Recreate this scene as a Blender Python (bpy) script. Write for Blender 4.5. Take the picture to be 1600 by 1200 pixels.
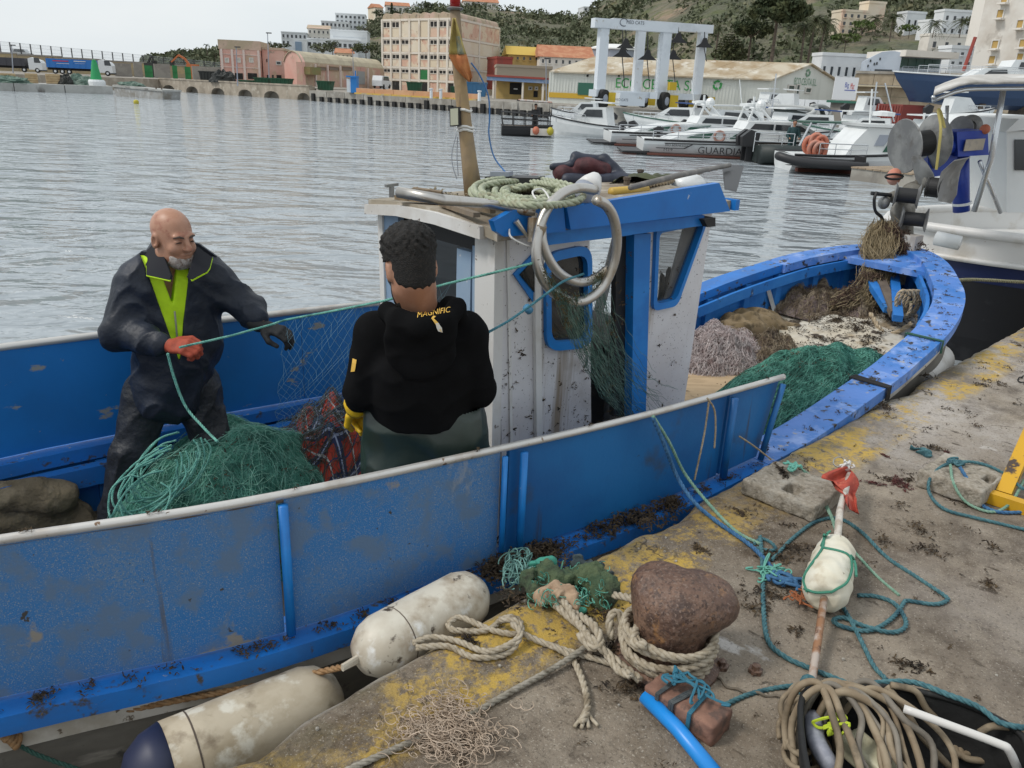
import bpy, math, random
import numpy as np
from mathutils import Vector, Matrix, noise as mnoise
random.seed(7); np.random.seed(7)
for o in list(bpy.data.objects): bpy.data.objects.remove(o)
SC = bpy.context.scene; COL = SC.collection
F = 1250.0; CAM = np.array([0, 0, 2.6]); PITCH = math.atan(460 / F); ROLL = math.radians(2.5)
fw = np.array([0, math.cos(PITCH), -math.sin(PITCH)]); _r = np.array([1., 0, 0]); _u = np.cross(_r, fw)
_c, _s = math.cos(ROLL), math.sin(ROLL)
RIGHT = _c * _r + _s * _u; UP = -_s * _r + _c * _u
cd = bpy.data.cameras.new('camera'); cam = bpy.data.objects.new('camera', cd); COL.objects.link(cam)
cd.sensor_width = 36; cd.lens = F / 1600 * 36; cd.clip_start = .05; cd.clip_end = 6000
M = Matrix.Identity(4)
for i in range(3):
 M[i][0] = RIGHT[i]; M[i][1] = UP[i]; M[i][2] = -fw[i]; M[i][3] = CAM[i]
cam.matrix_world = M
SC.camera = cam
SC.render.resolution_x = 1024; SC.render.resolution_y = 768
SUN_EL, SUN_AZ = 50, 258
W = bpy.data.worlds.new('World'); SC.world = W; W.use_nodes = True
nt = W.node_tree; nt.nodes.clear()
out = nt.nodes.new('ShaderNodeOutputWorld'); bg = nt.nodes.new('ShaderNodeBackground')
sky = nt.nodes.new('ShaderNodeTexSky'); sky.sky_type = 'NISHITA'; sky.sun_disc = False
sky.sun_elevation = math.radians(SUN_EL); sky.sun_rotation = math.radians(SUN_AZ)
sky.air_density = 1.2; sky.dust_density = 3;
sc_ = nt.nodes.new('ShaderNodeVectorMath'); sc_.operation = 'SCALE'; sc_.inputs['Scale'].default_value = .1
nt.links.new(sky.outputs[0], sc_.inputs[0])
tc = nt.nodes.new('ShaderNodeTexCoord'); mp = nt.nodes.new('ShaderNodeMapping'); mp.inputs['Scale'].default_value = (1, 1, 3.5)
nz = nt.nodes.new('ShaderNodeTexNoise'); nz.inputs['Scale'].default_value = 2.2; nz.inputs['Detail'].default_value = 6
nt.links.new(tc.outputs['Generated'], mp.inputs[0]); nt.links.new(mp.outputs[0], nz.inputs['Vector'])
cr = nt.nodes.new('ShaderNodeValToRGB')
cr.color_ramp.elements[0].position = .3; cr.color_ramp.elements[0].color = (.79, .87, .92, 1)
cr.color_ramp.elements[1].position = .7; cr.color_ramp.elements[1].color = (.95, .985, 1.0, 1)
nt.links.new(nz.outputs['Fac'], cr.inputs[0])
mx = nt.nodes.new('ShaderNodeMix'); mx.data_type = 'RGBA'; mx.inputs['Factor'].default_value = .88
nt.links.new(sc_.outputs[0], mx.inputs['A']); nt.links.new(cr.outputs[0], mx.inputs['B'])
nt.links.new(mx.outputs['Result'], bg.inputs['Color']); bg.inputs['Strength'].default_value = .86
nt.links.new(bg.outputs[0], out.inputs['Surface'])
sd = bpy.data.lights.new('sun', 'SUN'); sun = bpy.data.objects.new('sun', sd); COL.objects.link(sun)
sd.energy = 1.5; sd.angle = math.radians(13); sd.color = (1, .96, .9)
_e, _a = math.radians(SUN_EL), math.radians(SUN_AZ)
SUND = Vector((math.sin(_a) * math.cos(_e), math.cos(_a) * math.cos(_e), math.sin(_e)))
sun.rotation_euler = SUND.to_track_quat('Z', 'Y').to_euler()
SC.view_settings.view_transform = 'Standard'; SC.view_settings.look = 'None'
SC.view_settings.exposure = .22; SC.view_settings.gamma = 1
def ray(x, y):
 d = fw * F + RIGHT * (x - 800) + UP * (600 - y); return d / d[1]
def PZ(x, y, z):
 d = ray(x, y); return CAM + d * ((z - CAM[2]) / d[2])
def PY(x, y, Y): return CAM + ray(x, y) * Y
BA = math.radians(40); E1 = np.array([math.cos(BA), math.sin(BA), 0]); E2 = np.array([-math.sin(BA), math.cos(BA), 0])
BO = np.array([.1, 3.9, 0]); E3 = np.array([0, 0, 1.])
def B(s, t, z): return BO + E1 * s + E2 * t + E3 * z
def toB(p): d = np.array(p) - BO; return np.array([d @ E1, d @ E2, p[2]])
def PT(x, y, t):
 d = ray(x, y); return CAM + d * ((t - (CAM - BO) @ E2) / (d @ E2))
def PS(x, y, s):
 d = ray(x, y); return CAM + d * ((s - (CAM - BO) @ E1) / (d @ E1))
A_ = np.array
def nrm(v): v = np.array(v, float); return v / (np.linalg.norm(v) + 1e-12)
WLOC = {}
class MB:
 def __init__(self): self.v = []; self.f = []; self.n = 0
 def add(self, vs, fs):
  n = self.n; vs = np.asarray(vs, float).tolist()
  self.v += vs; self.n += len(vs); self.f += [tuple(i + n for i in q) for q in fs]; return self
 def obox(self, o, a, b, c):
  o, a, b, c = map(np.array, (o, a, b, c))
  if np.dot(np.cross(a, b), c) < 0: a, b = b, a
  vs = [o, o + a, o + a + b, o + b, o + c, o + a + c, o + a + b + c, o + b + c]
  return self.add(vs, [(0, 3, 2, 1), (4, 5, 6, 7), (0, 1, 5, 4), (1, 2, 6, 5), (2, 3, 7, 6), (3, 0, 4, 7)])
 def box(self, c, s, rz=0, R=None):
  if R is None:
   R = np.array([[math.cos(rz), -math.sin(rz), 0], [math.sin(rz), math.cos(rz), 0], [0, 0, 1]])
  a, b, d = R[:, 0] * s[0], R[:, 1] * s[1], R[:, 2] * s[2]
  return self.obox(np.array(c) - (a + b + d) / 2, a, b, d)
 def bar(self, p, q, w, h, up=(0, 0, 1)):
  p, q = np.array(p, float), np.array(q, float); d = q - p; s = nrm(np.cross(d, up)); u = nrm(np.cross(s, d))
  return self.obox(p - s * w / 2 - u * h / 2, d, s * w, u * h)
 def tube(self, pts, r, n=8, closed=False, caps=True):
  pts = np.array(pts, float); m = len(pts); rr = np.full(m, r) if np.isscalar(r) else np.array(r)
  T = np.gradient(pts, axis=0)
  if closed: T = np.roll(pts, -1, 0) - np.roll(pts, 1, 0)
  T /= np.linalg.norm(T, axis=1)[:, None] + 1e-12
  u = np.cross(T[0], (0, 0, 1));
  if np.linalg.norm(u) < .05: u = np.cross(T[0], (1, 0, 0))
  u = nrm(u); an = np.arange(n) * 2 * math.pi / n; vs = []
  for i in range(m):
   u = nrm(u - T[i] * (u @ T[i])); w = np.cross(T[i], u)
   vs.append(pts[i] + rr[i] * (np.cos(an)[:, None] * u + np.sin(an)[:, None] * w))
  vs = np.concatenate(vs); fs = []
  for i in range(m if closed else m - 1):
   j = (i + 1) % m
   for k in range(n):
    l = (k + 1) % n; fs.append((i * n + k, i * n + l, j * n + l, j * n + k))
  if caps and not closed: fs += [tuple(range(n))[::-1], tuple((m - 1) * n + k for k in range(n))]
  return self.add(vs, fs)
 def rope(self, pts, r, pitch=None, strands=3, n=5, res=None):
  pitch = pitch or r * 7; P = resample(pts, res or pitch / 7); m = len(P)
  T = np.gradient(P, axis=0); T /= np.linalg.norm(T, axis=1)[:, None] + 1e-12
  L = np.concatenate([[0], np.cumsum(np.linalg.norm(np.diff(P, axis=0), axis=1))])
  u = nrm(np.cross(T[0], (0.01, .02, 1))); U = []; Wv = []
  for i in range(m):
   u = nrm(u - T[i] * (u @ T[i])); U.append(u); Wv.append(np.cross(T[i], u))
  U, Wv = np.array(U), np.array(Wv)
  for k in range(strands):
   ph = L / pitch * 2 * math.pi + k * 2 * math.pi / strands
   self.tube(P + .5 * r * (np.cos(ph)[:, None] * U + np.sin(ph)[:, None] * Wv), r * .56, n)
  return self
 def lathe(self, prof, o, ax=(0, 0, 1), n=20, caps=True):
  ax = nrm(ax); u = np.cross(ax, (0, 0, 1))
  if np.linalg.norm(u) < .05: u = np.array([1., 0, 0])
  u = nrm(u); w = np.cross(ax, u); o = np.array(o, float); vs = []; m = len(prof)
  for r, h in prof:
   for k in range(n):
    a = k * 2 * math.pi / n; vs.append(o + ax * h + r * (math.cos(a) * u + math.sin(a) * w))
  fs = [(i * n + k, i * n + (k + 1) % n, (i + 1) * n + (k + 1) % n, (i + 1) * n + k) for i in range(m - 1) for k in range(n)]
  if caps: fs += [tuple(range(n))[::-1], tuple((m - 1) * n + k for k in range(n))]
  return self.add(vs, fs)
 def prism(self, poly, d):
  poly = [np.array(p, float) for p in poly]; d = np.array(d, float); n = len(poly)
  N = sum(np.cross(poly[i], poly[(i + 1) % n]) for i in range(n))
  if N @ d > 0: poly = poly[::-1]
  return self.add(poly + [p + d for p in poly], [tuple(range(n)), tuple(range(2 * n - 1, n - 1, -1))] +
      [((i + 1) % n, i, n + i, n + (i + 1) % n) for i in range(n)])
 def ball(self, c, r, nu=12, nv=8):
  r = (r, r, r) if np.isscalar(r) else r; vs = []; fs = []
  for i in range(nv + 1):
   a = math.pi * i / nv
   for k in range(nu):
    b = 2 * math.pi * k / nu
    vs.append((c[0] + r[0] * math.sin(a) * math.cos(b), c[1] + r[1] * math.sin(a) * math.sin(b), c[2] - r[2] * math.cos(a)))
  for i in range(nv):
   for k in range(nu):
    l = (k + 1) % nu; fs.append((i * nu + k, i * nu + l, (i + 1) * nu + l, (i + 1) * nu + k))
  return self.add(vs, fs)
 def grid(self, G, closed_u=False):
  G = np.array(G, float); m, n = G.shape[:2]; fs = []
  for i in range(m - (0 if closed_u else 1)):
   for j in range(n - 1):
    k = (i + 1) % m; fs.append((i * n + j, k * n + j, k * n + j + 1, i * n + j + 1))
  return self.add(G.reshape(-1, 3), fs)
 def slab(self, G, d):
  G = np.array(G, float); m, n = G.shape[:2]; H = G + d; b = m * n
  fs = []
  for i in range(m - 1):
   for j in range(n - 1):
    a = (i * n + j, (i + 1) * n + j, (i + 1) * n + j + 1, i * n + j + 1); fs += [a, tuple(x + b for x in a[::-1])]
  rim = [i * n for i in range(m)] + [(m - 1) * n + j for j in range(1, n)] + [i * n + n - 1 for i in range(m - 2, -1, -1)] + [j for j in range(n - 2, 0, -1)]
  for k in range(len(rim)):
   p, q = rim[k], rim[(k + 1) % len(rim)]; fs.append((q, p, p + b, q + b))
  return self.add(np.concatenate([G.reshape(-1, 3), H.reshape(-1, 3)]), fs)
 def build(self, name, mat, parent=None, smooth=False, fix=False):
  V = np.array(self.v)
  loc = np.zeros(3)
  if parent is None:
   loc = np.array([(V[:, 0].min() + V[:, 0].max()) / 2, (V[:, 1].min() + V[:, 1].max()) / 2, V[:, 2].min()])
  me = bpy.data.meshes.new(name); me.from_pydata((V - loc).tolist(), [], self.f)
  if fix:
   import bmesh
   bm = bmesh.new(); bm.from_mesh(me); bmesh.ops.recalc_face_normals(bm, faces=bm.faces); bm.to_mesh(me); bm.free()
  if smooth: me.polygons.foreach_set('use_smooth', [True] * len(me.polygons))
  if mat: me.materials.append(mat)
  o = bpy.data.objects.new(name, me)
  if name == 'seaweed': o['kind'] = 'stuff'
  COL.objects.link(o); o.location = loc; WLOC[o] = loc
  if parent is not None: attach(o, parent)
  return o
def attach(o, parent):
 o.parent = parent; o.matrix_parent_inverse = Matrix.Translation(Vector(-WLOC[parent]));
def autosmooth(o, ang=40):
 me = o.data; me.polygons.foreach_set('use_smooth', [True] * len(me.polygons)); me.set_sharp_from_angle(angle=math.radians(ang)); return o
def resample(pts, step):
 pts = np.array(pts, float)
 L = np.concatenate([[0], np.cumsum(np.linalg.norm(np.diff(pts, axis=0), axis=1))]); n = max(2, int(L[-1] / step) + 1)
 s = np.linspace(0, L[-1], n); return np.stack([np.interp(s, L, pts[:, k]) for k in range(3)], 1)
def spline(pts, k=8, closed=False):
 P = np.array(pts, float); n = len(P); o = []
 Q = np.concatenate([[P[-1]], P, P[:2]]) if closed else np.concatenate([[2 * P[0] - P[1]], P, [2 * P[-1] - P[-2]]])
 for i in range(n if closed else n - 1):
  a, b, c, d = Q[i:i + 4]
  for t in np.arange(k) / k:
   o.append(.5 * (2 * b + (c - a) * t + (2 * a - 5 * b + 4 * c - d) * t * t + (3 * b - 3 * c + d - a) * t ** 3))
 if not closed: o.append(P[-1])
 return np.array(o)
def tag(o, label, cat, group=None, kind=None):
 o['label'] = label; o['category'] = cat
 if group: o['group'] = group
 if kind: o['kind'] = kind
 return o
def thing(name, loc, label, cat, group=None):
 o = bpy.data.objects.new(name, None); COL.objects.link(o); o.location = loc; o.empty_display_size = .2
 WLOC[o] = np.array(loc, float); return tag(o, label, cat, group)
_cube = {}
def ibox(name, o, a, b, c, mat, parent):
 if mat.name not in _cube:
  me = bpy.data.meshes.new('box_piece'); m = MB().box((.5, .5, .5), (1, 1, 1)); me.from_pydata(m.v, [], m.f); me.materials.append(mat); _cube[mat.name] = me
 a, b, c = map(np.array, (a, b, c))
 if np.dot(np.cross(a, b), c) < 0: o = np.array(o) + a; a = -a
 ob = bpy.data.objects.new(name, _cube[mat.name]); COL.objects.link(ob)
 ob.parent = parent;
 m = Matrix(((a[0], b[0], c[0], o[0]), (a[1], b[1], c[1], o[1]), (a[2], b[2], c[2], o[2]), (0, 0, 0, 1)))
 ob.matrix_parent_inverse = Matrix.Translation(Vector(-WLOC[parent])); ob.matrix_basis = m; WLOC[ob] = None
 return ob
def text(body, o, ux, uy, height, mat, parent, name='lettering', width=None, depth=.004):
 c = bpy.data.curves.new(name, 'FONT'); c.body = body; c.size = 1; c.extrude = 0
 t = bpy.data.objects.new(name, c); COL.objects.link(t)
 dg = bpy.context.evaluated_depsgraph_get(); me = bpy.data.meshes.new_from_object(t.evaluated_get(dg)); bpy.data.objects.remove(t)
 n = len(me.vertices); co = np.zeros(n * 3); me.vertices.foreach_get('co', co); co = co.reshape(-1, 3)
 co -= co.min(0); s = height / max(co[:, 1].max(), 1e-6); sx = (width / co[:, 0].max()) if width else s
 ux, uy = nrm(ux), nrm(uy); un = np.cross(ux, uy)
 m = MB(); P = np.array(o) + co[:, :1] * sx * ux + co[:, 1:2] * s * uy
 m.add(P, [tuple(p.vertices) for p in me.polygons]); bpy.data.meshes.remove(me)
 return m.build(name, mat, parent)
class Plane:
 def __init__(self, a, b):
  self.a = np.array([a[0], a[1], 0.]); b = np.array([b[0], b[1], 0.]); self.L = np.linalg.norm(b - self.a); self.u = (b - self.a) / self.L
  self.n = np.array([self.u[1], -self.u[0], 0])
  if self.n @ (CAM - self.a) < 0: self.n = -self.n
 def at(self, x, y):
  d = ray(x, y); p = CAM + d * (((self.a - CAM) @ self.n) / (d @ self.n)); return (p - self.a) @ self.u, p[2]
 def w(self, u, z, d=0): return self.a + self.u * u + self.n * d + E3 * z
 def box(self, m, u0, u1, z0, z1, d0, d1): m.obox(self.w(u0, z0, d0), self.u * (u1 - u0), self.n * (d1 - d0), E3 * (z1 - z0)); return m
 def ib(self, name, u0, u1, z0, z1, d0, d1, mat, parent):
  return ibox(name, self.w(u0, z0, d0), self.u * (u1 - u0), self.n * (d1 - d0), E3 * (z1 - z0), mat, parent)
 def px(self, x0, y0, x1, y1):
  u0, z1 = self.at(x0, y0); u1, z0 = self.at(x1, y1); return u0, u1, z0, z1
class SDF:
 def __init__(self, lo, hi, h):
  self.lo = np.array(lo, float); self.h = h; self.n = (np.ceil((np.array(hi) - lo) / h)).astype(int) + 1
  self.F = np.full(self.n, 9., np.float32); self.ax = [(self.lo[i] + h * np.arange(self.n[i])).astype(np.float32) for i in range(3)]
 def reg(self, lo, hi, m):
  sl = []
  for i in range(3):
   a = max(0, int((lo[i] - m - self.lo[i]) / self.h)); b = min(self.n[i], int((hi[i] + m - self.lo[i]) / self.h) + 2); sl.append(slice(a, max(a, b)))
  X, Y, Z = self.ax[0][sl[0]][:, None, None], self.ax[1][sl[1]][None, :, None], self.ax[2][sl[2]][None, None, :]
  return tuple(sl), X, Y, Z
 def mix(self, sl, d, k, sub=False):
  f = self.F[sl]
  if sub:
   d = -d; h = np.clip(.5 - .5 * (f - d) / k, 0, 1); self.F[sl] = f + (d - f) * h + k * h * (1 - h)
  else:
   h = np.clip(.5 + .5 * (f - d) / k, 0, 1); self.F[sl] = f + (d - f) * h - k * h * (1 - h)
 def cap(self, a, b, ra, rb=None, k=.02, sub=False, sq=None):
  rb = ra if rb is None else rb; a, b = np.array(a, float), np.array(b, float); m = max(ra, rb) + k + .03
  sl, X, Y, Z = self.reg(np.minimum(a, b), np.maximum(a, b), m); d = b - a; L = d @ d + 1e-9
  t = np.clip(((X - a[0]) * d[0] + (Y - a[1]) * d[1] + (Z - a[2]) * d[2]) / L, 0, 1)
  q = np.sqrt((X - a[0] - t * d[0]) ** 2 + (Y - a[1] - t * d[1]) ** 2 + (Z - a[2] - t * d[2]) ** 2) - (ra + (rb - ra) * t)
  self.mix(sl, q.astype(np.float32), k, sub); return self
 def ell(self, c, r, k=.02, R=None, sub=False):
  c = np.array(c, float); m = max(r) + k + .03; sl, X, Y, Z = self.reg(c, c, m); X, Y, Z = X - c[0], Y - c[1], Z - c[2]
  if R is None: R = np.eye(3)
  p = [(R[0, i] * X + R[1, i] * Y + R[2, i] * Z) / r[i] for i in range(3)]
  k0 = np.sqrt(p[0] ** 2 + p[1] ** 2 + p[2] ** 2) + 1e-6; k1 = np.sqrt((p[0] / r[0]) ** 2 + (p[1] / r[1]) ** 2 + (p[2] / r[2]) ** 2) + 1e-6
  self.mix(sl, (k0 * (k0 - 1) / k1).astype(np.float32), k, sub); return self
 def boxr(self, c, s, r=.02, k=.01, R=None, sub=False):
  c = np.array(c, float); m = np.linalg.norm(s) + r + k + .02; sl, X, Y, Z = self.reg(c, c, m); X, Y, Z = X - c[0], Y - c[1], Z - c[2]
  if R is None: R = np.eye(3)
  p = [np.abs(R[0, i] * X + R[1, i] * Y + R[2, i] * Z) - (s[i] - r) for i in range(3)]
  q = np.sqrt(sum(np.maximum(a, 0) ** 2 for a in p)) + np.minimum(np.maximum(np.maximum(p[0], p[1]), p[2]), 0) - r
  self.mix(sl, q.astype(np.float32), k, sub); return self
 def cut(self, n, d):
  n = nrm(n); X, Y, Z = self.ax[0][:, None, None], self.ax[1][None, :, None], self.ax[2][None, None, :]
  self.F = np.maximum(self.F, (n[0] * X + n[1] * Y + n[2] * Z - d).astype(np.float32)); return self
 def disp(self, fun):
  X, Y, Z = self.ax[0][:, None, None], self.ax[1][None, :, None], self.ax[2][None, None, :]
  self.F = self.F + fun(X, Y, Z).astype(np.float32); return self
 def mesh(self):
  Fv = self.F; ins = Fv < 0; c = [ins[a:a + self.n[0] - 1 or None][:self.n[0] - 1, b:][:, :self.n[1] - 1, d:][:, :, :self.n[2] - 1] for a in (0, 1) for b in (0, 1) for d in (0, 1)]
  s = sum(x.astype(np.int8) for x in c); mixed = (s > 0) & (s < 8); I = np.argwhere(mixed); N = len(I)
  idm = np.full(mixed.shape, -1, np.int32); idm[mixed] = np.arange(N)
  off = np.array([(a, b, d) for a in (0, 1) for b in (0, 1) for d in (0, 1)]); val = np.stack([Fv[I[:, 0] + o[0], I[:, 1] + o[1], I[:, 2] + o[2]] for o in off], 1)
  acc = np.zeros((N, 3)); cnt = np.zeros(N)
  for i in range(8):
   for j in range(i + 1, 8):
    if abs(off[i] - off[j]).sum() != 1: continue
    a, b = val[:, i], val[:, j]; mk = (a < 0) != (b < 0); t = np.where(mk, a / np.where(mk, a - b, 1), 0)
    acc += np.where(mk[:, None], off[i] + t[:, None] * (off[j] - off[i]), 0); cnt += mk
  V = self.lo + self.h * (I + acc / np.maximum(cnt, 1)[:, None]); fs = []
  for ax in range(3):
   a1, a2 = [(1, 2), (2, 0), (0, 1)][ax]
   lo = [slice(None)] * 3; hi = [slice(None)] * 3; lo[ax] = slice(0, -1); hi[ax] = slice(1, None)
   ch = ins[tuple(lo)] != ins[tuple(hi)]
   q = np.argwhere(ch); q = q[(q[:, a1] > 0) & (q[:, a2] > 0) & (q[:, a1] < self.n[a1] - 1) & (q[:, a2] < self.n[a2] - 1)]
   e1 = np.zeros(3, int); e1[a1] = 1; e2 = np.zeros(3, int); e2[a2] = 1
   g = lambda z: idm[z[:, 0], z[:, 1], z[:, 2]]
   Q = np.stack([g(q), g(q - e1), g(q - e1 - e2), g(q - e2)], 1)
   st = ins[q[:, 0], q[:, 1], q[:, 2]]; Q[~st] = Q[~st][:, ::-1]; fs.append(Q)
  fs = np.concatenate(fs); fs = fs[(fs >= 0).all(1)]
  return V, fs
 def build(self, name, mat, parent=None, smooth=True):
  V, fs = self.mesh(); m = MB(); m.v = V.tolist(); m.f = fs.tolist(); m.n = len(V); return m.build(name, mat, parent, smooth)
def fbm(x, y, z=0., oct=4):
 return mnoise.fractal(Vector((x, y, z)), 1.0, 2.0, oct)
MATS = {}
def mat(name, base, layers=(), rough=.7, bump=0, bscale=30, metal=0, spec=.5, rot=0, coat=0, bdist=.01, alpha=None, sheen=0):
 if name in MATS: return MATS[name]
 m = bpy.data.materials.new(name); m.use_nodes = True; t = m.node_tree; p = t.nodes['Principled BSDF']
 p.inputs['Roughness'].default_value = rough; p.inputs['Metallic'].default_value = metal; p.inputs['Specular IOR Level'].default_value = spec
 p.inputs['Coat Weight'].default_value = coat
 if sheen: p.inputs['Sheen Weight'].default_value = sheen
 if alpha is not None: p.inputs['Alpha'].default_value = alpha
 geo = t.nodes.new('ShaderNodeNewGeometry'); ro = t.nodes.new('ShaderNodeMapping'); ro.inputs['Rotation'].default_value = (0, 0, -math.radians(rot))
 t.links.new(geo.outputs['Position'], ro.inputs['Vector'])
 cur = None
 for L in layers:
  col, scl, lo, hi = L[:4]; st = L[4] if len(L) > 4 else (1, 1, 1); det = L[5] if len(L) > 5 else 5
  mp = t.nodes.new('ShaderNodeMapping'); mp.inputs['Scale'].default_value = st; mp.inputs['Location'].default_value = (len(MATS) * 1.7 % 9, len(t.nodes) * .37 % 5, 0)
  t.links.new(ro.outputs[0], mp.inputs['Vector'])
  n = t.nodes.new('ShaderNodeTexNoise'); n.inputs['Scale'].default_value = scl; n.inputs['Detail'].default_value = det; n.inputs['Roughness'].default_value = .6
  t.links.new(mp.outputs[0], n.inputs['Vector'])
  r = t.nodes.new('ShaderNodeMapRange'); r.inputs['From Min'].default_value = lo; r.inputs['From Max'].default_value = hi
  t.links.new(n.outputs['Fac'], r.inputs['Value'])
  x = t.nodes.new('ShaderNodeMix'); x.data_type = 'RGBA'; t.links.new(r.outputs[0], x.inputs['Factor'])
  if cur is None: x.inputs['A'].default_value = (*base, 1)
  else: t.links.new(cur, x.inputs['A'])
  x.inputs['B'].default_value = (*col, 1); cur = x.outputs['Result']
 if cur is None: p.inputs['Base Color'].default_value = (*base, 1)
 else: t.links.new(cur, p.inputs['Base Color'])
 if bump:
  n = t.nodes.new('ShaderNodeTexNoise'); n.inputs['Scale'].default_value = bscale; n.inputs['Detail'].default_value = 6
  t.links.new(ro.outputs[0], n.inputs['Vector']); b = t.nodes.new('ShaderNodeBump'); b.inputs['Strength'].default_value = bump; b.inputs['Distance'].default_value = bdist
  t.links.new(n.outputs['Fac'], b.inputs['Height']); t.links.new(b.outputs[0], p.inputs['Normal'])
 MATS[name] = m; return m
def srgb(r, g, b):
 f = lambda c: (c / 255 / 12.92) if c <= 10 else ((c / 255 + .055) / 1.055) ** 2.4
 return (f(r), f(g), f(b))
def glassmat(name, col, rough=.05, alpha=1.0, spec=.8):
 return mat(name, col, rough=rough, spec=spec, alpha=alpha)
# ================================================================== SETTING: water, quay, hill
def water_material():
 m = bpy.data.materials.new('harbour_water'); m.use_nodes = True; t = m.node_tree; p = t.nodes['Principled BSDF']
 p.inputs['Base Color'].default_value = (.33, .365, .39, 1); p.inputs['Roughness'].default_value = .04; p.inputs['IOR'].default_value = 1.33
 g = t.nodes.new('ShaderNodeNewGeometry'); prev = None
 for scl, st, dist, rot, strg in ((.45, (1, 1.8, 1), .75, .25, .75), (1.8, (1, 1.7, 1), .12, -.2, .8), (5.5, (1, 1.6, 1), .03, .35, .7)):
  mp = t.nodes.new('ShaderNodeMapping'); mp.inputs['Scale'].default_value = st; mp.inputs['Rotation'].default_value = (0, 0, rot)
  t.links.new(g.outputs['Position'], mp.inputs['Vector'])
  n = t.nodes.new('ShaderNodeTexNoise'); n.inputs['Scale'].default_value = scl; n.inputs['Detail'].default_value = 2.5; n.inputs['Distortion'].default_value = .7
  t.links.new(mp.outputs[0], n.inputs['Vector'])
  b = t.nodes.new('ShaderNodeBump'); b.inputs['Strength'].default_value = strg; b.inputs['Distance'].default_value = dist
  t.links.new(n.outputs['Fac'], b.inputs['Height'])
  if prev: t.links.new(prev, b.inputs['Normal'])
  prev = b.outputs[0]
 t.links.new(prev, p.inputs['Normal']); return m
w = MB(); w.add([(-1500, -60, 0), (1500, -60, 0), (1500, 2500, 0), (-1500, 2500, 0)], [(0, 1, 2, 3)])
water = w.build('water', water_material()); water['kind'] = 'structure'
QA = math.radians(44.5); Q0 = np.array([.07, 2.31, 0]); QD = np.array([math.cos(QA), math.sin(QA), 0]); QN = np.array([math.sin(QA), -math.cos(QA), 0])
def QP(a, b, z=1.0): return Q0 + QD * a + QN * b + E3 * z
def quay_material():
 m = bpy.data.materials.new('quay_concrete'); m.use_nodes = True; t = m.node_tree; p = t.nodes['Principled BSDF']; L = t.links.new
 p.inputs['Specular IOR Level'].default_value = .35
 g = t.nodes.new('ShaderNodeNewGeometry'); mp = t.nodes.new('ShaderNodeMapping'); mp.vector_type = 'TEXTURE'
 mp.inputs['Location'].default_value = Q0; mp.inputs['Rotation'].default_value = (0, 0, QA); L(g.outputs['Position'], mp.inputs['Vector'])
 sep = t.nodes.new('ShaderNodeSeparateXYZ'); L(mp.outputs[0], sep.inputs[0])
 def noise(s, det=6, st=(1, 1, 1), rough=.6, src=None):
  k = t.nodes.new('ShaderNodeMapping'); k.inputs['Scale'].default_value = st; k.inputs['Location'].default_value = (s * .13, s * .7, 0); L(src or mp.outputs[0], k.inputs['Vector'])
  n = t.nodes.new('ShaderNodeTexNoise'); n.inputs['Scale'].default_value = s; n.inputs['Detail'].default_value = det; n.inputs['Roughness'].default_value = rough; L(k.outputs[0], n.inputs['Vector']); return n.outputs['Fac']
 def rng(v, a, b, c=0, d=1):
  r = t.nodes.new('ShaderNodeMapRange'); L(v, r.inputs['Value']);
  for k, x in zip(('From Min', 'From Max', 'To Min', 'To Max'), (a, b, c, d)): r.inputs[k].default_value = x
  return r.outputs[0]
 def mix(a, b, f):
  x = t.nodes.new('ShaderNodeMix'); x.data_type = 'RGBA'; L(f, x.inputs['Factor'])
  for s, v in (('A', a), ('B', b)):
   if isinstance(v, tuple): x.inputs[s].default_value = (*v, 1)
   else: L(v, x.inputs[s])
  return x.outputs['Result']
 def mul(a, b):
  k = t.nodes.new('ShaderNodeMath'); k.operation = 'MULTIPLY'; L(a, k.inputs[0])
  if isinstance(b, float): k.inputs[1].default_value = b
  else: L(b, k.inputs[1])
  return k.outputs[0]
 far = rng(sep.outputs['X'], .2, 3.5)
 c = mix((.12, .088, .058), (.345, .288, .222), rng(noise(1.1, 9, rough=.68), .38, .62))
 c = mix(c, (.50, .46, .425), mul(rng(noise(.75, 8), .45, .62), rng(far, 0, 1, .1, .85)))
 c = mix(c, (.07, .05, .034), rng(noise(2.7, 10, rough=.7), .50, .68, 0, .85))
 c = mix(c, (.045, .033, .024), rng(noise(7, 12, rough=.8), .56, .66, 0, .7))
 c = mix(c, (.29, .245, .19), rng(noise(11, 9, rough=.75), .48, .66, 0, .75))
 c = mix(c, (.66, .63, .60), rng(noise(4.2, 8, (1, .6, 1)), .66, .71, 0, .75))
 c = mix(c, (.05, .035, .022), rng(noise(16, 8, (1, .35, 1)), .63, .69, 0, .85))
 c = mix(c, (.06, .045, .03), rng(noise(60, 6, rough=.7), .56, .68, 0, .75))
 c = mix(c, (.50, .45, .38), rng(noise(150, 3), .60, .66, 0, .55)); c = mix(c, (.05, .038, .028), rng(noise(95, 4), .60, .68, 0, .6))
 c = mix(c, (.075, .055, .04), rng(noise(.9, 10, (1, 1.6, 1), .66), .54, .64, 0, .55))
 yb = mul(rng(sep.outputs['Y'], -.34, -.28), rng(noise(2.6, 12, rough=.8), .475, .55)); yb = mul(yb, rng(noise(30, 4), .36, .48)); yb = mul(yb, rng(noise(.55, 3), .38, .50))
 c = mix(c, (.52, .345, .075), yb)
 moss = mul(rng(sep.outputs['Y'], -.22, -.02), rng(noise(3.4, 8), .48, .62)); c = mix(c, (.10, .09, .035), mul(moss, .6))
 c = mix(c, (.45, .42, .36), mul(rng(sep.outputs['Y'], -.045, -.01), rng(noise(7, 6), .4, .6)))
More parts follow.
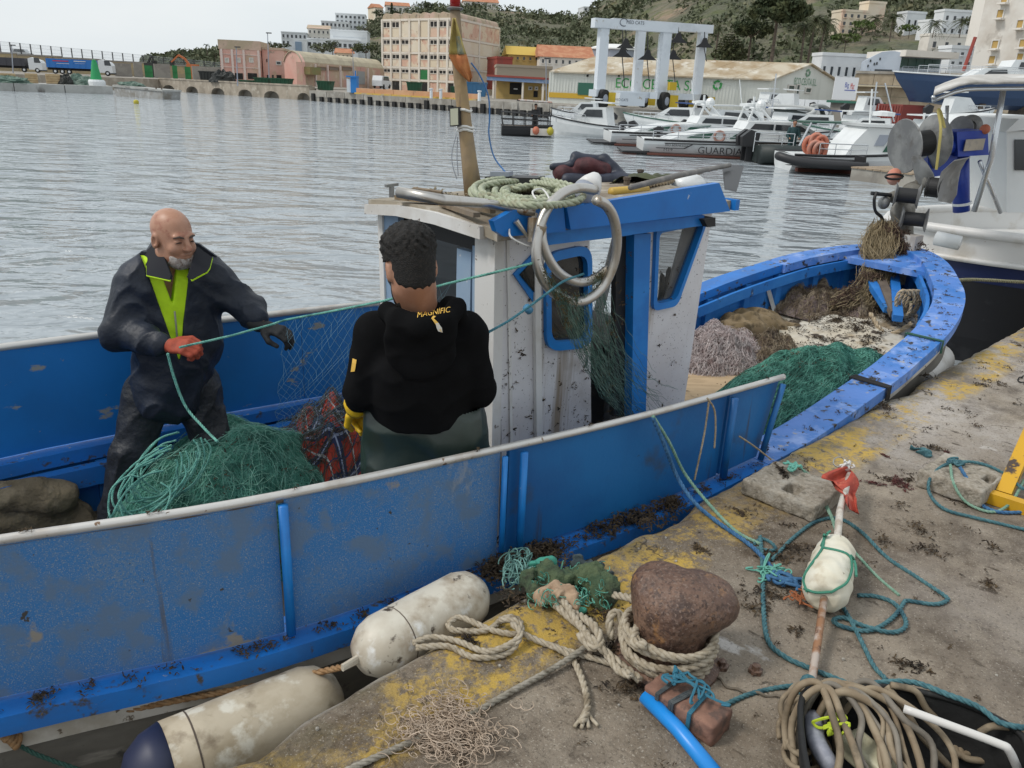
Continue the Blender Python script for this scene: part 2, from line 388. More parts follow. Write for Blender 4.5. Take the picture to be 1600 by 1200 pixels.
 v = t.nodes.new('ShaderNodeTexVoronoi'); v.feature = 'DISTANCE_TO_EDGE'; v.inputs['Scale'].default_value = 1.1
 wv = t.nodes.new('ShaderNodeVectorMath'); nn = t.nodes.new('ShaderNodeTexNoise'); nn.inputs['Scale'].default_value = 3; nn.inputs['Detail'].default_value = 8; L(mp.outputs[0], nn.inputs['Vector']); L(mp.outputs[0], wv.inputs[0]); L(nn.outputs['Color'], wv.inputs[1]); L(wv.outputs[0], v.inputs['Vector'])
 crk = rng(v.outputs['Distance'], .0, .008, 1, 0); crk = mul(crk, rng(noise(1.4), .5, .56)); c = mix(c, (.05, .04, .03), crk)
 L(c, p.inputs['Base Color']); L(rng(noise(2, 4), .35, .65, .55, .9), p.inputs['Roughness'])
 b1 = t.nodes.new('ShaderNodeBump'); b1.inputs['Strength'].default_value = 1; b1.inputs['Distance'].default_value = .012; L(noise(22, 9, rough=.7), b1.inputs['Height'])
 b2 = t.nodes.new('ShaderNodeBump'); b2.inputs['Strength'].default_value = .6; b2.inputs['Distance'].default_value = .006; L(noise(110, 5), b2.inputs['Height']); L(b1.outputs[0], b2.inputs['Normal'])
 L(b2.outputs[0], p.inputs['Normal']); return m
M_quay = quay_material()
aa = np.concatenate([np.arange(-30, -3, 3), np.arange(-3, 6, .04), np.arange(6, 40, 2)]); bb = np.concatenate([np.arange(0, .12, .02), np.arange(.12, 3.2, .05), np.arange(3.2, 26, 2)])
G = []
for a in aa:
 row = []
 e = .010 * fbm(a * 5, 1, 0, 5) + .008 * fbm(a * 16, 4, 0, 4)
 chip = max(0, fbm(a * 1.7, 8, 2, 4) - .25) * .12
 row.append(QP(a, e + .02, -1.0)); row.append(QP(a, e + .012, .55)); row.append(QP(a, e, .88)); row.append(QP(a, e + .004 + chip * .3, .955 - chip))
 for j, b in enumerate(bb):
  h = .006 * fbm(a * 2.2, b * 2.2, 3, 5) + .002 * fbm(a * 14, b * 14, 1, 3)
  lip = (-.02 if j == 0 else -.007 if j == 1 else 0) - chip * max(0, 1 - b / .08)
  row.append(QP(a, b + (e + .014 if j < 5 else 0), 1 + h + lip))
 G.append(row)
q = MB().grid(G).build('quay', M_quay, smooth=True); q['kind'] = 'structure'
RX = [150, 200, 270, 300, 345, 400, 440, 480, 540, 570, 600, 640, 680, 720, 760, 800, 840, 880, 905, 930, 960, 1000, 1100, 1200, 1400, 1600, 1800, 2100]
RYp = [108, 100, 92, 87, 84, 82, 74, 62, 46, 38, 24, 15, 12, 12, 14, 17, 22, 28, 26, 2, -25, -60, -110, -130, -140, -150, -150, -150]
def hill_pt(px, k):
 yr = np.interp(px, RX, RYp); Yr = np.interp(px, [150, 600, 900, 1100, 1600, 2100], [480, 470, 440, 380, 330, 330]); Yf = np.interp(px, [150, 600, 900, 1100, 1300, 1600, 2100], [260, 235, 190, 150, 135, 120, 110])
 top = PY(px, yr, Yr); hz = 140.4 + (px - 820) * .04366
 Y = Yf + (Yr - Yf) * k; p = PY(px, hz, Y); zf = 2.0; s = k ** .85
 n = 5 * fbm(p[0] * .02, p[1] * .02, 0, 5) * min(1, 4 * k * (1.02 - k) + .1) * min(1, max(.05, (top[2] - 5) / 40))
 return np.array([p[0], p[1], zf + (top[2] - zf) * s + n])
G = [[hill_pt(px, k) for k in np.linspace(0, 1, 40)] + [hill_pt(px, 1) + A_([0, 80, -25])] for px in np.linspace(150, 2100, 190)]
M_hill = mat('hill_scrub_soil', (.13, .125, .085), [((.22, .18, .13), .03, .48, .6), ((.09, .10, .06), .06, .45, .6), ((.27, .20, .14), .045, .60, .68), ((.10, .12, .04), .2, .5, .7)], rough=.95, bump=1, bscale=.4, bdist=2)
hill = MB().grid(G).build('hill', M_hill, smooth=True); hill['kind'] = 'structure'
M_land = mat('port_ground', (.30, .27, .23), [((.22, .20, .17), .1, .4, .6)], rough=.9)
# ================================================================== FAR SHORE: quays, walls, buildings
def flatpoly(pts, z0, z1):
 m = MB(); P = [A_([p[0], p[1], z0]) for p in pts]; m.prism(P, (0, 0, z1 - z0)); return m
LQ = [PZ(-80, 137, 0), PZ(250, 141.5, 0), PZ(484, 157, 0)]; RQ = [PZ(484, 157.5, 0), PZ(930, 190, 0), PZ(1230, 208, 0), PZ(1750, 236, 0)]
o = flatpoly([LQ[0] + A_([0, 1.2, 0]), LQ[1] + A_([0, 1.2, 0]), LQ[2] + A_([0, 1.2, 0]), PY(484, 125, 300), PY(-80, 100, 300)], -1, 1.75).build('port_ground', M_land, fix=True); o['kind'] = 'structure'
o = flatpoly([RQ[0] + A_([0, .5, 0]), RQ[1] + A_([0, .5, 0]), RQ[2] + A_([0, .5, 0]), RQ[3] + A_([0, .5, 0]), PY(1750, 170, 200), PY(1000, 150, 220), PY(484, 125, 300)], -1, 1.33).build('port_ground', M_land, fix=True); o['kind'] = 'structure'
M_qold = mat('old_quay_wall', (.40, .34, .27), [((.27, .23, .18), .5, .4, .62), ((.50, .45, .37), 1.3, .55, .7), ((.13, .11, .09), .25, .62, .72, (1, 1, .25))], rough=.9)
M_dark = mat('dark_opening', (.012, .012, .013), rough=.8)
th = thing('arched_quay', (LQ[1] + LQ[2]) / 2, 'old stone quay wall with low dark arches at the waterline, left of centre', 'quay wall')
pl = Plane(LQ[1], LQ[2]); arches = [(255, 274), (291, 310), (330, 351), (372, 394), (412, 436), (464, 484)]
us = [(pl.at(a, 145)[0], pl.at(b, 150)[0]) for a, b in arches]; cuts = [0] + [(us[i][1] + us[i + 1][0]) / 2 for i in range(5)] + [pl.L]
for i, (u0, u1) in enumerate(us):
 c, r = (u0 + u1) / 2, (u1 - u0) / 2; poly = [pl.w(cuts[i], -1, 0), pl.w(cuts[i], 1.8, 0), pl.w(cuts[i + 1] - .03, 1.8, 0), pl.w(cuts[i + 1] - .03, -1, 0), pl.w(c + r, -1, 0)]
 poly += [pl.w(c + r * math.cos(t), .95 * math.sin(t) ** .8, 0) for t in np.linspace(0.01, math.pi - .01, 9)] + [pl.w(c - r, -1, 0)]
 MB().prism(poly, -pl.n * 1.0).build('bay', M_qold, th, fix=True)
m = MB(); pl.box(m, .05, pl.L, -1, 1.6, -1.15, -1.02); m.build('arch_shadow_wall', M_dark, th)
m = MB(); pl.box(m, 0, pl.L, 1.802, 2.0, -.6, .08); m.build('coping', M_qold, th)
tag(MB().obox(LQ[0] + A_([0, 0, -1]), LQ[1] - LQ[0], (0, 1.1, 0), (0, 0, 2.8)).build('quay_wall', M_qold), 'plain old quay wall behind the low pier at far left', 'quay wall')
M_qcon = mat('grey_quay_concrete', (.36, .34, .30), [((.25, .23, .2), .6, .42, .6), ((.46, .44, .40), 1.1, .55, .7), ((.12, .11, .1), .4, .6, .7, (1, 1, .3))], rough=.9)
M_rub = mat('black_rubber', (.016, .016, .016), rough=.8)
th = thing('concrete_quay', (RQ[0] + RQ[1]) / 2, 'grey concrete quay wall with black fenders below the cream warehouse', 'quay wall')
pr = Plane(RQ[0], RQ[1]); m = MB(); pr.box(m, 0, pr.L, -1, 1.36, -.9, 0); m.build('wall', M_qcon, th)
for k in range(12):
 u = pr.L * (k + .5) / 12; pr.ib('panel', u - pr.L / 24 + .06, u + pr.L / 24 - .06, .55, 1.3, 0.002, .06, M_qcon, th)
for k in range(34):
 x = 492 + k * 12.6; u = pr.at(x, 165)[0]; pr.ib('fender_block', u - .3, u + .3, .02, .62 if k % 7 else 1.0, .065, .34, M_rub, th)
p2 = Plane(RQ[1], RQ[2]); m = MB(); p2.box(m, 0, p2.L, -1, 1.36, -.9, 0); tag(m.build('quay_wall', M_qcon), 'quay wall behind the moored patrol boats', 'quay wall')
p3 = Plane(RQ[2], RQ[3]); m = MB(); p3.box(m, 0, p3.L, -1, 1.36, -.9, 0); tag(m.build('quay_wall', M_qcon), 'quay wall at the right behind the white and green boat', 'quay wall')
M_frame = mat('white_window_frame', (.62, .60, .56), rough=.6); M_pane = mat('dark_window_glass', (.03, .035, .04), rough=.12, spec=.7)
M_void = mat('window_void', (.02, .019, .018), [((.09, .085, .08), .8, .55, .65)], rough=.9)
def win(pl, par, x0, y0, x1, y1, fm=None, pm=None, name='window', fr=.12, base=0):
 u0, u1, z0, z1 = pl.px(x0, y0, x1, y1); m = MB(); d = base
 for a in ((u0, u1, z0, z0 + fr), (u0, u1, z1 - fr, z1), (u0, u0 + fr, z0 + fr, z1 - fr), (u1 - fr, u1, z0 + fr, z1 - fr)): pl.box(m, *a, d + .003, d + .14)
 f = m.build(name, fm or M_frame, par); pl.ib('pane', u0 + fr, u1 - fr, z0 + fr, z1 - fr, d + .003, d + .05, pm or M_pane, f); return f
def solid(pl, u0, u1, z0, z1, dep, mt, par, name='wall', front=0):
 m = MB(); pl.box(m, u0, u1, z0, z1, front - dep, front); return m.build(name, mt, par)
def pbox(pl, par, name, x0, y0, x1, y1, d0, d1, mt): u0, u1, z0, z1 = pl.px(x0, y0, x1, y1); return pl.ib(name, u0, u1, z0, z1, d0, d1, mt, par)
def plane_px(xa, xb, Ya, Yb): a = PY(xa, 120, Ya); b = PY(xb, 120, Yb); return Plane(a, b)
M_wallb = mat('brown_sea_wall', (.33, .27, .18), [((.42, .33, .18), .2, .45, .6, (1, 1, 3)), ((.2, .17, .13), .5, .55, .7)], rough=.95)
M_wallg = mat('grey_block_wall', (.30, .28, .25), [((.24, .22, .2), .4, .45, .6), ((.38, .35, .3), 1, .6, .7)], rough=.95)
sw = plane_px(-40, 352, 205, 232)
th = thing('sea_wall', sw.w(sw.L / 2, 1.75, 0), 'long brown sea wall behind the trucks at far left', 'wall')
for i in range(6):
 u0, u1 = sw.L * i / 6, sw.L * (i + 1) / 6 - .04; z = np.interp(i, [0, 5], [sw.at(10, 84)[1], sw.at(330, 107)[1]]); sw.ib('wall_section', u0, u1, 1.75, z, -1.5, 0, M_wallb, th); sw.ib('coping', u0, u1, z, z + .35, -1.6, .12, M_wallg, th)
M_post = mat('dark_fence_post', (.05, .05, .052), rough=.6); M_wire = mat('pale_fence_mesh', (.45, .48, .5), rough=.5)
th = thing('mesh_fence', sw.w(sw.L / 2, 5, -1), 'tall see-through mesh fence with dark posts on the sea wall', 'fence')
tops = []
for k in range(25):
 x = -32 + k * 15.9; zt = sw.at(x, 64 + max(0, x) * .098)[1]; zb = np.interp(x, [0, 340], [sw.at(10, 84)[1], sw.at(330, 107)[1]]); u = sw.at(x, 75)[0]; sw.ib('post', u - .13, u + .13, zb, zt, -1.3, -1.05, M_post, th); tops.append((u, zb, zt))
m = MB()
for (u, zb, zt), (v, yb, yt) in zip(tops, tops[1:]):
 for f in (.02, .35, .68, .97): m.bar(sw.w(u, zb + (zt - zb) * f, -1.17), sw.w(v, yb + (yt - yb) * f, -1.17), .03, .04)
 for f in np.linspace(.1, .9, 9): m.bar(sw.w(u + (v - u) * f, zb, -1.17), sw.w(u + (v - u) * f, zt, -1.17), .03, .03, up=(1, 0, 0))
o = m.build('wire_mesh', M_wire, th); o['kind'] = 'stuff'
gw = plane_px(178, 352, 180, 192); M_green = mat('green_paint_steel', (.02, .17, .05), [((.03, .22, .07), .5, .45, .6)], rough=.6)
th = thing('yard_wall', gw.w(gw.L / 2, 1.75, 0), 'grey yard wall in panels between the blue truck and the pink building', 'wall')
for a, b, yt in ((178, 207, 98), (208, 224, 97), (240, 267, 99.5), (300, 349, 103)): u0, u1, z0, z1 = gw.px(a, yt, b, 122); gw.ib('wall_panel', u0, u1, 1.7, z1, -.6, 0, M_wallg, th)
for a, b, yt, lab in ((225, 239.5, 102, 'green steel gate leaf standing alone left of the pair'), (268.5, 278, 102, 'narrow left leaf of the pair of green gates'), (288, 299, 104, 'right leaf of the pair of green gates')):
 u0, u1, z0, z1 = gw.px(a, yt, b, 122); th = thing('steel_gate', gw.w((u0 + u1) / 2, 1.75, .1), lab, 'gate'); gw.ib('leaf', u0, u1, 1.78, z1, .02, .14, M_green, th); gw.ib('rail', u0, u1, (1.78 + z1) / 2 - .1, (1.78 + z1) / 2 + .1, .142, .2, M_green, th)
M_pink = mat('faded_pink_render', (.62, .33, .27), [((.66, .42, .35), .25, .4, .6), ((.50, .36, .26), .4, .58, .68), ((.30, .25, .2), .5, .66, .72)], rough=.9)
M_pinkw = mat('pale_band_render', (.66, .55, .50), [((.52, .42, .36), .6, .55, .65)], rough=.9); M_ochre = mat('stained_parapet', (.42, .34, .24), [((.55, .40, .32), .4, .45, .6), ((.2, .17, .13), .8, .6, .7)], rough=.95)
pk = plane_px(346, 408, 140, 140.8)
th = thing('pink_building', pk.w(pk.L / 2, 1.75, 0), 'taller pink two-storey harbour building with pale bands and stained parapet', 'building')
zt = pk.at(375, 63)[1]; solid(pk, 0, pk.L, 1.7, zt - 1.4, 9, M_pink, th); solid(pk, -.15, pk.L + .1, zt - 1.4, zt, 9.2, M_ochre, th, 'parapet', .08)
for y0, y1 in ((83.5, 87.5), (103.5, 107.5)): u0, u1, z0, z1 = pk.px(346, y0, 408, y1); pk.ib('band', 0, pk.L, z0, z1, .003, .1, M_pinkw, th)
for x in (347.5, 364, 382, 405): u = pk.at(x, 100)[0]; pk.ib('pilaster', u - .18, u + .18, 1.76, zt - 1.42, .105, .2, M_pinkw, th)
for x in (351, 369, 389): win(pk, th, x, 90, x + 7.5, 98, M_frame, mat('pale_shutter', (.55, .52, .46), rough=.7))
for a, b in ((350, 362), (367, 380), (387, 402)): pbox(pk, th, 'garage_opening', a, 114, b, 124, .003, .06, M_void)
pk2 = plane_px(406, 445, 142, 142.6)
th = thing('pink_building', pk2.w(pk2.L / 2, 1.75, 0), 'lower pink flat-roofed building between the taller one and the vaulted shed', 'building')
zt2 = pk2.at(425, 78)[1]; solid(pk2, .6, pk2.L, 1.7, zt2, 8, M_pink, th); solid(pk2, .6, pk2.L + .2, zt2, zt2 + .35, 8.2, M_ochre, th, 'parapet', .1); win(pk2, th, 431, 95, 440, 102); pbox(pk2, th, 'vent', 416, 92, 418, 97, .003, .05, M_void)
for a, b in ((417, 421), (425, 428), (432, 440)): pbox(pk2, th, 'door', a, 117, b, 125, .003, .06, M_void)
vg = plane_px(445, 473, 138, 134); vs_ = Plane(PY(473, 120, 134), PY(600, 120, 165)); M_roofc = mat('cream_vault_roof', (.52, .46, .33), [((.42, .36, .26), .3, .45, .6), ((.30, .25, .18), .6, .62, .7)], rough=.85)
M_shed = mat('worn_pinkish_brick', (.47, .35, .25), [((.52, .30, .25), .3, .45, .58), ((.56, .47, .36), .5, .55, .65), ((.24, .18, .13), .7, .62, .72)], rough=.95)
th = thing('vaulted_shed', vs_.w(vs_.L / 2, 1.75, 0), 'long barrel-vaulted shed with rounded pink gable and cream roof', 'shed')
zs = vs_.at(473, 97)[1]; zr = vg.at(455, 80)[1]
prof = [(u, zs + (zr - zs) * math.sin(math.pi * u / vg.L) ** .7) for u in np.linspace(0, vg.L, 11)]
MB().prism([vg.w(0, 1.7)] + [vg.w(u, z) for u, z in prof] + [vg.w(vg.L, 1.7)], -vg.n * .5).build('gable', M_pink, th, fix=True)
G = [[vg.w(u, z + .12, .1) + vs_.u * s for u, z in prof] for s in np.linspace(-.1, vs_.L, 12)]; MB().slab(G, (0, 0, -.12)).build('roof', M_roofc, th, fix=True)
solid(vs_, 0, vs_.L, 1.7, zs, 1, M_shed, th, 'side_wall', -.02)
for x0, x1 in ((493.5, 509), (514, 529), (534, 549)): win(vs_, th, x0, 103.5, x1, 111, mat('brown_frame', (.26, .18, .12), rough=.8), mat('dusty_pane', (.2, .16, .13), rough=.5), base=-.02)
for x in (492, 511, 531, 551, 574): u = vs_.at(x, 110)[0]; vs_.ib('buttress', u - .2, u + .2, 1.75, zs - .1, -.02, .22, M_pinkw, th)
pbox(vs_, th, 'shutter_door', 558, 111, 570, 132, -.01, .05, mat('grey_steel_door', (.3, .31, .31), rough=.6)); pbox(vs_, th, 'lean_to', 473.5, 104, 491, 117, -.01, 1.2, mat('rusty_box_wall', (.25, .18, .08), [((.2, .2, .08), .6, .45, .6)], rough=.9))
M_cream = mat('faded_cream_render', (.66, .56, .42), [((.70, .62, .50), .2, .4, .6), ((.64, .45, .34), .25, .55, .63), ((.45, .33, .24), .6, .66, .72)], rough=.9)
M_peel = mat('peeling_pink_panel', (.62, .40, .30), [((.68, .56, .42), .45, .46, .54), ((.45, .24, .17), .8, .6, .66)], rough=.9); M_pil = mat('pale_concrete_frame', (.70, .64, .56), [((.58, .50, .42), .5, .55, .65)], rough=.85)
cw = plane_px(598, 712, 172, 160); cs = Plane(cw.w(cw.L, 0), PY(778, 120, 181))
th = thing('warehouse', cw.w(cw.L / 2, 1.4, 0), 'four-storey cream harbour warehouse with peeling panels and scalloped roof', 'building')
ztw = cw.at(598, 31)[1]; zb = 1.3
MB().prism([cw.w(0, zb), cw.w(cw.L, zb), cs.w(cs.L, zb), cs.w(cs.L, zb) - cw.u * cw.L], (0, 0, ztw - zb)).build('wall', M_cream, th, fix=True)
px_ = [598.5, 612, 626.5, 641, 656, 671, 685.5, 700, 712]; rows = [(31, 59), (59, 81.5), (81.5, 104), (104, 123)]
zr_ = [cw.at(600, a)[1] for a, b in rows] + [cw.at(600, 123)[1]]
uu = [cw.at(x, 80)[0] for x in px_]; uu[-1] = cw.L
for u in uu: cw.ib('pilaster', max(0, u - .22), min(cw.L, u + .22), zb, ztw, .003, .28, M_pil, th)
for z in zr_: cw.ib('floor_band', 0, cw.L, z - .28, z + .1, .005, .22, M_pil, th)
wn = {0: (0, 1, 5, 6, 7), 1: (0, 1, 2, 5, 6, 7), 2: (0, 1, 2, 4, 5, 6, 7), 3: (0, 1, 2, 3, 5, 6, 7)}
for r in range(4):
 z1, z0 = zr_[r] - .35, zr_[r + 1] + .15; h = z1 - z0
 for c in range(8):
  a, b = uu[c] + .26, uu[c + 1] - .26
  if r == 3 and c == 4: cw.ib('green_door', a, b, zr_[4] - .2, z1 - .1, .006, .12, M_green, th); continue
  if c in wn[r]:
   m = MB(); zw = z1 - h * .42
   for q_ in ((a, b, zw, zw + .12), (a, b, z1 - .12, z1), (a, a + .1, zw + .12, z1 - .12), (b - .1, b, zw + .12, z1 - .12), ((a + b) / 2 - .05, (a + b) / 2 + .05, zw + .12, z1 - .12)): cw.box(m, *q_, .004, .16)
   f = m.build('window', M_pil, th); cw.ib('pane', a + .1, b - .1, zw + .12, z1 - .12, .004, .07, M_void, f)
   cw.ib('panel', a, b, z0, zw - .06, .004, .09, M_peel if (r * 3 + c) % 2 == 0 else M_cream, th)
  else: cw.ib('panel', a, b, z0, z1, .004, .07, M_peel if (r + c) % 5 == 0 else M_cream, th)
for c in range(8):
 a, b = uu[c], uu[c + 1]; n = 9; arc = [cw.w((a + b) / 2 + (b - a) / 2 * math.cos(t), ztw + .02 + 1.15 * math.sin(t), .1) for t in np.linspace(0, math.pi, n)]
 MB().prism(arc, cs.u * (cs.L - .3)).build('roof_vault', M_ochre, th, fix=True)
for k in range(3): u = cs.L * k / 2; cs.ib('pilaster', max(0, u - .25), min(cs.L, u + .25), zb, ztw, .003, .2, M_pil, th)
for z in zr_: cs.ib('floor_band', 0.3, cs.L, z - .28, z + .1, .004, .16, M_pil, th)
for r in range(4):
 for k in range(2):
  a, b = cs.L * k / 2 + .3, cs.L * (k + 1) / 2 - .3; cs.ib('side_panel', a, b, zr_[r + 1] + .15, zr_[r] - .35, .003, .08, M_peel if (r == 0) else M_cream, th)
for k in range(8):
 a, b = uu[k] + .3, uu[k + 1] - .3; cw.ib('ground_opening', a, b, 1.4, zr_[4] - .4, .004, .1, M_void if k % 3 == 1 else M_peel, th)
M_white = mat('white_render', (.72, .74, .75), [((.62, .64, .66), .2, .45, .6)], rough=.8); M_whitew = mat('warm_white_render', (.74, .70, .64), [((.62, .58, .52), .3, .5, .65)], rough=.85)
M_blueg = mat('blue_grey_glass', (.20, .28, .38), rough=.25)
def hillY(px, yb):
 for k in np.linspace(0, 1, 200):
  p = hill_pt(px, k); d = p - CAM
  if 600 - F * (d @ UP) / (d @ fw) <= yb: return p[1] - 1.5
 return 300
def hillblock(label, x0, y0, x1, y1, Y, dep, mt, wins=(), Yb=None, base=None, roof=None, name='hillside_building', cat='building', grid=None, group=None, rooftype='flat', pane=None):
 Y = Y or hillY((x0 + x1) / 2, y1)
 pl = plane_px(x0, x1, Y, Yb or Y * 1.005); u0, z1 = pl.at(x0, y0); z0 = pl.at((x0 + x1) / 2, y1)[1]; z0 = z0 if base is None else base
 th = thing(name, pl.w(pl.L / 2, z0, 0), label, cat, group); z1 = pl.at((x0 + x1) / 2, y0)[1]
 solid(pl, 0, pl.L, z0 - 4, z1, dep, mt, th)
 if rooftype == 'flat': solid(pl, -.1, pl.L + .1, z1 + .002, z1 + .4, dep + .2, roof or mt, th, 'parapet', .1)
 else:
  hh = rooftype; m = MB(); c = [pl.w(-.4, z1, .4), pl.w(pl.L + .4, z1, .4), pl.w(pl.L + .4, z1, -dep - .4), pl.w(-.4, z1, -dep - .4)]; r1, r2 = pl.w(-.2, z1 + hh, -dep / 2), pl.w(pl.L + .2, z1 + hh, -dep / 2)
  m.add(c + [r1, r2], [(0, 1, 5, 4), (2, 3, 4, 5), (3, 0, 4), (1, 2, 5), (3, 2, 1, 0)]); m.build('roof', roof, th, fix=True)
 if grid:
  nx, ny, fx, fy = grid; wu = pl.L / nx; hz = (z1 - z0) / ny
  for i in range(nx):
   for j in range(ny):
    a = wu * (i + .5 - fx / 2); b = wu * (i + .5 + fx / 2); c = z0 + hz * (j + .5 - fy / 2); d = z0 + hz * (j + .5 + fy / 2)
    f = pl.ib('window', a, b, c, d, .003, .05, pane or M_pane, th); pl.ib('sill', a - .1, b + .1, c - .15, c - .001, .003, .25, mt, th)
 for wd in wins: win(pl, th, *wd)
 return pl, th
hillblock('lowest white apartment wing on the hill, farthest left', 443, 52, 482, 72, 300, 12, M_white, grid=(6, 2, .45, .5))
hillblock('white terraced block with pale gable, left of the long hospital wing', 484, 45, 518, 66, 310, 12, M_whitew, grid=(5, 2, .35, .4), roof=M_ochre, rooftype=1.5)
hillblock('white apartment block second from the top on the hill', 505, 35, 548, 52, 330, 12, M_white, grid=(7, 2, .5, .55))
hillblock('topmost white apartment block on the hill', 527, 23, 573, 46, 345, 12, M_white, grid=(7, 3, .5, .5))
pl, th = hillblock('long white hospital wing with ribbon windows on the hill', 518, 49, 575, 80, 270, 14, M_white)
for y in (57, 65, 73): pbox(pl, th, 'window_ribbon', 521, y, 572, y + 2.5, .003, .08, M_blueg)
pl, th = hillblock('white clinic block with tall blue glass bay', 456, 63, 482, 84, 255, 10, M_white); pbox(pl, th, 'glass_bay', 461, 65, 472, 83, .003, .6, M_blueg)
pl, th = hillblock('low white wing between the glass bay and hospital', 482, 63, 560, 78, 262, 8, M_white, grid=(10, 1, .6, .4))
hillblock('small ochre house with terracotta roof beside the warehouse', 528, 83, 553, 95, 215, 8, M_cream, roof=mat('terracotta_roof', (.42, .17, .09), [((.5, .25, .14), .8, .45, .6)], rough=.9), rooftype=1.2, grid=(4, 1, .4, .4))
M_terra = MATS['terracotta_roof']
for i, (a, b, c, d, lab, mt) in enumerate(((588, 600, 12, 22, 'cream ridge house beside the dark cypress, leftmost on the ridge', M_cream), (604, 640, 9, 20, 'wide terracotta-roofed villa on the ridge', M_whitew), (648, 676, 9, 16, 'white ridge house left of the mast lamp', M_white), (722, 775, 3, 11, 'long pale ridge house right of the mast lamp', M_whitew), (640, 656, 20, 27, 'small white house below the ridge villa', M_white), (752, 768, 21, 27, 'tiny white house among the scrub right of the mast', M_white))):
 hillblock(lab, a, c, b, d, 440, 10, mt, grid=(4, 1, .4, .4), roof=M_terra if i in (0, 1, 3) else mt, rooftype=2 if i in (0, 1, 3) else 'flat', name='ridge_house', cat='house')
hillblock('low white building on the skyline above the gantry', 905, 12, 938, 18, 400, 10, M_white, grid=(5, 1, .5, .5), name='ridge_house', cat='house')
M_och = mat('ochre_wall', (.52, .36, .13), [((.42, .30, .12), .5, .5, .65)], rough=.9); M_blue = mat('faded_blue_fascia', (.16, .25, .42), [((.3, .34, .4), .6, .55, .7)], rough=.7); M_red = mat('dull_red_paint', (.30, .06, .045), [((.22, .06, .05), .5, .5, .65)], rough=.8)
ls = plane_px(776, 862, 116, 114)
th = thing('loading_shed', ls.w(ls.L / 2, 1.4, 0), 'ochre loading shed with blue and red canopy beside the warehouse', 'shed')
solid(ls, 0, ls.L, 1.3, ls.at(815, 121)[1], 10, M_och, th)
u0, z = ls.at(770, 119); u1, z2 = ls.at(858, 124); MB().obox(ls.w(u0, z - .55, .05), ls.u * (u1 - u0) + E3 * (z2 - z), ls.n * 2.6, E3 * .45).build('canopy', M_blue, th); MB().obox(ls.w(u0, z - .09, .02), ls.u * (u1 - u0) + E3 * (z2 - z), ls.n * 2.75, E3 * .25).build('canopy_trim', M_red, th)
for x in (779, 824, 855): u = ls.at(x, 140)[0]; ls.ib('post', u - .12, u + .12, 1.36, z - .6, 2.2, 2.45, M_pil, th)
f = pbox(ls, th, 'loading_door', 797, 129, 815, 148, .003, .1, M_dark); pbox(ls, th, 'notice', 803, 138, 809, 140, .105, .12, M_white)
for a, b in ((826, 832), (836, 841), (846, 852)): win(ls, th, a, 135, b, 141)
pbox(ls, th, 'door', 834, 142, 840, 152, .003, .08, M_dark)
ow = plane_px(556, 748, 100, 88); M_orw = mat('orange_low_wall', (.50, .27, .15), [((.56, .34, .2), .4, .45, .6), ((.35, .22, .14), 1, .6, .7)], rough=.9)
th = thing('low_wall', ow.w(ow.L / 2, 1.4, 0), 'low orange wall with yellow coping along the far quay', 'wall')
for k in range(6): ow.ib('wall_section', ow.L * k / 6, ow.L * (k + 1) / 6 - .05, 1.34, 2.0, -.4, 0, M_orw, th); ow.ib('coping', ow.L * k / 6, ow.L * (k + 1) / 6 - .05, 1.34, 1.5, .01, .3, mat('yellow_kerb', (.55, .36, .07), [((.4, .32, .2), 1, .5, .6)], rough=.8), th)
for x in (682, 697, 757): u, z = ow.at(x, 150); m = MB(); m.lathe([(.16, 0), (.16, .7), (.12, .85), (.22, .9), (.22, 1.0), (.02, 1.02)], ow.w(u, 1.34, .8), n=10); tag(m.build('quay_bollard', M_white, smooth=False), {682: 'white bollard in front of the orange wall, left one', 697: 'white bollard in front of the orange wall, near the mast', 757: 'white bollard at the right end of the orange wall'}[x], 'bollard')
hillblock('red-walled shed right of the warehouse', 776, 92, 800, 105, 160, 8, M_red, name='shed', cat='shed')
hillblock('house with yellow gable behind the loading shed', 793, 86, 842, 97, 175, 9, M_och, roof=mat('yellow_roof', (.55, .38, .08), rough=.9), rooftype=1.8, grid=(5, 1, .3, .4), name='house', cat='house')
hillblock('long terracotta-roofed house left of the gantry', 842, 90, 925, 104, 170, 10, M_whitew, roof=M_terra, rooftype=2.4, grid=(8, 1, .3, .4), name='house', cat='house')
hillblock('grey-brown shed roof behind the loading shed', 776, 106, 862, 122, 140, 8, mat('grey_brown_wall', (.33, .28, .22), rough=.9), name='shed', cat='shed')
M_tank = mat('pale_tank_steel', (.33, .36, .42), [((.26, .28, .33), .3, .45, .6)], rough=.6); M_tankt = mat('white_tank_roof', (.75, .75, .73), rough=.7)
for xc, w_, yt, yr, yb_, Y, lab in ((900, 42, 75, 81, 92, 195, 'smaller storage tank with white cone roof, left one'), (965, 82, 68, 77, 96, 180, 'large blue-grey storage tank with white roof behind the gantry')):
 c = PY(xc, yr, Y); r = w_ / 2 * Y * .000751; z0 = PY(xc, yb_, Y)[2] - 6; zt_ = c[2]; z2 = PY(xc, yt, Y)[2]
 th = thing('storage_tank', (c[0], c[1] + r, z0), lab, 'tank'); o_ = A_([c[0], c[1] + r, 0]); MB().lathe([(r, z0), (r, zt_)], o_, n=24).build('shell', M_tank, th)
 MB().lathe([(r + .3, zt_ + .003), (r + .3, zt_ + .25), (r * .5, (zt_ + z2 + .4) / 2 + .4), (.1, z2)], o_, n=24).build('roof', M_tankt, th)
 for k in range(3): MB().lathe([(r + .12, z0 + 2 + k * 3.2), (r + .12, z0 + 2.2 + k * 3.2)], o_, n=24).build('ring', M_red if k == 2 else M_tank, th)
ec = plane_px(858, 1206, 98, 92); eg = Plane(ec.w(ec.L, 0), PY(1312, 120, 99))
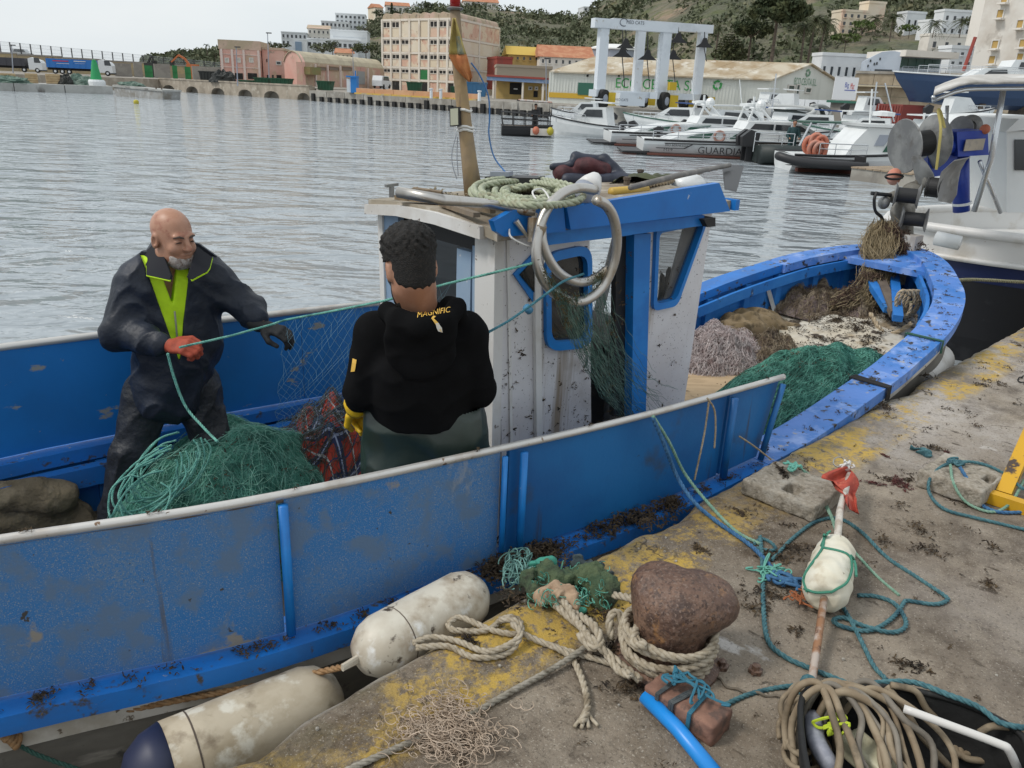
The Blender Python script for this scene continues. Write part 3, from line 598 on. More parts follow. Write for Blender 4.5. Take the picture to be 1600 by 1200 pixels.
M_corr = mat('white_corrugated', (.66, .68, .64), [((.56, .58, .54), .4, .5, .65, (1, 1, .2))], rough=.7); M_rroof = mat('rusty_cream_roof', (.50, .44, .34), [((.33, .24, .14), .3, .42, .60), ((.60, .56, .48), .6, .56, .66), ((.28, .2, .1), .8, .62, .7)], rough=.9)
th = thing('recycling_warehouse', ec.w(ec.L / 2, 1.4, 0), 'long white corrugated warehouse with green lettering and rusty roof', 'warehouse')
zE = ec.at(1000, 117)[1]; zA = eg.at(1266, 100)[1]; uA = eg.at(1266, 100)[0]; zG = eg.at(1312, 128)[1]
solid(ec, 0, ec.L, 1.3, zE, 6, M_corr, th)
for k in range(70): u = ec.L * (k + .5) / 70; ec.ib('rib', u - .06, u + .06, 2.6 if u < 8 else 1.4, zE, .003, .05, M_corr, th)
MB().prism([eg.w(0, 1.3), eg.w(0, zE), eg.w(uA, zA), eg.w(eg.L, zG), eg.w(eg.L, 1.3)], -eg.n * .4).build('gable', M_corr, th, fix=True)
for s in range(6):
 a = ec.u * (-ec.L * s / 6); b = ec.u * (-ec.L * (s + 1) / 6 + .05); e0 = eg.w(-.2, zE + .05, .3); ap = eg.w(uA, zA + .06, .3)
 MB().add([e0 + a, e0 + b, ap + b, ap + a, e0 + a - E3 * .15, e0 + b - E3 * .15, ap + b - E3 * .15, ap + a - E3 * .15], [(0, 1, 2, 3), (7, 6, 5, 4), (0, 4, 5, 1), (1, 5, 6, 2), (2, 6, 7, 3), (3, 7, 4, 0)]).build('roof_sheet', M_rroof, th, fix=True)
e2 = eg.w(eg.L + .2, zG, .3); MB().prism([ap, e2, e2 - ec.u * ec.L, ap - ec.u * ec.L], (0, 0, -.15)).build('roof_sheet', M_rroof, th, fix=True)
M_lgreen = mat('green_lettering', (.035, .30, .07), rough=.6)
def sign(pl, s, x0, y0, x1, y1, mt, par, d=.06):
 u0, za = pl.at(x0, y1); u1, zb_ = pl.at(x1, y0); zc = pl.at(x0, y0)[1]; text(s, pl.w(u0, za, d), pl.u if pl.u[0] > 0 else -pl.u, E3, zc - za, mt, par, width=abs(u1 - u0))
sign(ec, 'ECO CEUTA S.L.', 962, 121.5, 1096, 137, M_lgreen, th)
def recycle(pl, x, y, rpx, mt, par):
 u, z = pl.at(x, y); r = abs(pl.at(x + rpx, y)[0] - u); m = MB()
 for k in range(3):
  a = math.pi / 2 + k * 2 * math.pi / 3
  def q(rad, an, d): return pl.w(u + rad * math.cos(an), z + rad * math.sin(an), d)
  for a0, a1 in ((a - .55, a + .12), (a + .12, a + .75)):
   m.prism([q(r * .62, a0, .056), q(r, a0, .056), q(r * 1.02, a1, .056), q(r * .6, a1, .056)], pl.n * .05)
  m.prism([q(r * .4, a + .8, .056), q(r * 1.2, a + .8, .056), q(r * .75, a + 1.35, .056)], pl.n * .05)
 m.build('recycling_symbol', mt, par, fix=True)
recycle(ec, 1121, 133, 7.5, M_lgreen, th); sign(eg, 'ECO CEUTA S.L.', 1240, 121, 1277, 132, mat('grey_green_lettering', (.16, .30, .2), rough=.6), th); recycle(eg, 1262, 114, 3.5, MATS['grey_green_lettering'], th)
pbox(ec, th, 'yellow_base', 858, 144, 925, 155, .052, .1, mat('yellow_base_paint', (.60, .38, .04), rough=.7)); f = pbox(ec, th, 'green_door', 904, 129, 927, 149, .06, .16, mat('dark_green_door', (.03, .13, .09), rough=.6))
for a, b, c, d in ((1231, 1240, 132, 143), (1244, 1247, 131, 150), (1258, 1266, 136, 146)): win(eg, th, a, c, b, d, M_frame, mat('green_grey_pane', (.06, .09, .08), rough=.3))
for x in (918, 967): pbox(ec, th, 'vent', x - 1, 116.5, x + 1.5, 120, .055, .2, M_dark)
bm_ = plane_px(1306, 1343, 84, 83.6)
th = thing('hoarding', bm_.w(bm_.L / 2, 1.4, 0), 'white hoarding with blue and red BigMat lettering', 'sign'); u0, u1, z0, z1 = bm_.px(1307, 120, 1343, 157); bm_.ib('board', 0, bm_.L, z0, z1, -.3, 0, mat('pale_board', (.70, .72, .75), rough=.6), th)
M_sblue = mat('sign_blue', (.03, .06, .40), rough=.5); M_sred = mat('sign_red', (.55, .03, .03), rough=.5)
sign(bm_, 'Big', 1319.5, 128.5, 1327.5, 139, M_sblue, th, .01); sign(bm_, 'Mat', 1328, 129.5, 1336, 139.5, M_sred, th, .01); bm_.ib('underline', *bm_.px(1319.5, 140.2, 1336, 142), .005, .02, M_sblue, th)
M_stone = mat('brown_retaining_wall', (.36, .30, .22), [((.27, .22, .16), .6, .45, .6), ((.45, .39, .3), .3, .55, .66)], rough=.95)
rw = plane_px(1336, 1600, 92, 84)
th = thing('retaining_wall', rw.w(rw.L / 2, 1.4, 0), 'long brown stone retaining wall below the blue glass building', 'wall'); zt = rw.at(1400, 116)[1]
for k in range(8):
 a, b = rw.L * k / 8, rw.L * (k + 1) / 8 - .04
 for j in range(4): rw.ib('stone_course', a, b, 1.3 + (zt - 1.3) * j / 4, 1.3 + (zt - 1.3) * (j + 1) / 4 - .04, -1, .02 * ((k + j) % 3), M_stone, th)
rw.ib('coping', 0, rw.L, zt, zt + .25, -1.1, .15, M_qcon, th); rw.ib('ledge', 0, rw.L, rw.at(1400, 137)[1], rw.at(1400, 135)[1], .05, .9, M_roofc, th)
bgp = plane_px(1352, 1403, 103, 102); bgs = Plane(bgp.w(bgp.L, 0), PY(1475, 100, 103))
M_panel = mat('pale_blue_panels', (.50, .56, .64), [((.44, .5, .58), .5, .45, .6)], rough=.5); M_gg = mat('green_tinted_glass', (.025, .075, .065), [((.06, .14, .11), .5, .5, .65)], rough=.15)
th = thing('glass_fronted_building', bgs.w(0, zt, 0), 'modern building with pale blue panels, curved roof and green glass front', 'building')
arc = [(u, bgp.at(1352 + 51 * f, np.interp(f, [0, .35, .7, 1], [92, 81, 79, 82]))[1]) for f, u in ((f, bgp.L * f) for f in np.linspace(0, 1, 9))]
MB().prism([bgp.w(0, zt - 1)] + [bgp.w(u, z) for u, z in arc] + [bgp.w(bgp.L, zt - 1)], -bgp.n * 8).build('panel_wall', M_panel, th, fix=True)
for k in range(1, 8): bgp.ib('joint', bgp.L * k / 8 - .02, bgp.L * k / 8 + .02, zt, arc[4][1] - 2, .003, .03, M_tank, th)
for x, y in ((1360, 93), (1366, 98), (1375, 90), (1356, 101), (1370, 97)): pbox(bgp, th, 'slot_window', x - .7, y, x + .9, y + 4, .003, .05, M_pane)
pbox(bgp, th, 'low_window', 1367, 108, 1393, 113, .003, .08, M_pane); za = bgs.at(1404, 88)[1]; zb2 = bgs.at(1404, 116)[1]
solid(bgs, .05, bgs.L, zt - 1, za, 6, M_panel, th, 'front_block', -.6)
for k in range(5): bgs.ib('pane', .2 + (bgs.L - .4) * k / 5, .2 + (bgs.L - .4) * (k + 1) / 5 - .06, zb2 + .8, za - .1, -.59, -.4, M_gg, th)
MB().obox(bgs.w(-.2, za, -7), bgs.u * (bgs.L + 1.2), bgs.n * 8, E3 * .7).build('roof', M_whitew, th)
rl = MB()
for k in range(9): rl.bar(bgs.w(bgs.L * k / 8, zt + .25, .6), bgs.w(bgs.L * k / 8, zt + 1.3, .6), .05, .05, up=(1, 0, 0))
for h in (.7, 1.3): rl.bar(bgs.w(0, zt + h, .6), bgs.w(bgs.L, zt + h, .6), .05, .05)
rl.build('railing', M_tank, th)
hillblock('long low white building left of the blue glass one', 1280, 88, 1350, 116, 112, 3, M_white, base=zt - 1, grid=(6, 1, .3, .3), name='low_building')
hillblock('beige four-storey house with tower on the slope', 1300, 18, 1340, 55, 0, 4, M_cream, grid=(4, 3, .35, .45))
hillblock('beige stair tower beside the four-storey house', 1338, 4, 1364, 50, 0, 3, M_cream, wins=((1341, 30, 1345, 35), (1341, 16, 1345, 21)))
hillblock('white house with tiled corner behind the palms', 1399, 20, 1428, 50, 0, 3, M_white, grid=(3, 1, .3, .3), name='house', cat='house')
hillblock('white stepped house, lower left block', 1436, 33, 1456, 60, 0, 3, M_white, grid=(2, 1, .3, .4), name='house', cat='house')
hillblock('white stepped house, upper block with balcony', 1455, 18, 1513, 58, 0, 3, M_white, grid=(5, 2, .3, .35), name='house', cat='house')
hillblock('pale grey house with big terrace below the palms', 1440, 57, 1516, 84, 0, 3, M_whitew, grid=(4, 1, .25, .35), name='house', cat='house')
hillblock('white garage house right of the glass building', 1478, 76, 1514, 106, 108, 2.5, M_white, grid=(3, 2, .35, .3), name='house', cat='house')
pl, th = hillblock('big worn white apartment block at the right edge', 1513, -60, 1680, 104, 98, 3, mat('stained_white_render', (.68, .65, .60), [((.55, .50, .44), .15, .45, .58), ((.42, .38, .33), .3, .6, .68)], rough=.9), Yb=88)
for x, y in ((1559, 14), (1551, 62), (1546, 86), (1566, -10), (1590, 30), (1594, 60), (1590, 82)): win(pl, th, x, y, x + 9, y + 15, M_frame, mat('ochre_shutter', (.45, .30, .10), rough=.8)); pbox(pl, th, 'balcony', x - 2, y + 15, x + 11, y + 17, .003, .8, M_whitew)
hillblock('upper white apartment block behind the worn one', 1520, -40, 1565, 40, 112, 3, M_whitew, grid=(4, 5, .3, .4))
M_cont = mat('red_container_steel', (.25, .045, .035), [((.18, .05, .04), .6, .5, .65)], rough=.7)
cp = plane_px(1354, 1420, 63, 60); th = thing('shipping_container', cp.w(cp.L / 2, 1.4, 0), 'dark red shipping container behind the moored white boat', 'container'); u0, u1, z0, z1 = cp.px(1355, 161, 1418, 190); solid(cp, 0, cp.L, 1.4, z1, 2.4, M_cont, th, 'body')
for k in range(16): cp.ib('corrugation', cp.L * (k + .2) / 16, cp.L * (k + .7) / 16, 1.5, z1 - .1, .003, .06, M_cont, th)
gp = plane_px(1305, 1352, 66, 64); th = thing('storage_shed', gp.w(gp.L / 2, 1.4, 0), 'grey lean-to shed left of the red container', 'shed'); solid(gp, 0, gp.L, 1.4, gp.at(1320, 161)[1], 3, M_wallg, th, 'body'); solid(gp, -.2, gp.L + .2, gp.at(1320, 161)[1], gp.at(1320, 160)[1] + .12, 3.4, MATS['dark_green_door'], th, 'roof', .3)
cp2 = plane_px(1205, 1306, 72, 68); th = thing('low_wall', cp2.w(cp2.L / 2, 1.4, 0), 'long low white wall below the recycling warehouse', 'wall')
for k in range(5): cp2.ib('wall_section', cp2.L * k / 5, cp2.L * (k + 1) / 5 - .04, 1.36, cp2.at(1250, 155)[1], -.3, 0, M_white, th)
# ================================================================== FAR SHORE: vegetation
def leafcloud(m, c, r, n, s, rng, flat=1.):
 N_ = lambda v: v / (np.linalg.norm(v, axis=1)[:, None] + 1e-9)
 p = np.array(c) + N_(rng.normal(size=(n, 3))) * np.array(r) * rng.uniform(.45, 1.0, (n, 1)) ** .6; a = N_(rng.normal(size=(n, 3))); k = s * rng.uniform(.5, 1.3, (n, 1)); b = N_(np.cross(a, rng.normal(size=(n, 3)))) * k * .6; a = a * k
 m.add(np.stack([p - a, p + b, p + a, p - b], 1).reshape(-1, 3), [(4 * i, 4 * i + 1, 4 * i + 2, 4 * i + 3) for i in range(n)])
M_leafs = [mat('scrub_leaf_dark', (.085, .10, .06), [((.13, .14, .085), .25, .42, .6), ((.19, .18, .11), .12, .58, .68)], rough=.9, spec=.2), mat('tree_leaf_deep', (.045, .06, .03), [((.08, .09, .04), .5, .45, .6)], rough=.85, spec=.25), mat('palm_leaf', (.05, .062, .025), [((.09, .09, .04), .6, .5, .65)], rough=.7, spec=.3), mat('bright_shrub_leaf', (.07, .11, .03), [((.11, .14, .05), .4, .45, .6)], rough=.85, spec=.25)]
M_bark = mat('grey_brown_bark', (.14, .11, .085), [((.09, .07, .055), 3, .45, .6)], rough=.95)
rng = np.random.default_rng(3); m = MB()
for i in range(6500):
 px = rng.uniform(230, 1640); k = rng.uniform(.0, 1) ** 1.0
 if px > 1290 and k < .22 and rng.uniform() < .8: continue
 if fbm(px * .012, k * 6, 3, 3) < -.28: continue
 p = hill_pt(px, k); sc = rng.uniform(.7, 2.3) * (1.2 if k > .3 else .9)
 if px < 350: sc *= 1.2
 leafcloud(m, p + A_([0, 0, sc * .4]), (sc * 1.3, sc * 1.3, sc), 20, sc * .36, rng)
o = m.build('hillside_scrub', M_leafs[0]); tag(o, 'dense olive scrub covering the hillside', 'scrub', kind='stuff')
def tree(label, px, ybase, ytop, wpx, Y, leaf, kind='round', n=420, z0=None, seed=1, group=None, cat='tree'):
 Y = min(Y, hillY(px, ybase)) if px > 1290 else Y; rng = np.random.default_rng(seed); b = PY(px, ybase, Y); t = PY(px, ytop, Y); b = A_([b[0], Y, b[2] if z0 is None else z0]); H = t[2] - b[2]; R = wpx * Y * .000751 / 2
 th = thing({'palm': 'palm_tree', 'round': 'tree', 'pine': 'pine_tree', 'norfolk': 'norfolk_pine', 'cypress': 'cypress_tree'}[kind], b, label, cat, group); tr = MB(); cr = MB()
 if kind == 'palm':
  lean = rng.uniform(-.06, .06) * H; path = [b + A_([lean * f ** 2, 0, H * .78 * f]) for f in np.linspace(-.1, 1, 8)]; tr.tube(path, np.linspace(.028, .02, 8) * H, 7); hub = path[-1]
  for k in range(34):
   an = k * 2.4; el = rng.uniform(-.5, 1.3); L = R * rng.uniform(.85, 1.1); prev = None; side = A_([-math.sin(an), math.cos(an), 0])
   for j in range(6):
    f = j / 5; p = hub + A_([math.cos(an), math.sin(an), 0]) * L * f * math.cos(el * .6) + E3 * (L * f * math.sin(el) - L * .75 * f * f)
    if prev is not None:
     for q in range(2):
      for sg in (-1, 1):
       pp = prev + (p - prev) * q / 2; tip = pp + side * sg * L * .17 * math.sin(math.pi * (.15 + .8 * f)) + (p - prev) * .7 - E3 * L * .06; cr.add([pp, pp + (p - prev) * .35, tip], [(0, 1, 2)])
    prev = p
 elif kind == 'norfolk':
  tr.tube([b, b + E3 * H], [.02 * H, .004 * H], 6)
  for j in range(11):
   f = .15 + .83 * j / 11; rr = R * (1 - f) ** .8
   for k in range(8):
    an = k * .785 + j; e = b + E3 * (H * f) + A_([math.cos(an), math.sin(an), .12]) * rr; s = b + E3 * H * f; tr.tube([s, e], [.03, .01], 3)
    for q in (.4, .6, .8, 1): leafcloud(cr, s + (e - s) * q, (rr * .16, rr * .16, rr * .06), 5, rr * .13, rng)
 else:
  hc = {'round': .42, 'pine': .6, 'cypress': .1}[kind]; tr.tube([b - E3 * .5, b + E3 * H * (hc + .15)], [.035 * H, .02 * H], 7)
  if kind == 'cypress':
   for j in range(9): leafcloud(cr, b + E3 * H * (.12 + .85 * j / 9), (R * (1 - j / 11), R * (1 - j / 11), H * .09), n // 9, R * .5, rng)
  else:
   for j in range(13):
    d = nrm(rng.normal(size=3)); c = b + E3 * H * (hc + (1 - hc) / 2) + d * A_([R * .72, R * .6, H * (1 - hc) * .36]); tr.tube([b + E3 * H * hc, (b + E3 * H * hc + c) / 2 + E3 * .05 * H, c], [.016 * H, .011 * H, .004 * H], 4)
    leafcloud(cr, c, (R * .36, R * .36, H * (1 - hc) * .24), n // 13, R * .085, rng)
 tr.build('trunk', M_bark, th); cr.build('crown', leaf, th)
tree('huge dark tree filling the slope above the recycling warehouse', 1205, 96, -6, 105, 120, M_leafs[1], 'pine', 2600, seed=4)
tree('rounded dark tree leaning left beside the huge one', 1168, 100, 30, 66, 126, M_leafs[1], 'pine', 1400, seed=5)
tree('layered araucaria standing left of the dark trees', 1138, 100, 45, 62, 128, M_leafs[2], 'norfolk', seed=6)
tree('small palm left of the layered araucaria', 1117, 92, 32, 30, 135, M_leafs[2], 'palm', seed=7)
tree('tall palm right of the huge dark tree, nearest to it', 1250, 100, 22, 44, 122, M_leafs[2], 'palm', seed=8)
tree('tall palm in the middle of the three on the slope', 1262, 98, 12, 52, 124, M_leafs[2], 'palm', seed=9)
tree('tall palm with leaning trunk beside the beige house', 1278, 96, 18, 50, 126, M_leafs[2], 'palm', seed=10)
tree('bushy palm below the beige stair tower', 1367, 52, 22, 42, 165, M_leafs[2], 'palm', seed=11)
tree('palm standing alone on the grassy bank', 1390, 62, 20, 42, 150, M_leafs[2], 'palm', seed=12)
tree('palm in front of the white stepped house, left one', 1457, 57, 31, 36, 126, M_leafs[2], 'palm', seed=13)
tree('palm with yellow heart at the terrace, right one', 1499, 57, 27, 38, 124, M_leafs[2], 'palm', seed=14)
tree('green bush tree beside the worn apartment block', 1518, 52, 22, 34, 118, M_leafs[1], 'round', 700, seed=15)
tree('dark hedge tree behind the glass building', 1345, 60, 32, 40, 160, M_leafs[3], 'round', 700, seed=16)
tree('shrub on the green bank below the palms', 1320, 76, 52, 46, 140, M_leafs[3], 'round', 600, seed=17)
tree('low shrub right of the green bank', 1420, 56, 38, 34, 140, M_leafs[3], 'round', 500, seed=18)
tree('lone palm on the low hill left of the pink building', 324, 86, 66, 12, 280, M_leafs[2], 'palm', seed=19)
tree('dark pine on the low hill at the fence end', 286, 92, 77, 16, 285, M_leafs[1], 'round', 260, seed=20)
tree('dense tree beside the pink building wall', 337, 95, 78, 20, 275, M_leafs[1], 'round', 320, seed=21)
tree('dark tree behind the pink building, left of pair', 425, 78, 65, 20, 240, M_leafs[1], 'round', 300, seed=22)
tree('dark tree behind the pink building, right of pair', 442, 79, 67, 26, 240, M_leafs[1], 'round', 300, seed=23)
tree('grey-green tree in front of the hospital wing', 505, 90, 68, 42, 225, M_leafs[0], 'round', 480, seed=24)
tree('taller tree right of the hospital palm', 520, 88, 63, 30, 228, M_leafs[1], 'round', 380, seed=25)
tree('tree mass left of the warehouse', 572, 96, 66, 46, 215, M_leafs[1], 'round', 520, seed=26)
tree('pale bare-looking tree above the hospital', 571, 58, 36, 30, 280, M_leafs[0], 'round', 420, seed=27)
tree('round umbrella pine on the ridge', 666, 24, 3, 27, 400, M_leafs[1], 'pine', 420, seed=28)
tree('pointed cypress on the ridge', 612, 20, 4, 6, 420, M_leafs[1], 'cypress', 160, seed=29)
tree('small palm by the hospital wall', 541, 88, 74, 12, 222, M_leafs[2], 'palm', seed=30)
tree('spreading tree on the ridge left of the warehouse', 594, 32, 16, 26, 380, M_leafs[1], 'round', 320, seed=31)
# ================================================================== FAR SHORE: pier clutter, trucks, skips
M_pier = mat('grey_pier', (.42, .42, .40), [((.33, .33, .31), .5, .45, .6), ((.14, .13, .12), .5, .6, .68, (1, 1, .4))], rough=.9)
pp = Plane(PZ(-60, 140, 0), PZ(178, 147.5, 0)); m = MB()
th = thing('low_pier', pp.w(pp.L / 2, 0, 0), 'low pale pier jutting into the water at far left', 'pier')
for k in range(3): pp.ib('pier_block', pp.L * k / 3, pp.L * (k + 1) / 3 - .08, -1, .88 + .02 * k, -9, 0, M_pier, th)
M_wood = mat('pale_crate_wood', (.50, .38, .22), [((.42, .3, .17), 2, .45, .6)], rough=.85); M_netg = mat('far_net_green', (.10, .16, .13), [((.2, .26, .22), 1.5, .45, .6)], rough=.95); M_tarp = mat('black_tarp', (.03, .032, .03), rough=.7)
def ongr(pl, x, d): return pl.at(x, 125)[0]
for x0, x1, h, lab in ((-6, 25, 1.1, 'wooden crate at the left image edge on the pier'), (40, 60, 1.2, 'wooden crate in the middle of the pier'), (73, 96, 1.25, 'wooden crate with sacks beside the dark box on the pier')):
 u0, u1 = ongr(pp, x0, 0), ongr(pp, x1, 0); th = thing('wooden_crate', pp.w((u0 + u1) / 2, .93, -3), lab, 'crate', 'crates on the far pier')
 pp.ib('body', u0, u1, .93, .93 + h * .9, -4, -3, M_wood, th)
 for k in range(4): pp.ib('slat', u0, u1, .97 + h * .22 * k, .97 + h * .22 * k + h * .16, -2.99, -2.93, M_wood, th)
def heap(name, label, cat, c, r, mt, seed=0, amp=.35, n=14, parent=None):
 G = []
 for i in range(n + 1):
  a = math.pi / 2 * i / n; row = []
  for k in range(2 * n + 1):
   b = 2 * math.pi * (k % (2 * n)) / (2 * n); f = 1 + amp * fbm(math.cos(b) * 2 + seed, math.sin(b) * 2, a * 2, 4); row.append((c[0] + r[0] * math.cos(a) * math.cos(b) * f, c[1] + r[1] * math.cos(a) * math.sin(b) * f, c[2] + r[2] * math.sin(a) * f))
  G.append(row)
 o = MB().grid(G).build(name, mt, parent, smooth=False)
 if parent is None: tag(o, label, cat)
 return o
for x, d, r, mt, lab in ((12, -1.5, (2.5, 1.2, .7), M_netg, 'grey-green net heap at the left end of the pier'), (104, -3, (.9, .8, 1.1), M_tarp, 'black tarpaulin-covered stack on the pier'), (122, -3.5, (1.6, 1, 1.1), M_netg, 'grey-green net heap left of the green beacon'), (141, -3, (1.3, .9, .9), M_netg, 'small net heap touching the beacon base')):
 heap('net_heap', lab, 'net heap', pp.w(ongr(pp, x, 0), .9, d), r, mt, x)
b = pp.w(ongr(pp, 153, 0), .92, -2.5); th = thing('harbour_beacon', b, 'green tapered harbour beacon on a white base', 'beacon')
MB().lathe([(1.0, 0), (1.0, .45), (.85, .7)], b, n=16).build('base', M_white, th); MB().lathe([(.66, .7), (.3, 2.75), (.25, 2.77), (.25, 2.95), (.05, 3.0)], b, n=16).build('tower', mat('beacon_green', (.02, .30, .10), rough=.5), th)
M_tyre = mat('tyre_rubber', (.02, .02, .02), rough=.85); M_cab = mat('truck_white', (.68, .70, .72), rough=.4)
def truck(label, xs, ys, xc, Y, trailer_mat, h_tr, stripes=()):
 pl = plane_px(xs, xc, Y, Y * 1.015); th = thing('lorry', pl.w(pl.L / 2, 1.75, 0), label, 'truck'); g = 1.75; L = pl.L; cl = 2.6
 ztr = pl.at(xs, ys)[1]; Lt = L - cl - .7
 pl.ib('trailer', 0, Lt, g + 1.2, ztr, -2.5, 0, trailer_mat, th); pl.ib('chassis', 0, Lt + 1.2, g + .75, g + 1.198, -1.9, -.6, M_tyre, th)
 for k in range(8): pl.ib('rib', Lt * (k + .5) / 8 - .04, Lt * (k + .5) / 8 + .04, g + 1.25, ztr - .05, .003, .05, trailer_mat, th)
 c0 = L - cl; cab = MB().prism([pl.w(c0, g + .6, 0), pl.w(L, g + .6, 0), pl.w(L, g + 2.0, 0), pl.w(L - .35, ztr - .3, 0), pl.w(c0 + .6, ztr + .25, 0), pl.w(c0, ztr, 0)], -pl.n * 2.5).build('cab', M_cab, th, fix=True)
 w_ = MB().prism([pl.w(c0 + 1.2, g + 2.0, .003), pl.w(L - .15, g + 2.0, .003), pl.w(L - .4, g + 3.0, .003), pl.w(c0 + 1.2, g + 3.0, .003)], pl.n * .03).build('window', M_pane, cab, fix=True)
 pl.ib('bumper', L - .5, L + .1, g + .35, g + .598, -2.5, .02, M_tyre, th)
 for u in (1.5, 2.8, 4.1, c0 - 1.0, L - 1.0):
  wh = MB().lathe([(.5, 0), (.5, .3)], pl.w(u, g + .5, -.3), pl.n, 14).build('wheel', M_tyre, th); MB().lathe([(.24, .3), (.22, .33)], pl.w(u, g + .5, -.3), pl.n, 10).build('hub', M_cab, wh)
 for (x0, y0, x1, y1, mt) in stripes: pbox(pl, th, 'painted_band', x0, y0, x1, y1, .052, .07, mt)
truck('lorry with dark grey trailer and white cab, far left', -50, 87, 68, 178, mat('dark_trailer', (.05, .05, .06), rough=.6), 3)
truck('lorry with bright blue trailer and white cab', 75, 91, 177, 172, mat('blue_trailer', (.02, .16, .50), rough=.5), 3, [(82, 94, 107, 96.5, M_sred), (88, 98.5, 108, 100, M_white), (115, 95, 134, 97, M_white), (117, 99, 133, 100, M_white)])
def car(name, label, c, rz, L, Wd, H, body, cat='car', van=False):
 R = A_([[math.cos(rz), -math.sin(rz), 0], [math.sin(rz), math.cos(rz), 0], [0, 0, 1]]); c = A_(c); T = lambda x, y, z: c + R @ A_([x, y, z])
 th = thing(name, c, label, cat)
 pr = [(-.5, .2), (.5, .2), (.5, .5), (.44, .58), (.3, .62), (.2, .98), (-.42, 1), (-.5, .62)] if van else [(-.5, .2), (.5, .2), (.5, .5), (.28, .6), (.12, .97), (-.25, 1), (-.42, .62), (-.5, .58)]
 b = MB().prism([T(x * L, -Wd / 2, z * H) for x, z in pr], R @ A_([0, Wd, 0])).build('body', body, th, fix=True)
 x0, x1 = (-.36, .2) if van else (-.3, .16)
 for s in (-1, 1): MB().prism([T(x0 * L, s * (Wd / 2 + .004), .64 * H), T((x1 + .06) * L, s * (Wd / 2 + .004), .64 * H), T(x1 * L - .1, s * (Wd / 2 + .004), .92 * H), T((x0 + .06) * L, s * (Wd / 2 + .004), .93 * H)], R @ A_([0, s * .02, 0])).build('window', M_pane, b, fix=True)
 for x in (-.3, .31):
  for s in (-1, 1): MB().lathe([(.17 * H, 0), (.17 * H, .2)], T(x * L, s * (Wd / 2 - .18), .19 * H), R @ A_([0, s, 0]), 12).build('wheel', M_tyre, th)
 return th
car('van', 'white van parked up on the sea wall above the dark lorry', sw.w(sw.at(33, 80)[0], sw.at(33, 89)[1], -3.5), .1, 4.5, 1.9, 1.9, M_cab, 'van', True)
car('van', 'white van parked in front of the vaulted shed', vs_.w(vs_.at(573, 120)[0], 1.75, 3), math.atan2(vs_.u[1], vs_.u[0]), 4.5, 1.9, 2.2, M_cab, 'van', True)
car('parked_car', 'white car at the foot of the cream warehouse', cw.w(cw.at(625, 120)[0], 1.36, 6), .1, 4.2, 1.8, 1.45, M_cab)
def skip(label, x0, y0, x1, y1, Y, mt, g=1.75, name='waste_skip', dep=2.2):
 pl = plane_px(x0, x1, Y, Y); u0, u1, z0, z1 = pl.px(x0, y0, x1, y1); th = thing(name, pl.w(pl.L / 2, g, 0), label, 'skip')
 MB().prism([pl.w(.25, g, 0), pl.w(pl.L - .25, g, 0), pl.w(pl.L, z1, 0), pl.w(0, z1, 0)], -pl.n * dep).build('body', mt, th, fix=True); pl.ib('rim', -.08, pl.L + .08, z1, z1 + .14, -dep, .1, mt, th)
 for k in range(5): pl.ib('rib', pl.L * (k + .5) / 5 - .05, pl.L * (k + .5) / 5 + .05, g + .1, z1, .003, .1, mt, th)
M_skip = mat('skip_green', (.02, .085, .045), [((.03, .06, .03), .8, .5, .65)], rough=.75)
skip('green skip piled against the pink building, left one', 372, 126, 397, 133, 128, M_skip); skip('large dark green skip in front of the lower pink building', 396, 122, 420, 134.5, 126, M_skip); skip('green skip beside the vaulted gable', 421, 123, 452, 136, 124, M_skip); skip('green skip under the shed side wall', 494, 127.5, 517, 139, 118, M_skip, 1.4); skip('green tank-like skip at the warehouse foot', 635, 129, 658, 140, 140, M_skip, 1.36); skip('black container left of the pink building', 311, 112, 336, 128, 135, M_tarp, name='dark_container'); skip('blue container behind the mast', 727, 129, 761, 146, 130, mat('worn_blue_container', (.05, .17, .33), [((.12, .2, .3), .8, .5, .6)], rough=.7), 1.36, 'blue_container'); skip('small green container left of the blue one', 704, 136, 712, 144, 128, M_skip, 1.36)
heap('net_heap', 'dark green net heap beside the black container', 'net heap', A_([*PY(348, 120, 132)[:2], 1.75]), (2.0, 1.4, 1.6), M_tarp, 5)
kp = plane_px(541, 557, 108, 108); th = thing('kiosk', kp.w(kp.L / 2, 1.4, 0), 'bright blue kiosk with white panel on the far quay', 'kiosk'); M_kb = mat('kiosk_blue', (.02, .20, .55), rough=.5)
kp.ib('body', kp.L * .4, kp.L, 1.36, kp.at(550, 121)[1], -1.4, 0, M_kb, th); kp.ib('roof', 0, kp.L, kp.at(550, 121)[1], kp.at(550, 118.5)[1], -1.6, .2, M_kb, th); kp.ib('panel', 0, kp.L * .38, 1.4, kp.at(545, 123)[1], -1.2, -.1, M_white, th); kp.ib('mast', kp.L * .75, kp.L * .85, kp.at(550, 118.4)[1], kp.at(550, 110)[1], -.8, -.6, M_kb, th)
def arm(label, pts, Y, mt, w_=.45, name='excavator'):
 P = [PY(x, y, Y) for x, y in pts]; th = thing(name, (P[0][0], P[0][1], 1.75), label, 'excavator');
 MB().box((P[0][0] + .4, P[0][1] + .6, (P[0][2] + 1.75) / 2), (2.4, 1.8, P[0][2] - 1.75 + .8)).build('body', mt, th)
 for a, b in zip(P[:-2], P[1:-1]): MB().bar(a, b, .4, w_).build('boom', mt, th)
 MB().bar(P[-2], P[-1], .35, w_ * .7).build('stick', mt, th); MB().prism([P[-1] + A_(q) for q in ((-.5, 0, .3), (.5, 0, .3), (.3, 0, -.9), (-.4, 0, -.7))], (0, .7, 0)).build('grab', M_tarp, th, fix=True)
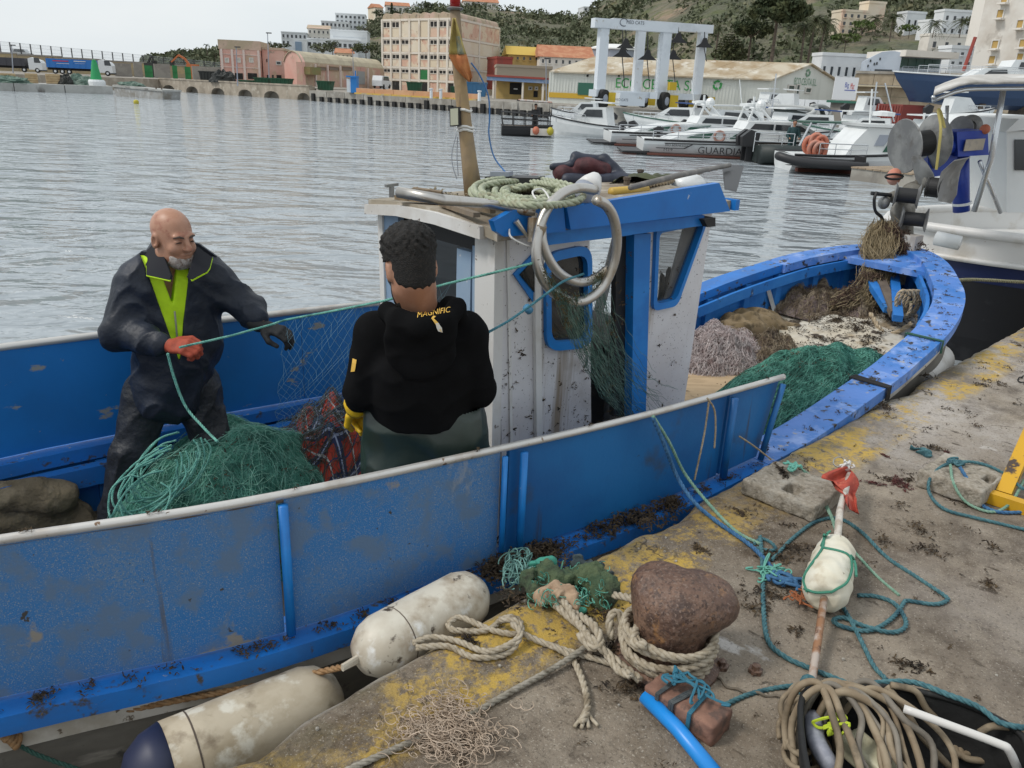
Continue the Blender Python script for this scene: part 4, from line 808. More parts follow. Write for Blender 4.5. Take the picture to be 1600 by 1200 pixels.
arm('orange excavator arm bent above the yard wall', [(297, 103), (289, 92), (279, 86), (268, 97)], 200, mat('excavator_orange', (.45, .13, .04), rough=.6)); arm('black grab arm above the single green gate', [(231, 101), (234, 91), (238, 88), (240, 97)], 198, M_tarp, .35)
c0, c1 = PZ(178, 150, 0), PZ(256, 155.5, 0); d = nrm(c1 - c0); L = np.linalg.norm(c1 - c0); s_ = A_([-d[1], d[0], 0]); M_launch = mat('grey_launch_paint', (.33, .33, .32), [((.24, .22, .19), .8, .45, .6), ((.42, .42, .41), 1.5, .55, .66)], rough=.85)
th = thing('work_punt', (c0 + c1) / 2, 'long grey flat-bottomed punt moored off the low pier', 'boat')
MB().prism([c0 + E3 * -.2 + d * .5, c1 - E3 * .2 - d * .3, c1 + E3 * .95, c0 + E3 * 1.25], s_ * 2.2).build('hull', M_launch, th, fix=True); MB().obox(c0 + E3 * 1.0 - s_ * .1 + d * .1, d * (L - .1) + E3 * -.18, s_ * 2.4, E3 * .18).build('gunwale', M_pier, th)
heap('net_heap', '', '', c0 + d * 2 + s_ * 1 + E3 * 1.1, (1.6, .7, .5), M_netg, 3, parent=th)
for k in range(2): MB().tube([c1 - d * (.5 + k) + s_ * .2 + E3 * .9, c1 - d * (.5 + k) + s_ * .2 + E3 * 1.25], .08, 6).build('cleat', M_bark, th)
b = PZ(213, 162, 0); tag(MB().lathe([(.08, -.2), (.22, -.1), (.23, .22), (.14, .32), (.03, .34)], b, n=14).build('mooring_buoy', mat('yellow_buoy', (.45, .38, .03), rough=.5), smooth=True), 'small yellow mooring buoy floating below the grey punt', 'buoy')
for x, yb, yt, Y, lab in ((20, 113, 71, 140, 'tall lamp post in front of the dark lorry'), (420, 118, 52, 135, 'thin mast rising behind the lower pink building'), (371, 128, 74, 125, 'lamp post in front of the taller pink building'), (553, 120, 80, 150, 'thin pole beside the vaulted shed roof'), (855, 135, 92, 108, 'thin pole at the loading shed corner')):
 b = PY(x, yb, Y); b = A_([b[0], Y, 1.4]); t = PY(x - 2, yt, Y); th = thing('lamp_post', b, lab, 'lamp post'); MB().tube([b, t], [.1, .06], 6).build('pole', M_tank, th); MB().box(t + A_([.2, 0, .05]), (.8, .3, .15)).build('lamp_head', M_post, th)
# ================================================================== BOAT HOIST
M_lift = mat('hoist_white', (.66, .70, .74), [((.56, .6, .64), .5, .5, .65), ((.4, .36, .3), 1.5, .66, .72)], rough=.5); M_hook = mat('hoist_block_black', (.02, .02, .022), rough=.6); M_yel = mat('hoist_yellow', (.55, .38, .02), rough=.6)
pf = plane_px(940, 1037, 77, 79); pb = plane_px(998, 1093, 89, 91)
th = thing('boat_hoist', pf.w(pf.L / 2, 1.36, -4), 'white four-legged boat hoist gantry on black wheels', 'boat hoist')
ub0, zb0 = pf.at(926, 44.5); ub1, zb1 = pf.at(1058, 28); ztop = pf.at(940, 29)[1]; zbm = pf.at(940, 44)[1]
pf.ib('top_beam', ub0, ub1, zbm, ztop, -.45, .45, M_lift, th); c0, c1 = pb.at(990, 40)[0], pb.at(1112, 45)[0]; zt2_ = pb.at(1090, 38)[1]; zb2_ = pb.at(1090, 51)[1]; pb.ib('top_beam', pb.at(955, 45)[0], c1, zb2_, zt2_, -.4, .4, M_lift, th)
legs = []
for pl, x in ((pf, 940), (pf, 1037), (pb, 998), (pb, 1094)):
 u = pl.at(x, 90)[0]; zz = (zbm if pl is pf else zb2_); pl.ib('leg', u - .42, u + .42, 2.9, zz, -.36, .36, M_lift, th); legs.append(pl.w(u, 0, 0))
for a, b in ((0, 2), (1, 3)): MB().bar(legs[a] + E3 * 2.6 - (legs[b] - legs[a]) * .15, legs[b] + E3 * 2.6 + (legs[b] - legs[a]) * .12, .7, .58).build('side_beam', M_lift, th)
pf.ib('sill_beam', ub0 + .2, ub1 + 2.2, 2.35, 2.88, .5, .9, M_lift, th)
for k, l in enumerate(legs):
 for sg in ((-1, 1) if k > 1 else (0,)):
  ax = nrm(legs[1] - legs[0]); c = l + E3 * 2.15 + A_([sg * 1.0, .9 * (k > 1), 0]) + pf.n * (.9 if k < 2 else 0); wv = nrm(A_([.75, -.65, 0])); wh = MB().lathe([(.45, -.32), (.78, -.28), (.8, 0), (.78, .28), (.45, .32)], c, wv, 20).build('wheel', M_tyre, th, smooth=False)
  MB().lathe([(.4, .3), (.34, .36), (.1, .4)], c, wv, 14).build('rim', M_tank, wh)
  MB().box(c + A_([.9, .1, .0]), (.75, .25, 1.1)).build('wheel_guard', M_yel, th)
g = pf.px(953, 144, 990, 165); pf.ib('engine_box', *g, .95, 2.2, M_lift, th); M_logo = mat('dark_logo', (.05, .06, .08), rough=.5)
pe = Plane(pf.w(0, 0, 2.21), pf.w(pf.L, 0, 2.21)); sign(pe, 'MED CATS', 961, 153.5, 981.5, 157.5, M_logo, th, .01); pg = Plane(pf.w(0, 0, .46), pf.w(pf.L, 0, .46)); sign(pg, 'MED CATS', 979, 31.5, 1007, 37, M_logo, th, .01)
m = MB(); u, z = pg.at(975, 35); m.tube([pg.w(u + .35 * math.cos(t) * 1.1, z + .3 * math.sin(t), .02) for t in np.linspace(.6, 5.2, 12)], .03, 4); m.build('logo_swirl', M_logo, th)
def block(x, y0, y1, y2, Y, lab_):
 t = PY(x, y0, Y); b = PY(x, y1, Y); e = PY(x + 3, y2, Y); MB().tube([t, b], .05, 4).build('cable', M_hook, th); MB().prism([b + A_(q) for q in ((-.15, -.2, .4), (.15, -.2, .4), (.35, -.2, -.1), (.9, -.2, -.5), (-.9, -.2, -.5), (-.35, -.2, -.1))], (0, .4, 0)).build('sling_block', M_hook, th, fix=True); MB().tube([b - E3 * .5, e], .045, 4).build('sling', M_hook, th)
for a in ((973, 44, 80, 136, 79), (1012, 46, 85, 136, 83), (978, 44, 67, 80, 88), (1060, 42, 58, 62, 84), (1052, 44, 85, 130, 90), (1101, 50, 66, 96, 90)): block(*a, '')
ld = MB()
for s in (-.25, .25): ld.tube([pf.w(pf.at(1028, 100)[0] + s, 3, .2), pf.w(pf.at(1028, 100)[0] + s, 7.8, .2)], .03, 4)
for k in range(11): ld.bar(pf.w(pf.at(1028, 100)[0] - .25, 3.2 + k * .42, .2), pf.w(pf.at(1028, 100)[0] + .25, 3.2 + k * .42, .2), .03, .03)
ld.build('ladder', M_lift, th); pbox(pf, th, 'control_box', 1036, 128, 1045, 141, .95, 1.4, M_yel)
# ================================================================== MARINA BOATS
M_gel = mat('white_gelcoat', (.72, .74, .74), [((.64, .66, .66), .8, .5, .65)], rough=.3); M_gelg = mat('guard_green', (.02, .09, .06), rough=.35); M_blk = mat('black_fitting', (.02, .02, .022), rough=.5); M_rail = mat('bright_rail', (.6, .62, .64), rough=.25, metal=.7); M_oran = mat('float_orange', (.50, .15, .085), [((.5, .26, .2), 2, .5, .65)], rough=.6); M_antif = mat('antifoul_red', (.14, .05, .035), rough=.8); M_teak = mat('pontoon_planks', (.33, .25, .17), [((.26, .2, .14), 3, .45, .6)], rough=.85); M_rib = mat('rib_dark_tube', (.02, .028, .027), rough=.55)
def frame(c, hd):
 R = A_([[math.cos(hd), -math.sin(hd), 0], [math.sin(hd), math.cos(hd), 0], [0, 0, 1]]); c = A_(c, float); return lambda x, y, z: c + R @ A_([x, y, z])
def hull(T, L, Bm, fb, bowup, par, mh, md, strip=None, rake=.12, name='hull', boot=None):
 N = 15; xs = np.linspace(0, 1, N)
 hb = lambda x: Bm / 2 * (.9 + .1 * math.sin(math.pi * min(1, x * 1.4))) * (1 if x < .55 else max(0, 1 - ((x - .55) / .45) ** 2.2)) ; dk = lambda x: fb + bowup * x ** 2.2
 G = []
 for x in xs:
  h, w = dk(x), max(.02, hb(x)); X = x * L; r = rake * L * max(0, x - .6) / .4
  G.append([T(X + r, w, h), T(X + r * .8, w * .99, h * .72), T(X + r * .25, w * .86, h * .22), T(X, w * .62, -.15), T(X - r * .2, 0, -.45 * (1 - x ** 4)), T(X, -w * .62, -.15), T(X + r * .25, -w * .86, h * .22), T(X + r * .8, -w * .99, h * .72), T(X + r, -w, h)])
 m = MB().grid(G); n = 9; m.add(G[0], [tuple(range(9))]); o = m.build(name, mh, par, smooth=False, fix=True)
 MB().grid([[g[0] - E3 * .02, (g[0] + g[8]) / 2 + E3 * .04, g[8] - E3 * .02] for g in G]).build('deck', md, par)
 gw_ = MB(); gw_.tube([g[0] for g in G] + [g[8] for g in G[::-1]], .05, 5); gw_.build('rub_rail', strip or M_blk, par); return o
def rail(T, pts, h, par, r=.02, name='guard_rail'):
 m = MB(); tp = [T(x, y, z + h) for x, y, z in pts]; m.tube(tp, r, 5); m.tube([T(x, y, z + h * .55) for x, y, z in pts], r * .8, 4)
 for (x, y, z), t in zip(pts, tp): m.tube([T(x, y, z), t], r, 4)
 return m.build(name, M_rail, par)
def sidepoly(T, pts, y0, y1, mt, par, name): return MB().prism([T(x, y0, z) for x, z in pts], T(0, y1, 0) - T(0, y0, 0)).build(name, mt, par, fix=True)
def outboard(T, x, y, z, par, s=1.):
 b = MB().prism([T(x - .35 * s, y - .16 * s, z + .25 * s), T(x + .2 * s, y - .16 * s, z + .25 * s), T(x + .25 * s, y - .16 * s, z + .75 * s), T(x - .1 * s, y - .16 * s, z + .85 * s), T(x - .4 * s, y - .16 * s, z + .6 * s)], T(0, .32 * s, 0) - T(0, 0, 0)).build('outboard', M_blk, par, fix=True); MB().obox(T(x - .15 * s, y - .06 * s, z - .5 * s), T(.22 * s, 0, 0) - T(0, 0, 0), T(0, .12 * s, 0) - T(0, 0, 0), E3 * .75 * s).build('shaft', M_blk, b)
def patrol(label, x, yw, Y, hd, L, letters=False):
 c = PY(x, yw, Y); c = A_([c[0], Y, 0]); T0 = frame(c, hd); T = lambda a, b, d: T0(a * .95, b, d * .56); th = thing('patrol_boat', c, label, 'patrol boat'); W2 = 1.7
 hull(T, L, 3.4, 1.25, .8, th, M_gel, M_gel, rake=.12); sidepoly(T, [(0.2, .05), (L * .86, .05), (L * .8, .2), (0.2, .2)], -W2 * 1.0, -W2 * .6, M_antif, th, 'boot_top')
 sidepoly(T, [(-1.0, .15), (.3, .15), (.3, .32), (-1.0, .28)], -1.5, 1.5, M_blk, th, 'swim_platform')
 sidepoly(T, [(1.1, 1.2), (L * .78, 1.2), (L * .70, 1.75), (5.6, 2.35), (3.2, 2.1), (1.6, 1.55)], -1.35, 1.35, M_gel, th, 'cabin')
 sidepoly(T, [(4.8, 2.3), (8.6, 2.1), (7.6, 2.9), (7.2, 3.05), (5.0, 2.95)], -1.15, 1.15, M_gel, th, 'wheelhouse')
 for q in ([(5.1, 2.38), (6.2, 2.36), (6.2, 2.82), (5.3, 2.82)], [(6.3, 2.36), (7.3, 2.33), (7.1, 2.8), (6.3, 2.82)], [(7.4, 2.33), (8.0, 2.3), (7.5, 2.78), (7.25, 2.8)]): sidepoly(T, q, -1.19, -1.152, M_pane, th, 'window')
 for q in ([(2.05, 1.5), (3.15, 1.55), (3.3, 1.95), (2.5, 1.78)], [(4.1, 1.58), (5.2, 1.6), (5.6, 2.2), (4.5, 2.05)]): sidepoly(T, q, -1.39, -1.352, M_gelg, th, 'side_window')
 lb = T(3.62, -1.36, 1.72); MB().tube([lb + T(.24 * math.cos(t), 0, 0) - T(0, 0, 0) + E3 * .22 * math.sin(t) for t in np.linspace(0, 2 * math.pi, 16, endpoint=False)], .06, 6, closed=True).build('lifebuoy', mat('dull_lifebuoy', (.36, .2, .16), rough=.6), th)
 for q in ([(1.0, .98), (9.5, 1.25), (9.5, 1.32), (.95, 1.06)], [(.6, .62), (1.95, .64), (2.35, 1.0), (2.25, 1.0), (1.9, .69), (.55, .68)]): sidepoly(T, q, -1.725, -1.69, M_blk, th, 'hull_stripe')
 mm = MB()
 for pts in ([(5.0, 1.0, 2.95), (5.2, 1.0, 4.0), (5.2, -1.0, 4.0), (5.0, -1.0, 2.95)], [(6.2, .9, 3.0), (5.6, .9, 3.9), (5.6, -.9, 3.9), (6.2, -.9, 3.0)], [(5.4, 0, 3.9), (5.4, 0, 4.9)]): mm.tube([T(*p) for p in pts], .06, 5)
 mm.build('radar_arch', M_gel, th); MB().lathe([(.5, 0), (.5, .12), (.1, .16)], T(5.3, .2, 4.1), n=12).build('radar', M_gel, th); MB().ball(T(5.6, -.6, 4.2), (.25, .25, .28), 10, 8).build('dome', M_gel, th); MB().tube([T(5.0, .6, 4), T(4.7, .6, 6.2)], .02, 4).build('antenna', M_gel, th)
 rail(T, [(x_, -1.62, 1.28 + .02 * x_) for x_ in np.arange(.4, 9, 1.2)], .65, th); outboard(T, 1.0, .6, 1.5, th, .8)
 if letters:
  fr = T(1, 0, 0) - T(0, 0, 0); text('GUARDIA CIVIL', T(2.6, -1.745, .34), fr, E3, .30, M_blk, th, width=3.2); text('RIO BERNESGA', T(1.0, -1.745, .82), fr, E3, .09, M_blk, th, width=1.05); text('M19', T(.95, -1.745, .44), fr, E3, .11, M_blk, th, width=.4)
patrol('white patrol boat moored behind, its stern showing left of the lettered one', 948, 222, 46, .05, 12); patrol('white patrol boat lettered GUARDIA in black on its side', 999, 234, 40, -.02, 12.5, True)
def cruiser(label, x, Y, hd, L=6.5, Bm=2.4, fb=.8, mh=None, z=0, stripe=None, name='motor_boat', group=None, win_=True, hood=None):
 c = PY(x, 200, Y); c = A_([c[0], Y, z]); T = frame(c, hd); th = thing(name, c, label, 'motor boat', group)
 hull(T, L, Bm, fb, .5, th, mh or M_gel, M_gel, stripe or M_blk); k = L / 6.5
 cb = sidepoly(T, [(1.6 * k, fb - .05), (5.2 * k, fb + .1), (4.4 * k, fb + .55), (3.6 * k, fb + 1.05), (1.9 * k, fb + 1.1)], -Bm * .34, Bm * .34, M_gel, th, 'cabin')
 for s in (-1, 1):
  if win_: sidepoly(T, [(2.1 * k, fb + .5), (3.9 * k, fb + .5), (3.5 * k, fb + .92), (2.2 * k, fb + .95)], s * Bm * .345, s * Bm * .355, M_pane, th, 'window')
 sidepoly(T, [(1.4 * k, fb + 1.3), (3.2 * k, fb + 1.35), (3.2 * k, fb + 1.42), (1.4 * k, fb + 1.38)], -Bm * .36, Bm * .36, hood or M_gel, th, 'hard_top')
 rail(T, [(x_ * k, s * Bm * .42 * (1 - max(0, x_ - 4) * .22), fb + .1) for s in (1,) for x_ in (3.5, 4.5, 5.5, 6.3)] + [(x_ * k, -Bm * .42 * (1 - max(0, x_ - 4) * .22), fb + .1) for x_ in (6.3, 5.5, 4.5, 3.5)], .5, th); outboard(T, -.1, 0, fb * .5, th, .9); return T, th
cruiser('small white cabin cruiser under the boat hoist', 955, 69, 2.9, 4.6, 2.0, .8)
cruiser('small white boat with black outboard left of the patrol boats', 985, 52, 2.7, 5, 2, .7)
for i, (x, Y, hd, L, lab) in enumerate(((1072, 58, .2, 7, 'white motor boat with pale arch behind the lettered patrol boat'), (1130, 60, 2.6, 7, 'white cruiser with hard top left of the grey inflatable'), (1185, 57, .4, 6, 'low white motor boat right of the lettered patrol wheelhouse'), (1238, 60, 2.9, 7.5, 'tall white cruiser below the recycling gable'), (1290, 58, .3, 6.5, 'white cruiser left of the red container'), (1345, 54, 2.8, 6, 'white cruiser in front of the red container'), (1395, 52, .2, 6.5, 'white cruiser right of the red container'), (1440, 50, 2.7, 6, 'white boat half hidden by the blue drum post'))): cruiser(lab, x, Y, hd, L, stripe=(M_blk, M_gelg, mat('stripe_blue', (.03, .08, .3), rough=.4))[i % 3], hood=(M_gel, mat('hood_blue', (.03, .07, .2), rough=.7))[i % 2], name='motor_boat')
for i, (x, Y, z, hd, L, lab) in enumerate(((1170, 70, 1.7, .5, 4.4, 'white tender standing ashore left of the white wall'), (1262, 66, 1.65, 2.5, 4.4, 'white speedboat on a trailer below the white wall'), (1318, 62, 1.65, .2, 3.8, 'small boat ashore by the lean-to shed'), (1448, 56, 1.8, .1, 4, 'cream dinghy ashore on a cradle right of the container'))):
 T, th = cruiser(lab, x, Y, hd, L, 1.7, .45, z=z, win_=i % 2 == 0, name='boat_ashore')
 for xx in (1, 3): MB().box(T(xx, 0, -(z - 1.36) / 2 - .1), (.3, 1.4, z - 1.36), hd).build('cradle', M_bark, th)
def inflatable(label, x, Y, hd, L, mt, z=0., tilt=0, ob=True):
 c = PY(x, 230, Y); c = A_([c[0], Y, z]); T0 = frame(c, hd); ct, st = math.cos(tilt), math.sin(tilt); T = lambda a, b, d: T0(a, b * ct - d * st, b * st + d * ct); th = thing('inflatable_boat', c, label, 'inflatable')
 w_ = L * .18; path = [T(0, w_, .4), T(L * .6, w_, .42), T(L * .85, w_ * .7, .5), T(L, 0, .62), T(L * .85, -w_ * .7, .5), T(L * .6, -w_, .42), T(0, -w_, .4)]; MB().tube(spline(path, 5), L * .052, 10).build('tube', mt, th, smooth=True)
 MB().grid([[T(xx * L, s * w_ * (1 - max(0, xx - .6) * 2), .3) for s in (-.95, 0, .95)] for xx in (0, .3, .6, .9)]).build('floor', M_rib, th); MB().prism([T(0, -w_ * .8, .05), T(0, w_ * .8, .05), T(.05, w_ * .8, .75), T(.05, -w_ * .8, .75)], T(.12, 0, 0) - T(0, 0, 0)).build('transom', mt, th, fix=True)
 if ob: outboard(T, -.1, .3, .35, th, 1.2); outboard(T, -.1, -.4, .35, th, 1.2)
 return T, th
M_gtube = mat('grey_inflatable', (.42, .43, .42), rough=.6)
inflatable('pale grey inflatable tilted ashore below the warehouse gable', 1190, 62, .2, 3.6, M_gtube, 1.5, .5, False); inflatable('pale inflatable propped on its side right of the first', 1256, 64, .9, 3.0, M_gtube, 1.7, 1.1, False)
Tr, th = inflatable('dark green patrol inflatable with canopy and standing crew', 1172, 37.5, .03, 8.5, M_rib)
for xx in (1.7, 3.6): Tr2 = Tr; MB().tube([Tr2(xx, -1.1, .5), Tr2(xx + .5, -1.0, 1.75), Tr2(xx + .5, 1.0, 1.75), Tr2(xx, 1.1, .5)], .05, 6).build('canopy_frame', M_rail, th)
sidepoly(Tr, [(1.9, 1.76), (4.6, 1.8), (4.6, 1.86), (1.9, 1.82)], -1.0, 1.0, M_gelg, th, 'canopy'); sidepoly(Tr, [(4.3, .4), (5.2, .4), (5.0, 1.25), (4.4, 1.25)], -.6, .6, M_gelg, th, 'console'); sidepoly(Tr, [(4.5, 1.25), (5.0, 1.25), (4.75, 1.7), (4.55, 1.7)], -.6, .6, M_pane, th, 'windscreen')
rail(Tr, [(-.3, -1.5, .5), (.9, -1.5, .5), (1.4, -1.5, .5)], .8, th)
M_skin = mat('skin', (.42, .23, .15), [((.36, .18, .11), 40, .45, .62)], rough=.5, spec=.4)
def far_person(label, T, x, y, z, cloth, arms=0, name='person'):
 c = T(x, y, z); th = thing(name, c, label, 'person'); S = SDF(c + A_([-.5, -.5, -.05]), c + A_([.5, .5, 1.9]), .035)
 q = lambda a, b, d: c + A_([a, b, d]); S.ell(q(0, 0, 1.68), (.09, .1, .12), .02).cap(q(0, 0, 1.45), q(0, 0, 1.6), .055, k=.03).cap(q(-.1, 0, 1.0), q(-.12, 0, .05), .07, .05).cap(q(.1, 0, 1.0), q(.12, 0, .05), .07, .05).ell(q(0, 0, 1.2), (.15, .1, .28), .04)
 for s in (-1, 1): S.cap(q(s * .2, 0, 1.42), q(s * .27, -.05, 1.12), .045, .04, .03).cap(q(s * .27, -.05, 1.12), q(s * .2, -.25 - .05 * arms, 1.0 + .15 * arms), .04, .04, .02)
 S.build('body', M_skin, th); S = SDF(c + A_([-.5, -.5, -.05]), c + A_([.5, .5, 1.9]), .035)
 S.ell(q(0, 0, 1.22), (.2, .13, .3), .05).ell(q(0, 0, .98), (.17, .12, .15), .05)
 for s in (-1, 1): S.cap(q(s * .19, 0, 1.43), q(s * .28, -.05, 1.12), .065, .06, .04).cap(q(s * .28, -.05, 1.12), q(s * .22, -.2 - .05 * arms, 1.02 + .12 * arms), .058, .05, .02).cap(q(s * .09, 0, .95), q(s * .12, 0, .08), .095, .075, .04).cap(q(s * .12, 0, .05), q(s * .13, -.12, .04), .06, .05, .02)
 S.build('uniform', cloth, th); h = MB().ball(q(0, .02, 1.73), (.1, .11, .09), 10, 8).build('hair', M_blk, th)
M_teal = mat('dark_teal_uniform', (.02, .055, .06), rough=.85); M_vest = mat('orange_vest', (.6, .22, .02), rough=.7)
far_person('crew member in dark uniform standing by the inflatable canopy, left one', Tr, 1.75, -.3, .06, M_teal); far_person('crew member in orange vest standing in the middle of the inflatable', Tr, 5.55, -.5, .06, M_vest, 1); far_person('crew member in dark uniform leaning right of the orange vest', Tr, 6.4, -.3, .06, M_teal, 1)
c = PY(1222, 262, 34); c = A_([c[0], 34, 0]); T0_ = frame(c, .03); T = lambda a, b, d: T0_(a * .78, b * .9, d * .76); th = thing('guard_boat', c, 'white guard boat with green cabin swoosh and orange lifebuoys astern', 'patrol boat')
hull(T, 9.5, 3.0, .85, .8, th, M_gel, M_gel, M_blk); sidepoly(T, [(.2, .02), (7.5, .02), (7.2, .2), (.2, .2)], -1.55, -1.2, M_antif, th, 'boot_top')
sidepoly(T, [(2.6, .85), (8, .9), (7.2, 1.5), (6.6, 2.3), (3.6, 2.35), (3.0, 1.6)], -1.2, 1.2, M_gel, th, 'cabin')
for q, mt in (([(4.5, 1.15), (7.1, 1.3), (6.3, 1.35), (5.4, 2.0), (4.9, 2.0)], M_gelg), ([(4.0, 1.45), (4.5, 1.45), (4.8, 2.0), (4.2, 2.0)], M_tank), ([(5.6, 1.75), (6.6, 1.72), (6.5, 2.15), (5.55, 2.15)], M_pane)): sidepoly(T, q, -1.24, -1.202, mt, th, 'window' if mt is not M_gelg else 'green_swoosh')
m = MB(); e_ = T(5.25, -1.26, 1.55); fr = T(1, 0, 0) - T(0, 0, 0)
for a, b in (((-.1, -.15), (.12, .15)), ((.1, -.15), (-.1, .1)), ((-.12, .1), (.12, .12))): m.bar(e_ + fr * a[0] + E3 * a[1], e_ + fr * b[0] + E3 * b[1], .03, .04)
m.build('emblem', M_gel, th); sidepoly(T, [(3.4, 2.36), (6.9, 2.36), (6.9, 2.5), (3.3, 2.5)], -1.3, 1.3, M_gel, th, 'roof'); rail(T, [(x_, -1.4, .87) for x_ in (1.2, 2.0, 2.8, 3.6)], .6, th); MB().tube([T(4.2, 0, 2.5), T(4.0, 0, 4.2)], .04, 5).build('mast', M_gel, th); MB().lathe([(.45, 0), (.45, .15), (.1, .2)], T(4.8, 0, 2.9), n=12).build('radar', M_gel, th)
for k, (dx, dz) in enumerate(((.3, 1.35), (.55, 1.5), (.8, 1.4), (.5, 1.15), (.75, 1.1))):
 cc = T(.5 + dx, -1.1 - .05 * k, dz); o = MB().tube([cc + fr * .3 * math.cos(t) + E3 * .3 * math.sin(t) for t in np.linspace(0, 2 * math.pi, 14, endpoint=False)], .09, 6, closed=True).build('lifebuoy', M_oran, th, smooth=True)
inflatable('black inflatable moored alongside the white guard boat', 1352, 32.0, 3.1, 3.2, M_blk, ob=False)
for (xa, ya, xb, yb, w_, lab) in ((1180, 243, 1235, 247, 2.0, 'short wooden pontoon end beside the lifebuoys'), (1330, 268, 1430, 280, 2.2, 'wooden pontoon in front of the guard boat'), (1440, 275, 1600, 288, 2.2, 'wooden pontoon right of the drum post')):
 a, b = PZ(xa, ya, .3), PZ(xb, yb, .3); d = nrm(b - a); n_ = A_([-d[1], d[0], 0]); L = np.linalg.norm(b - a); th = thing('pontoon', (a + b) / 2, lab, 'pontoon'); MB().obox(a - E3 * .5, d * L, n_ * w_, E3 * .62).build('float', M_qcon, th)
 k = 0
 while k * .3 < L - .28: ibox('plank', a + d * k * .3 + E3 * .125 - n_ * .05, d * .27, n_ * (w_ + .1), E3 * .05, M_teak, th); k += 1
c = PZ(783, 211, 0); T = frame(c, .06); th = thing('work_skiff', c, 'dark open skiff with pipe frame and a seated helmsman', 'boat'); hull(T, 3.0, 1.7, .55, .1, th, M_blk, M_bark, rake=.02); sidepoly(T, [(1.7, .1), (3.1, .1), (3.1, .5), (1.7, .5)], -.9, -.82, M_whitew, th, 'side_panel')
m = MB()
for s in (-.75, .75):
 m.tube([T(.1, s, .5), T(-.05, s, 1.35), T(1.4, s, 1.3), T(2.9, s, 1.2)], .035, 5); m.tube([T(0, s, .95), T(2.9, s, .9)], .025, 4)
 for xx in (.7, 1.4, 2.1, 2.85): m.tube([T(xx, s, .5), T(xx - .02, s, 1.3)], .03, 4)
m.tube([T(1.0, -.7, 1.3), T(.9, -.7, 2.0), T(2.9, -.7, 1.95), T(2.9, -.7, 1.2)], .035, 5); m.tube([T(1.0, .7, 1.3), T(.9, .7, 2.0), T(2.9, .7, 1.95), T(2.9, .7, 1.2)], .035, 5); m.build('pipe_frame', M_post, th)
for xx, mt in ((2.0, M_oran), (2.85, MATS['yellow_buoy'])): MB().ball(T(xx, -1.05, .38), (.2, .2, .24), 10, 8).build('buoy', mt, th, smooth=True)
sidepoly(T, [(1.0, 2.0), (2.9, 1.95), (2.9, 2.02), (1.0, 2.07)], -.75, .75, mat('striped_awning', (.55, .33, .26), [((.65, .6, .55), 4, .45, .55, (1, .1, 1))], rough=.8), th, 'awning')
far_person('helmsman in dark clothes in the work skiff', T, 2.0, -.1, .05, M_blk, 1)
pyt = PY(1408, 128, 62); c = PY(1640, 128, 60); T = frame(A_([c[0], 60, 3.1]), math.pi - .12); th = thing('yacht_ashore', c, 'dark blue hulled yacht with white deckhouse standing ashore', 'yacht'); WLOC[th] = A_(c, float)
hull(T, 9.0, 3.0, 1.5, .3, th, mat('navy_hull', (.03, .06, .13), rough=.35), M_gel, M_gel, rake=.16); sidepoly(T, [(0, 1.6), (5.6, 1.7), (4.8, 2.2), (3.2, 2.3), (3.0, 2.8), (0, 2.9)], -1.1, 1.1, M_gel, th, 'deckhouse')
for q in ([(3.3, 1.8), (4.8, 1.8), (4.4, 2.1), (3.4, 2.15)], [(.6, 2.3), (2.7, 2.25), (2.6, 2.65), (.6, 2.7)]):
 for s in (-1, 1): sidepoly(T, q, s * 1.102, s * 1.15, M_pane, th, 'window')
rail(T, [(x_, s * (1.45 if x_ < 5 else 1.0), 1.7) for s in (1,) for x_ in (1, 3, 5, 7, 8.5)], .6, th); rail(T, [(x_, -(1.45 if x_ < 5 else 1.0), 1.7) for x_ in (1, 3, 5, 7, 8.5)], .6, th, name='guard_rail'); MB().tube([T(5.8, 0, 2), T(5.5, 0, 4.2)], .12, 6).build('mast_stub', M_red, th)
for xx in (1.5, 4.5): MB().box(T(xx, 0, -.8), (.4, 2, 1.4)).build('cradle', M_bark, th)
for x, yb, yt, Y, lab in ((1362, 195, 128, 52, 'slim white flagpole left of the drum post'), (1397, 190, 130, 54, 'leaning white pole behind the drum'), (1205, 185, 115, 60, 'slim antenna pole among the white boats')):
 tag(MB().tube([PY(x, yb, Y), PY(x + (8 if x != 1397 else -14), yt, Y)], .05, 5).build('pole', M_rail), lab, 'pole')
# ================================================================== FISHING BOAT ALONGSIDE (boat frame: s forward, t to port, z up)
BLUE = (.01, .17, .51)
M_bpan = mat('weathered_blue_panel', (.02, .15, .40), [((.10, .19, .33), 2.2, .38, .66), ((.03, .16, .40), 130, .46, .58), ((.24, .28, .33), 260, .54, .66), ((.10, .17, .28), 9, .5, .62), ((.25, .23, .2), 4, .66, .70), ((.05, .045, .04), 22, .69, .72), ((.10, .085, .07), 9, .64, .72, (1, 1, .07)), ((.30, .31, .33), 3, .62, .68, (1, 1, .6), 10)], rough=.75, bump=.5, bscale=150, rot=40, bdist=.003)
M_bpan2 = mat('shaded_blue_panel', (.008, .10, .30), [((.01, .14, .38), 1.6, .4, .6), ((.04, .07, .12), 3, .6, .72), ((.03, .025, .02), 13, .69, .74), ((.05, .04, .035), 9, .63, .72, (1, 1, .07))], rough=.5, bump=.15, bscale=60, rot=40, bdist=.004)  # darker copy of the panel blue: shade on the forward boards painted in
M_bfar = mat('glossy_blue_panel', BLUE, [((.01, .14, .42), 1.3, .42, .6), ((.25, .26, .26), 5, .66, .70, (1, 1, 2)), ((.30, .28, .24), 28, .70, .73)], rough=.42, bump=.1, bscale=40, bdist=.004)
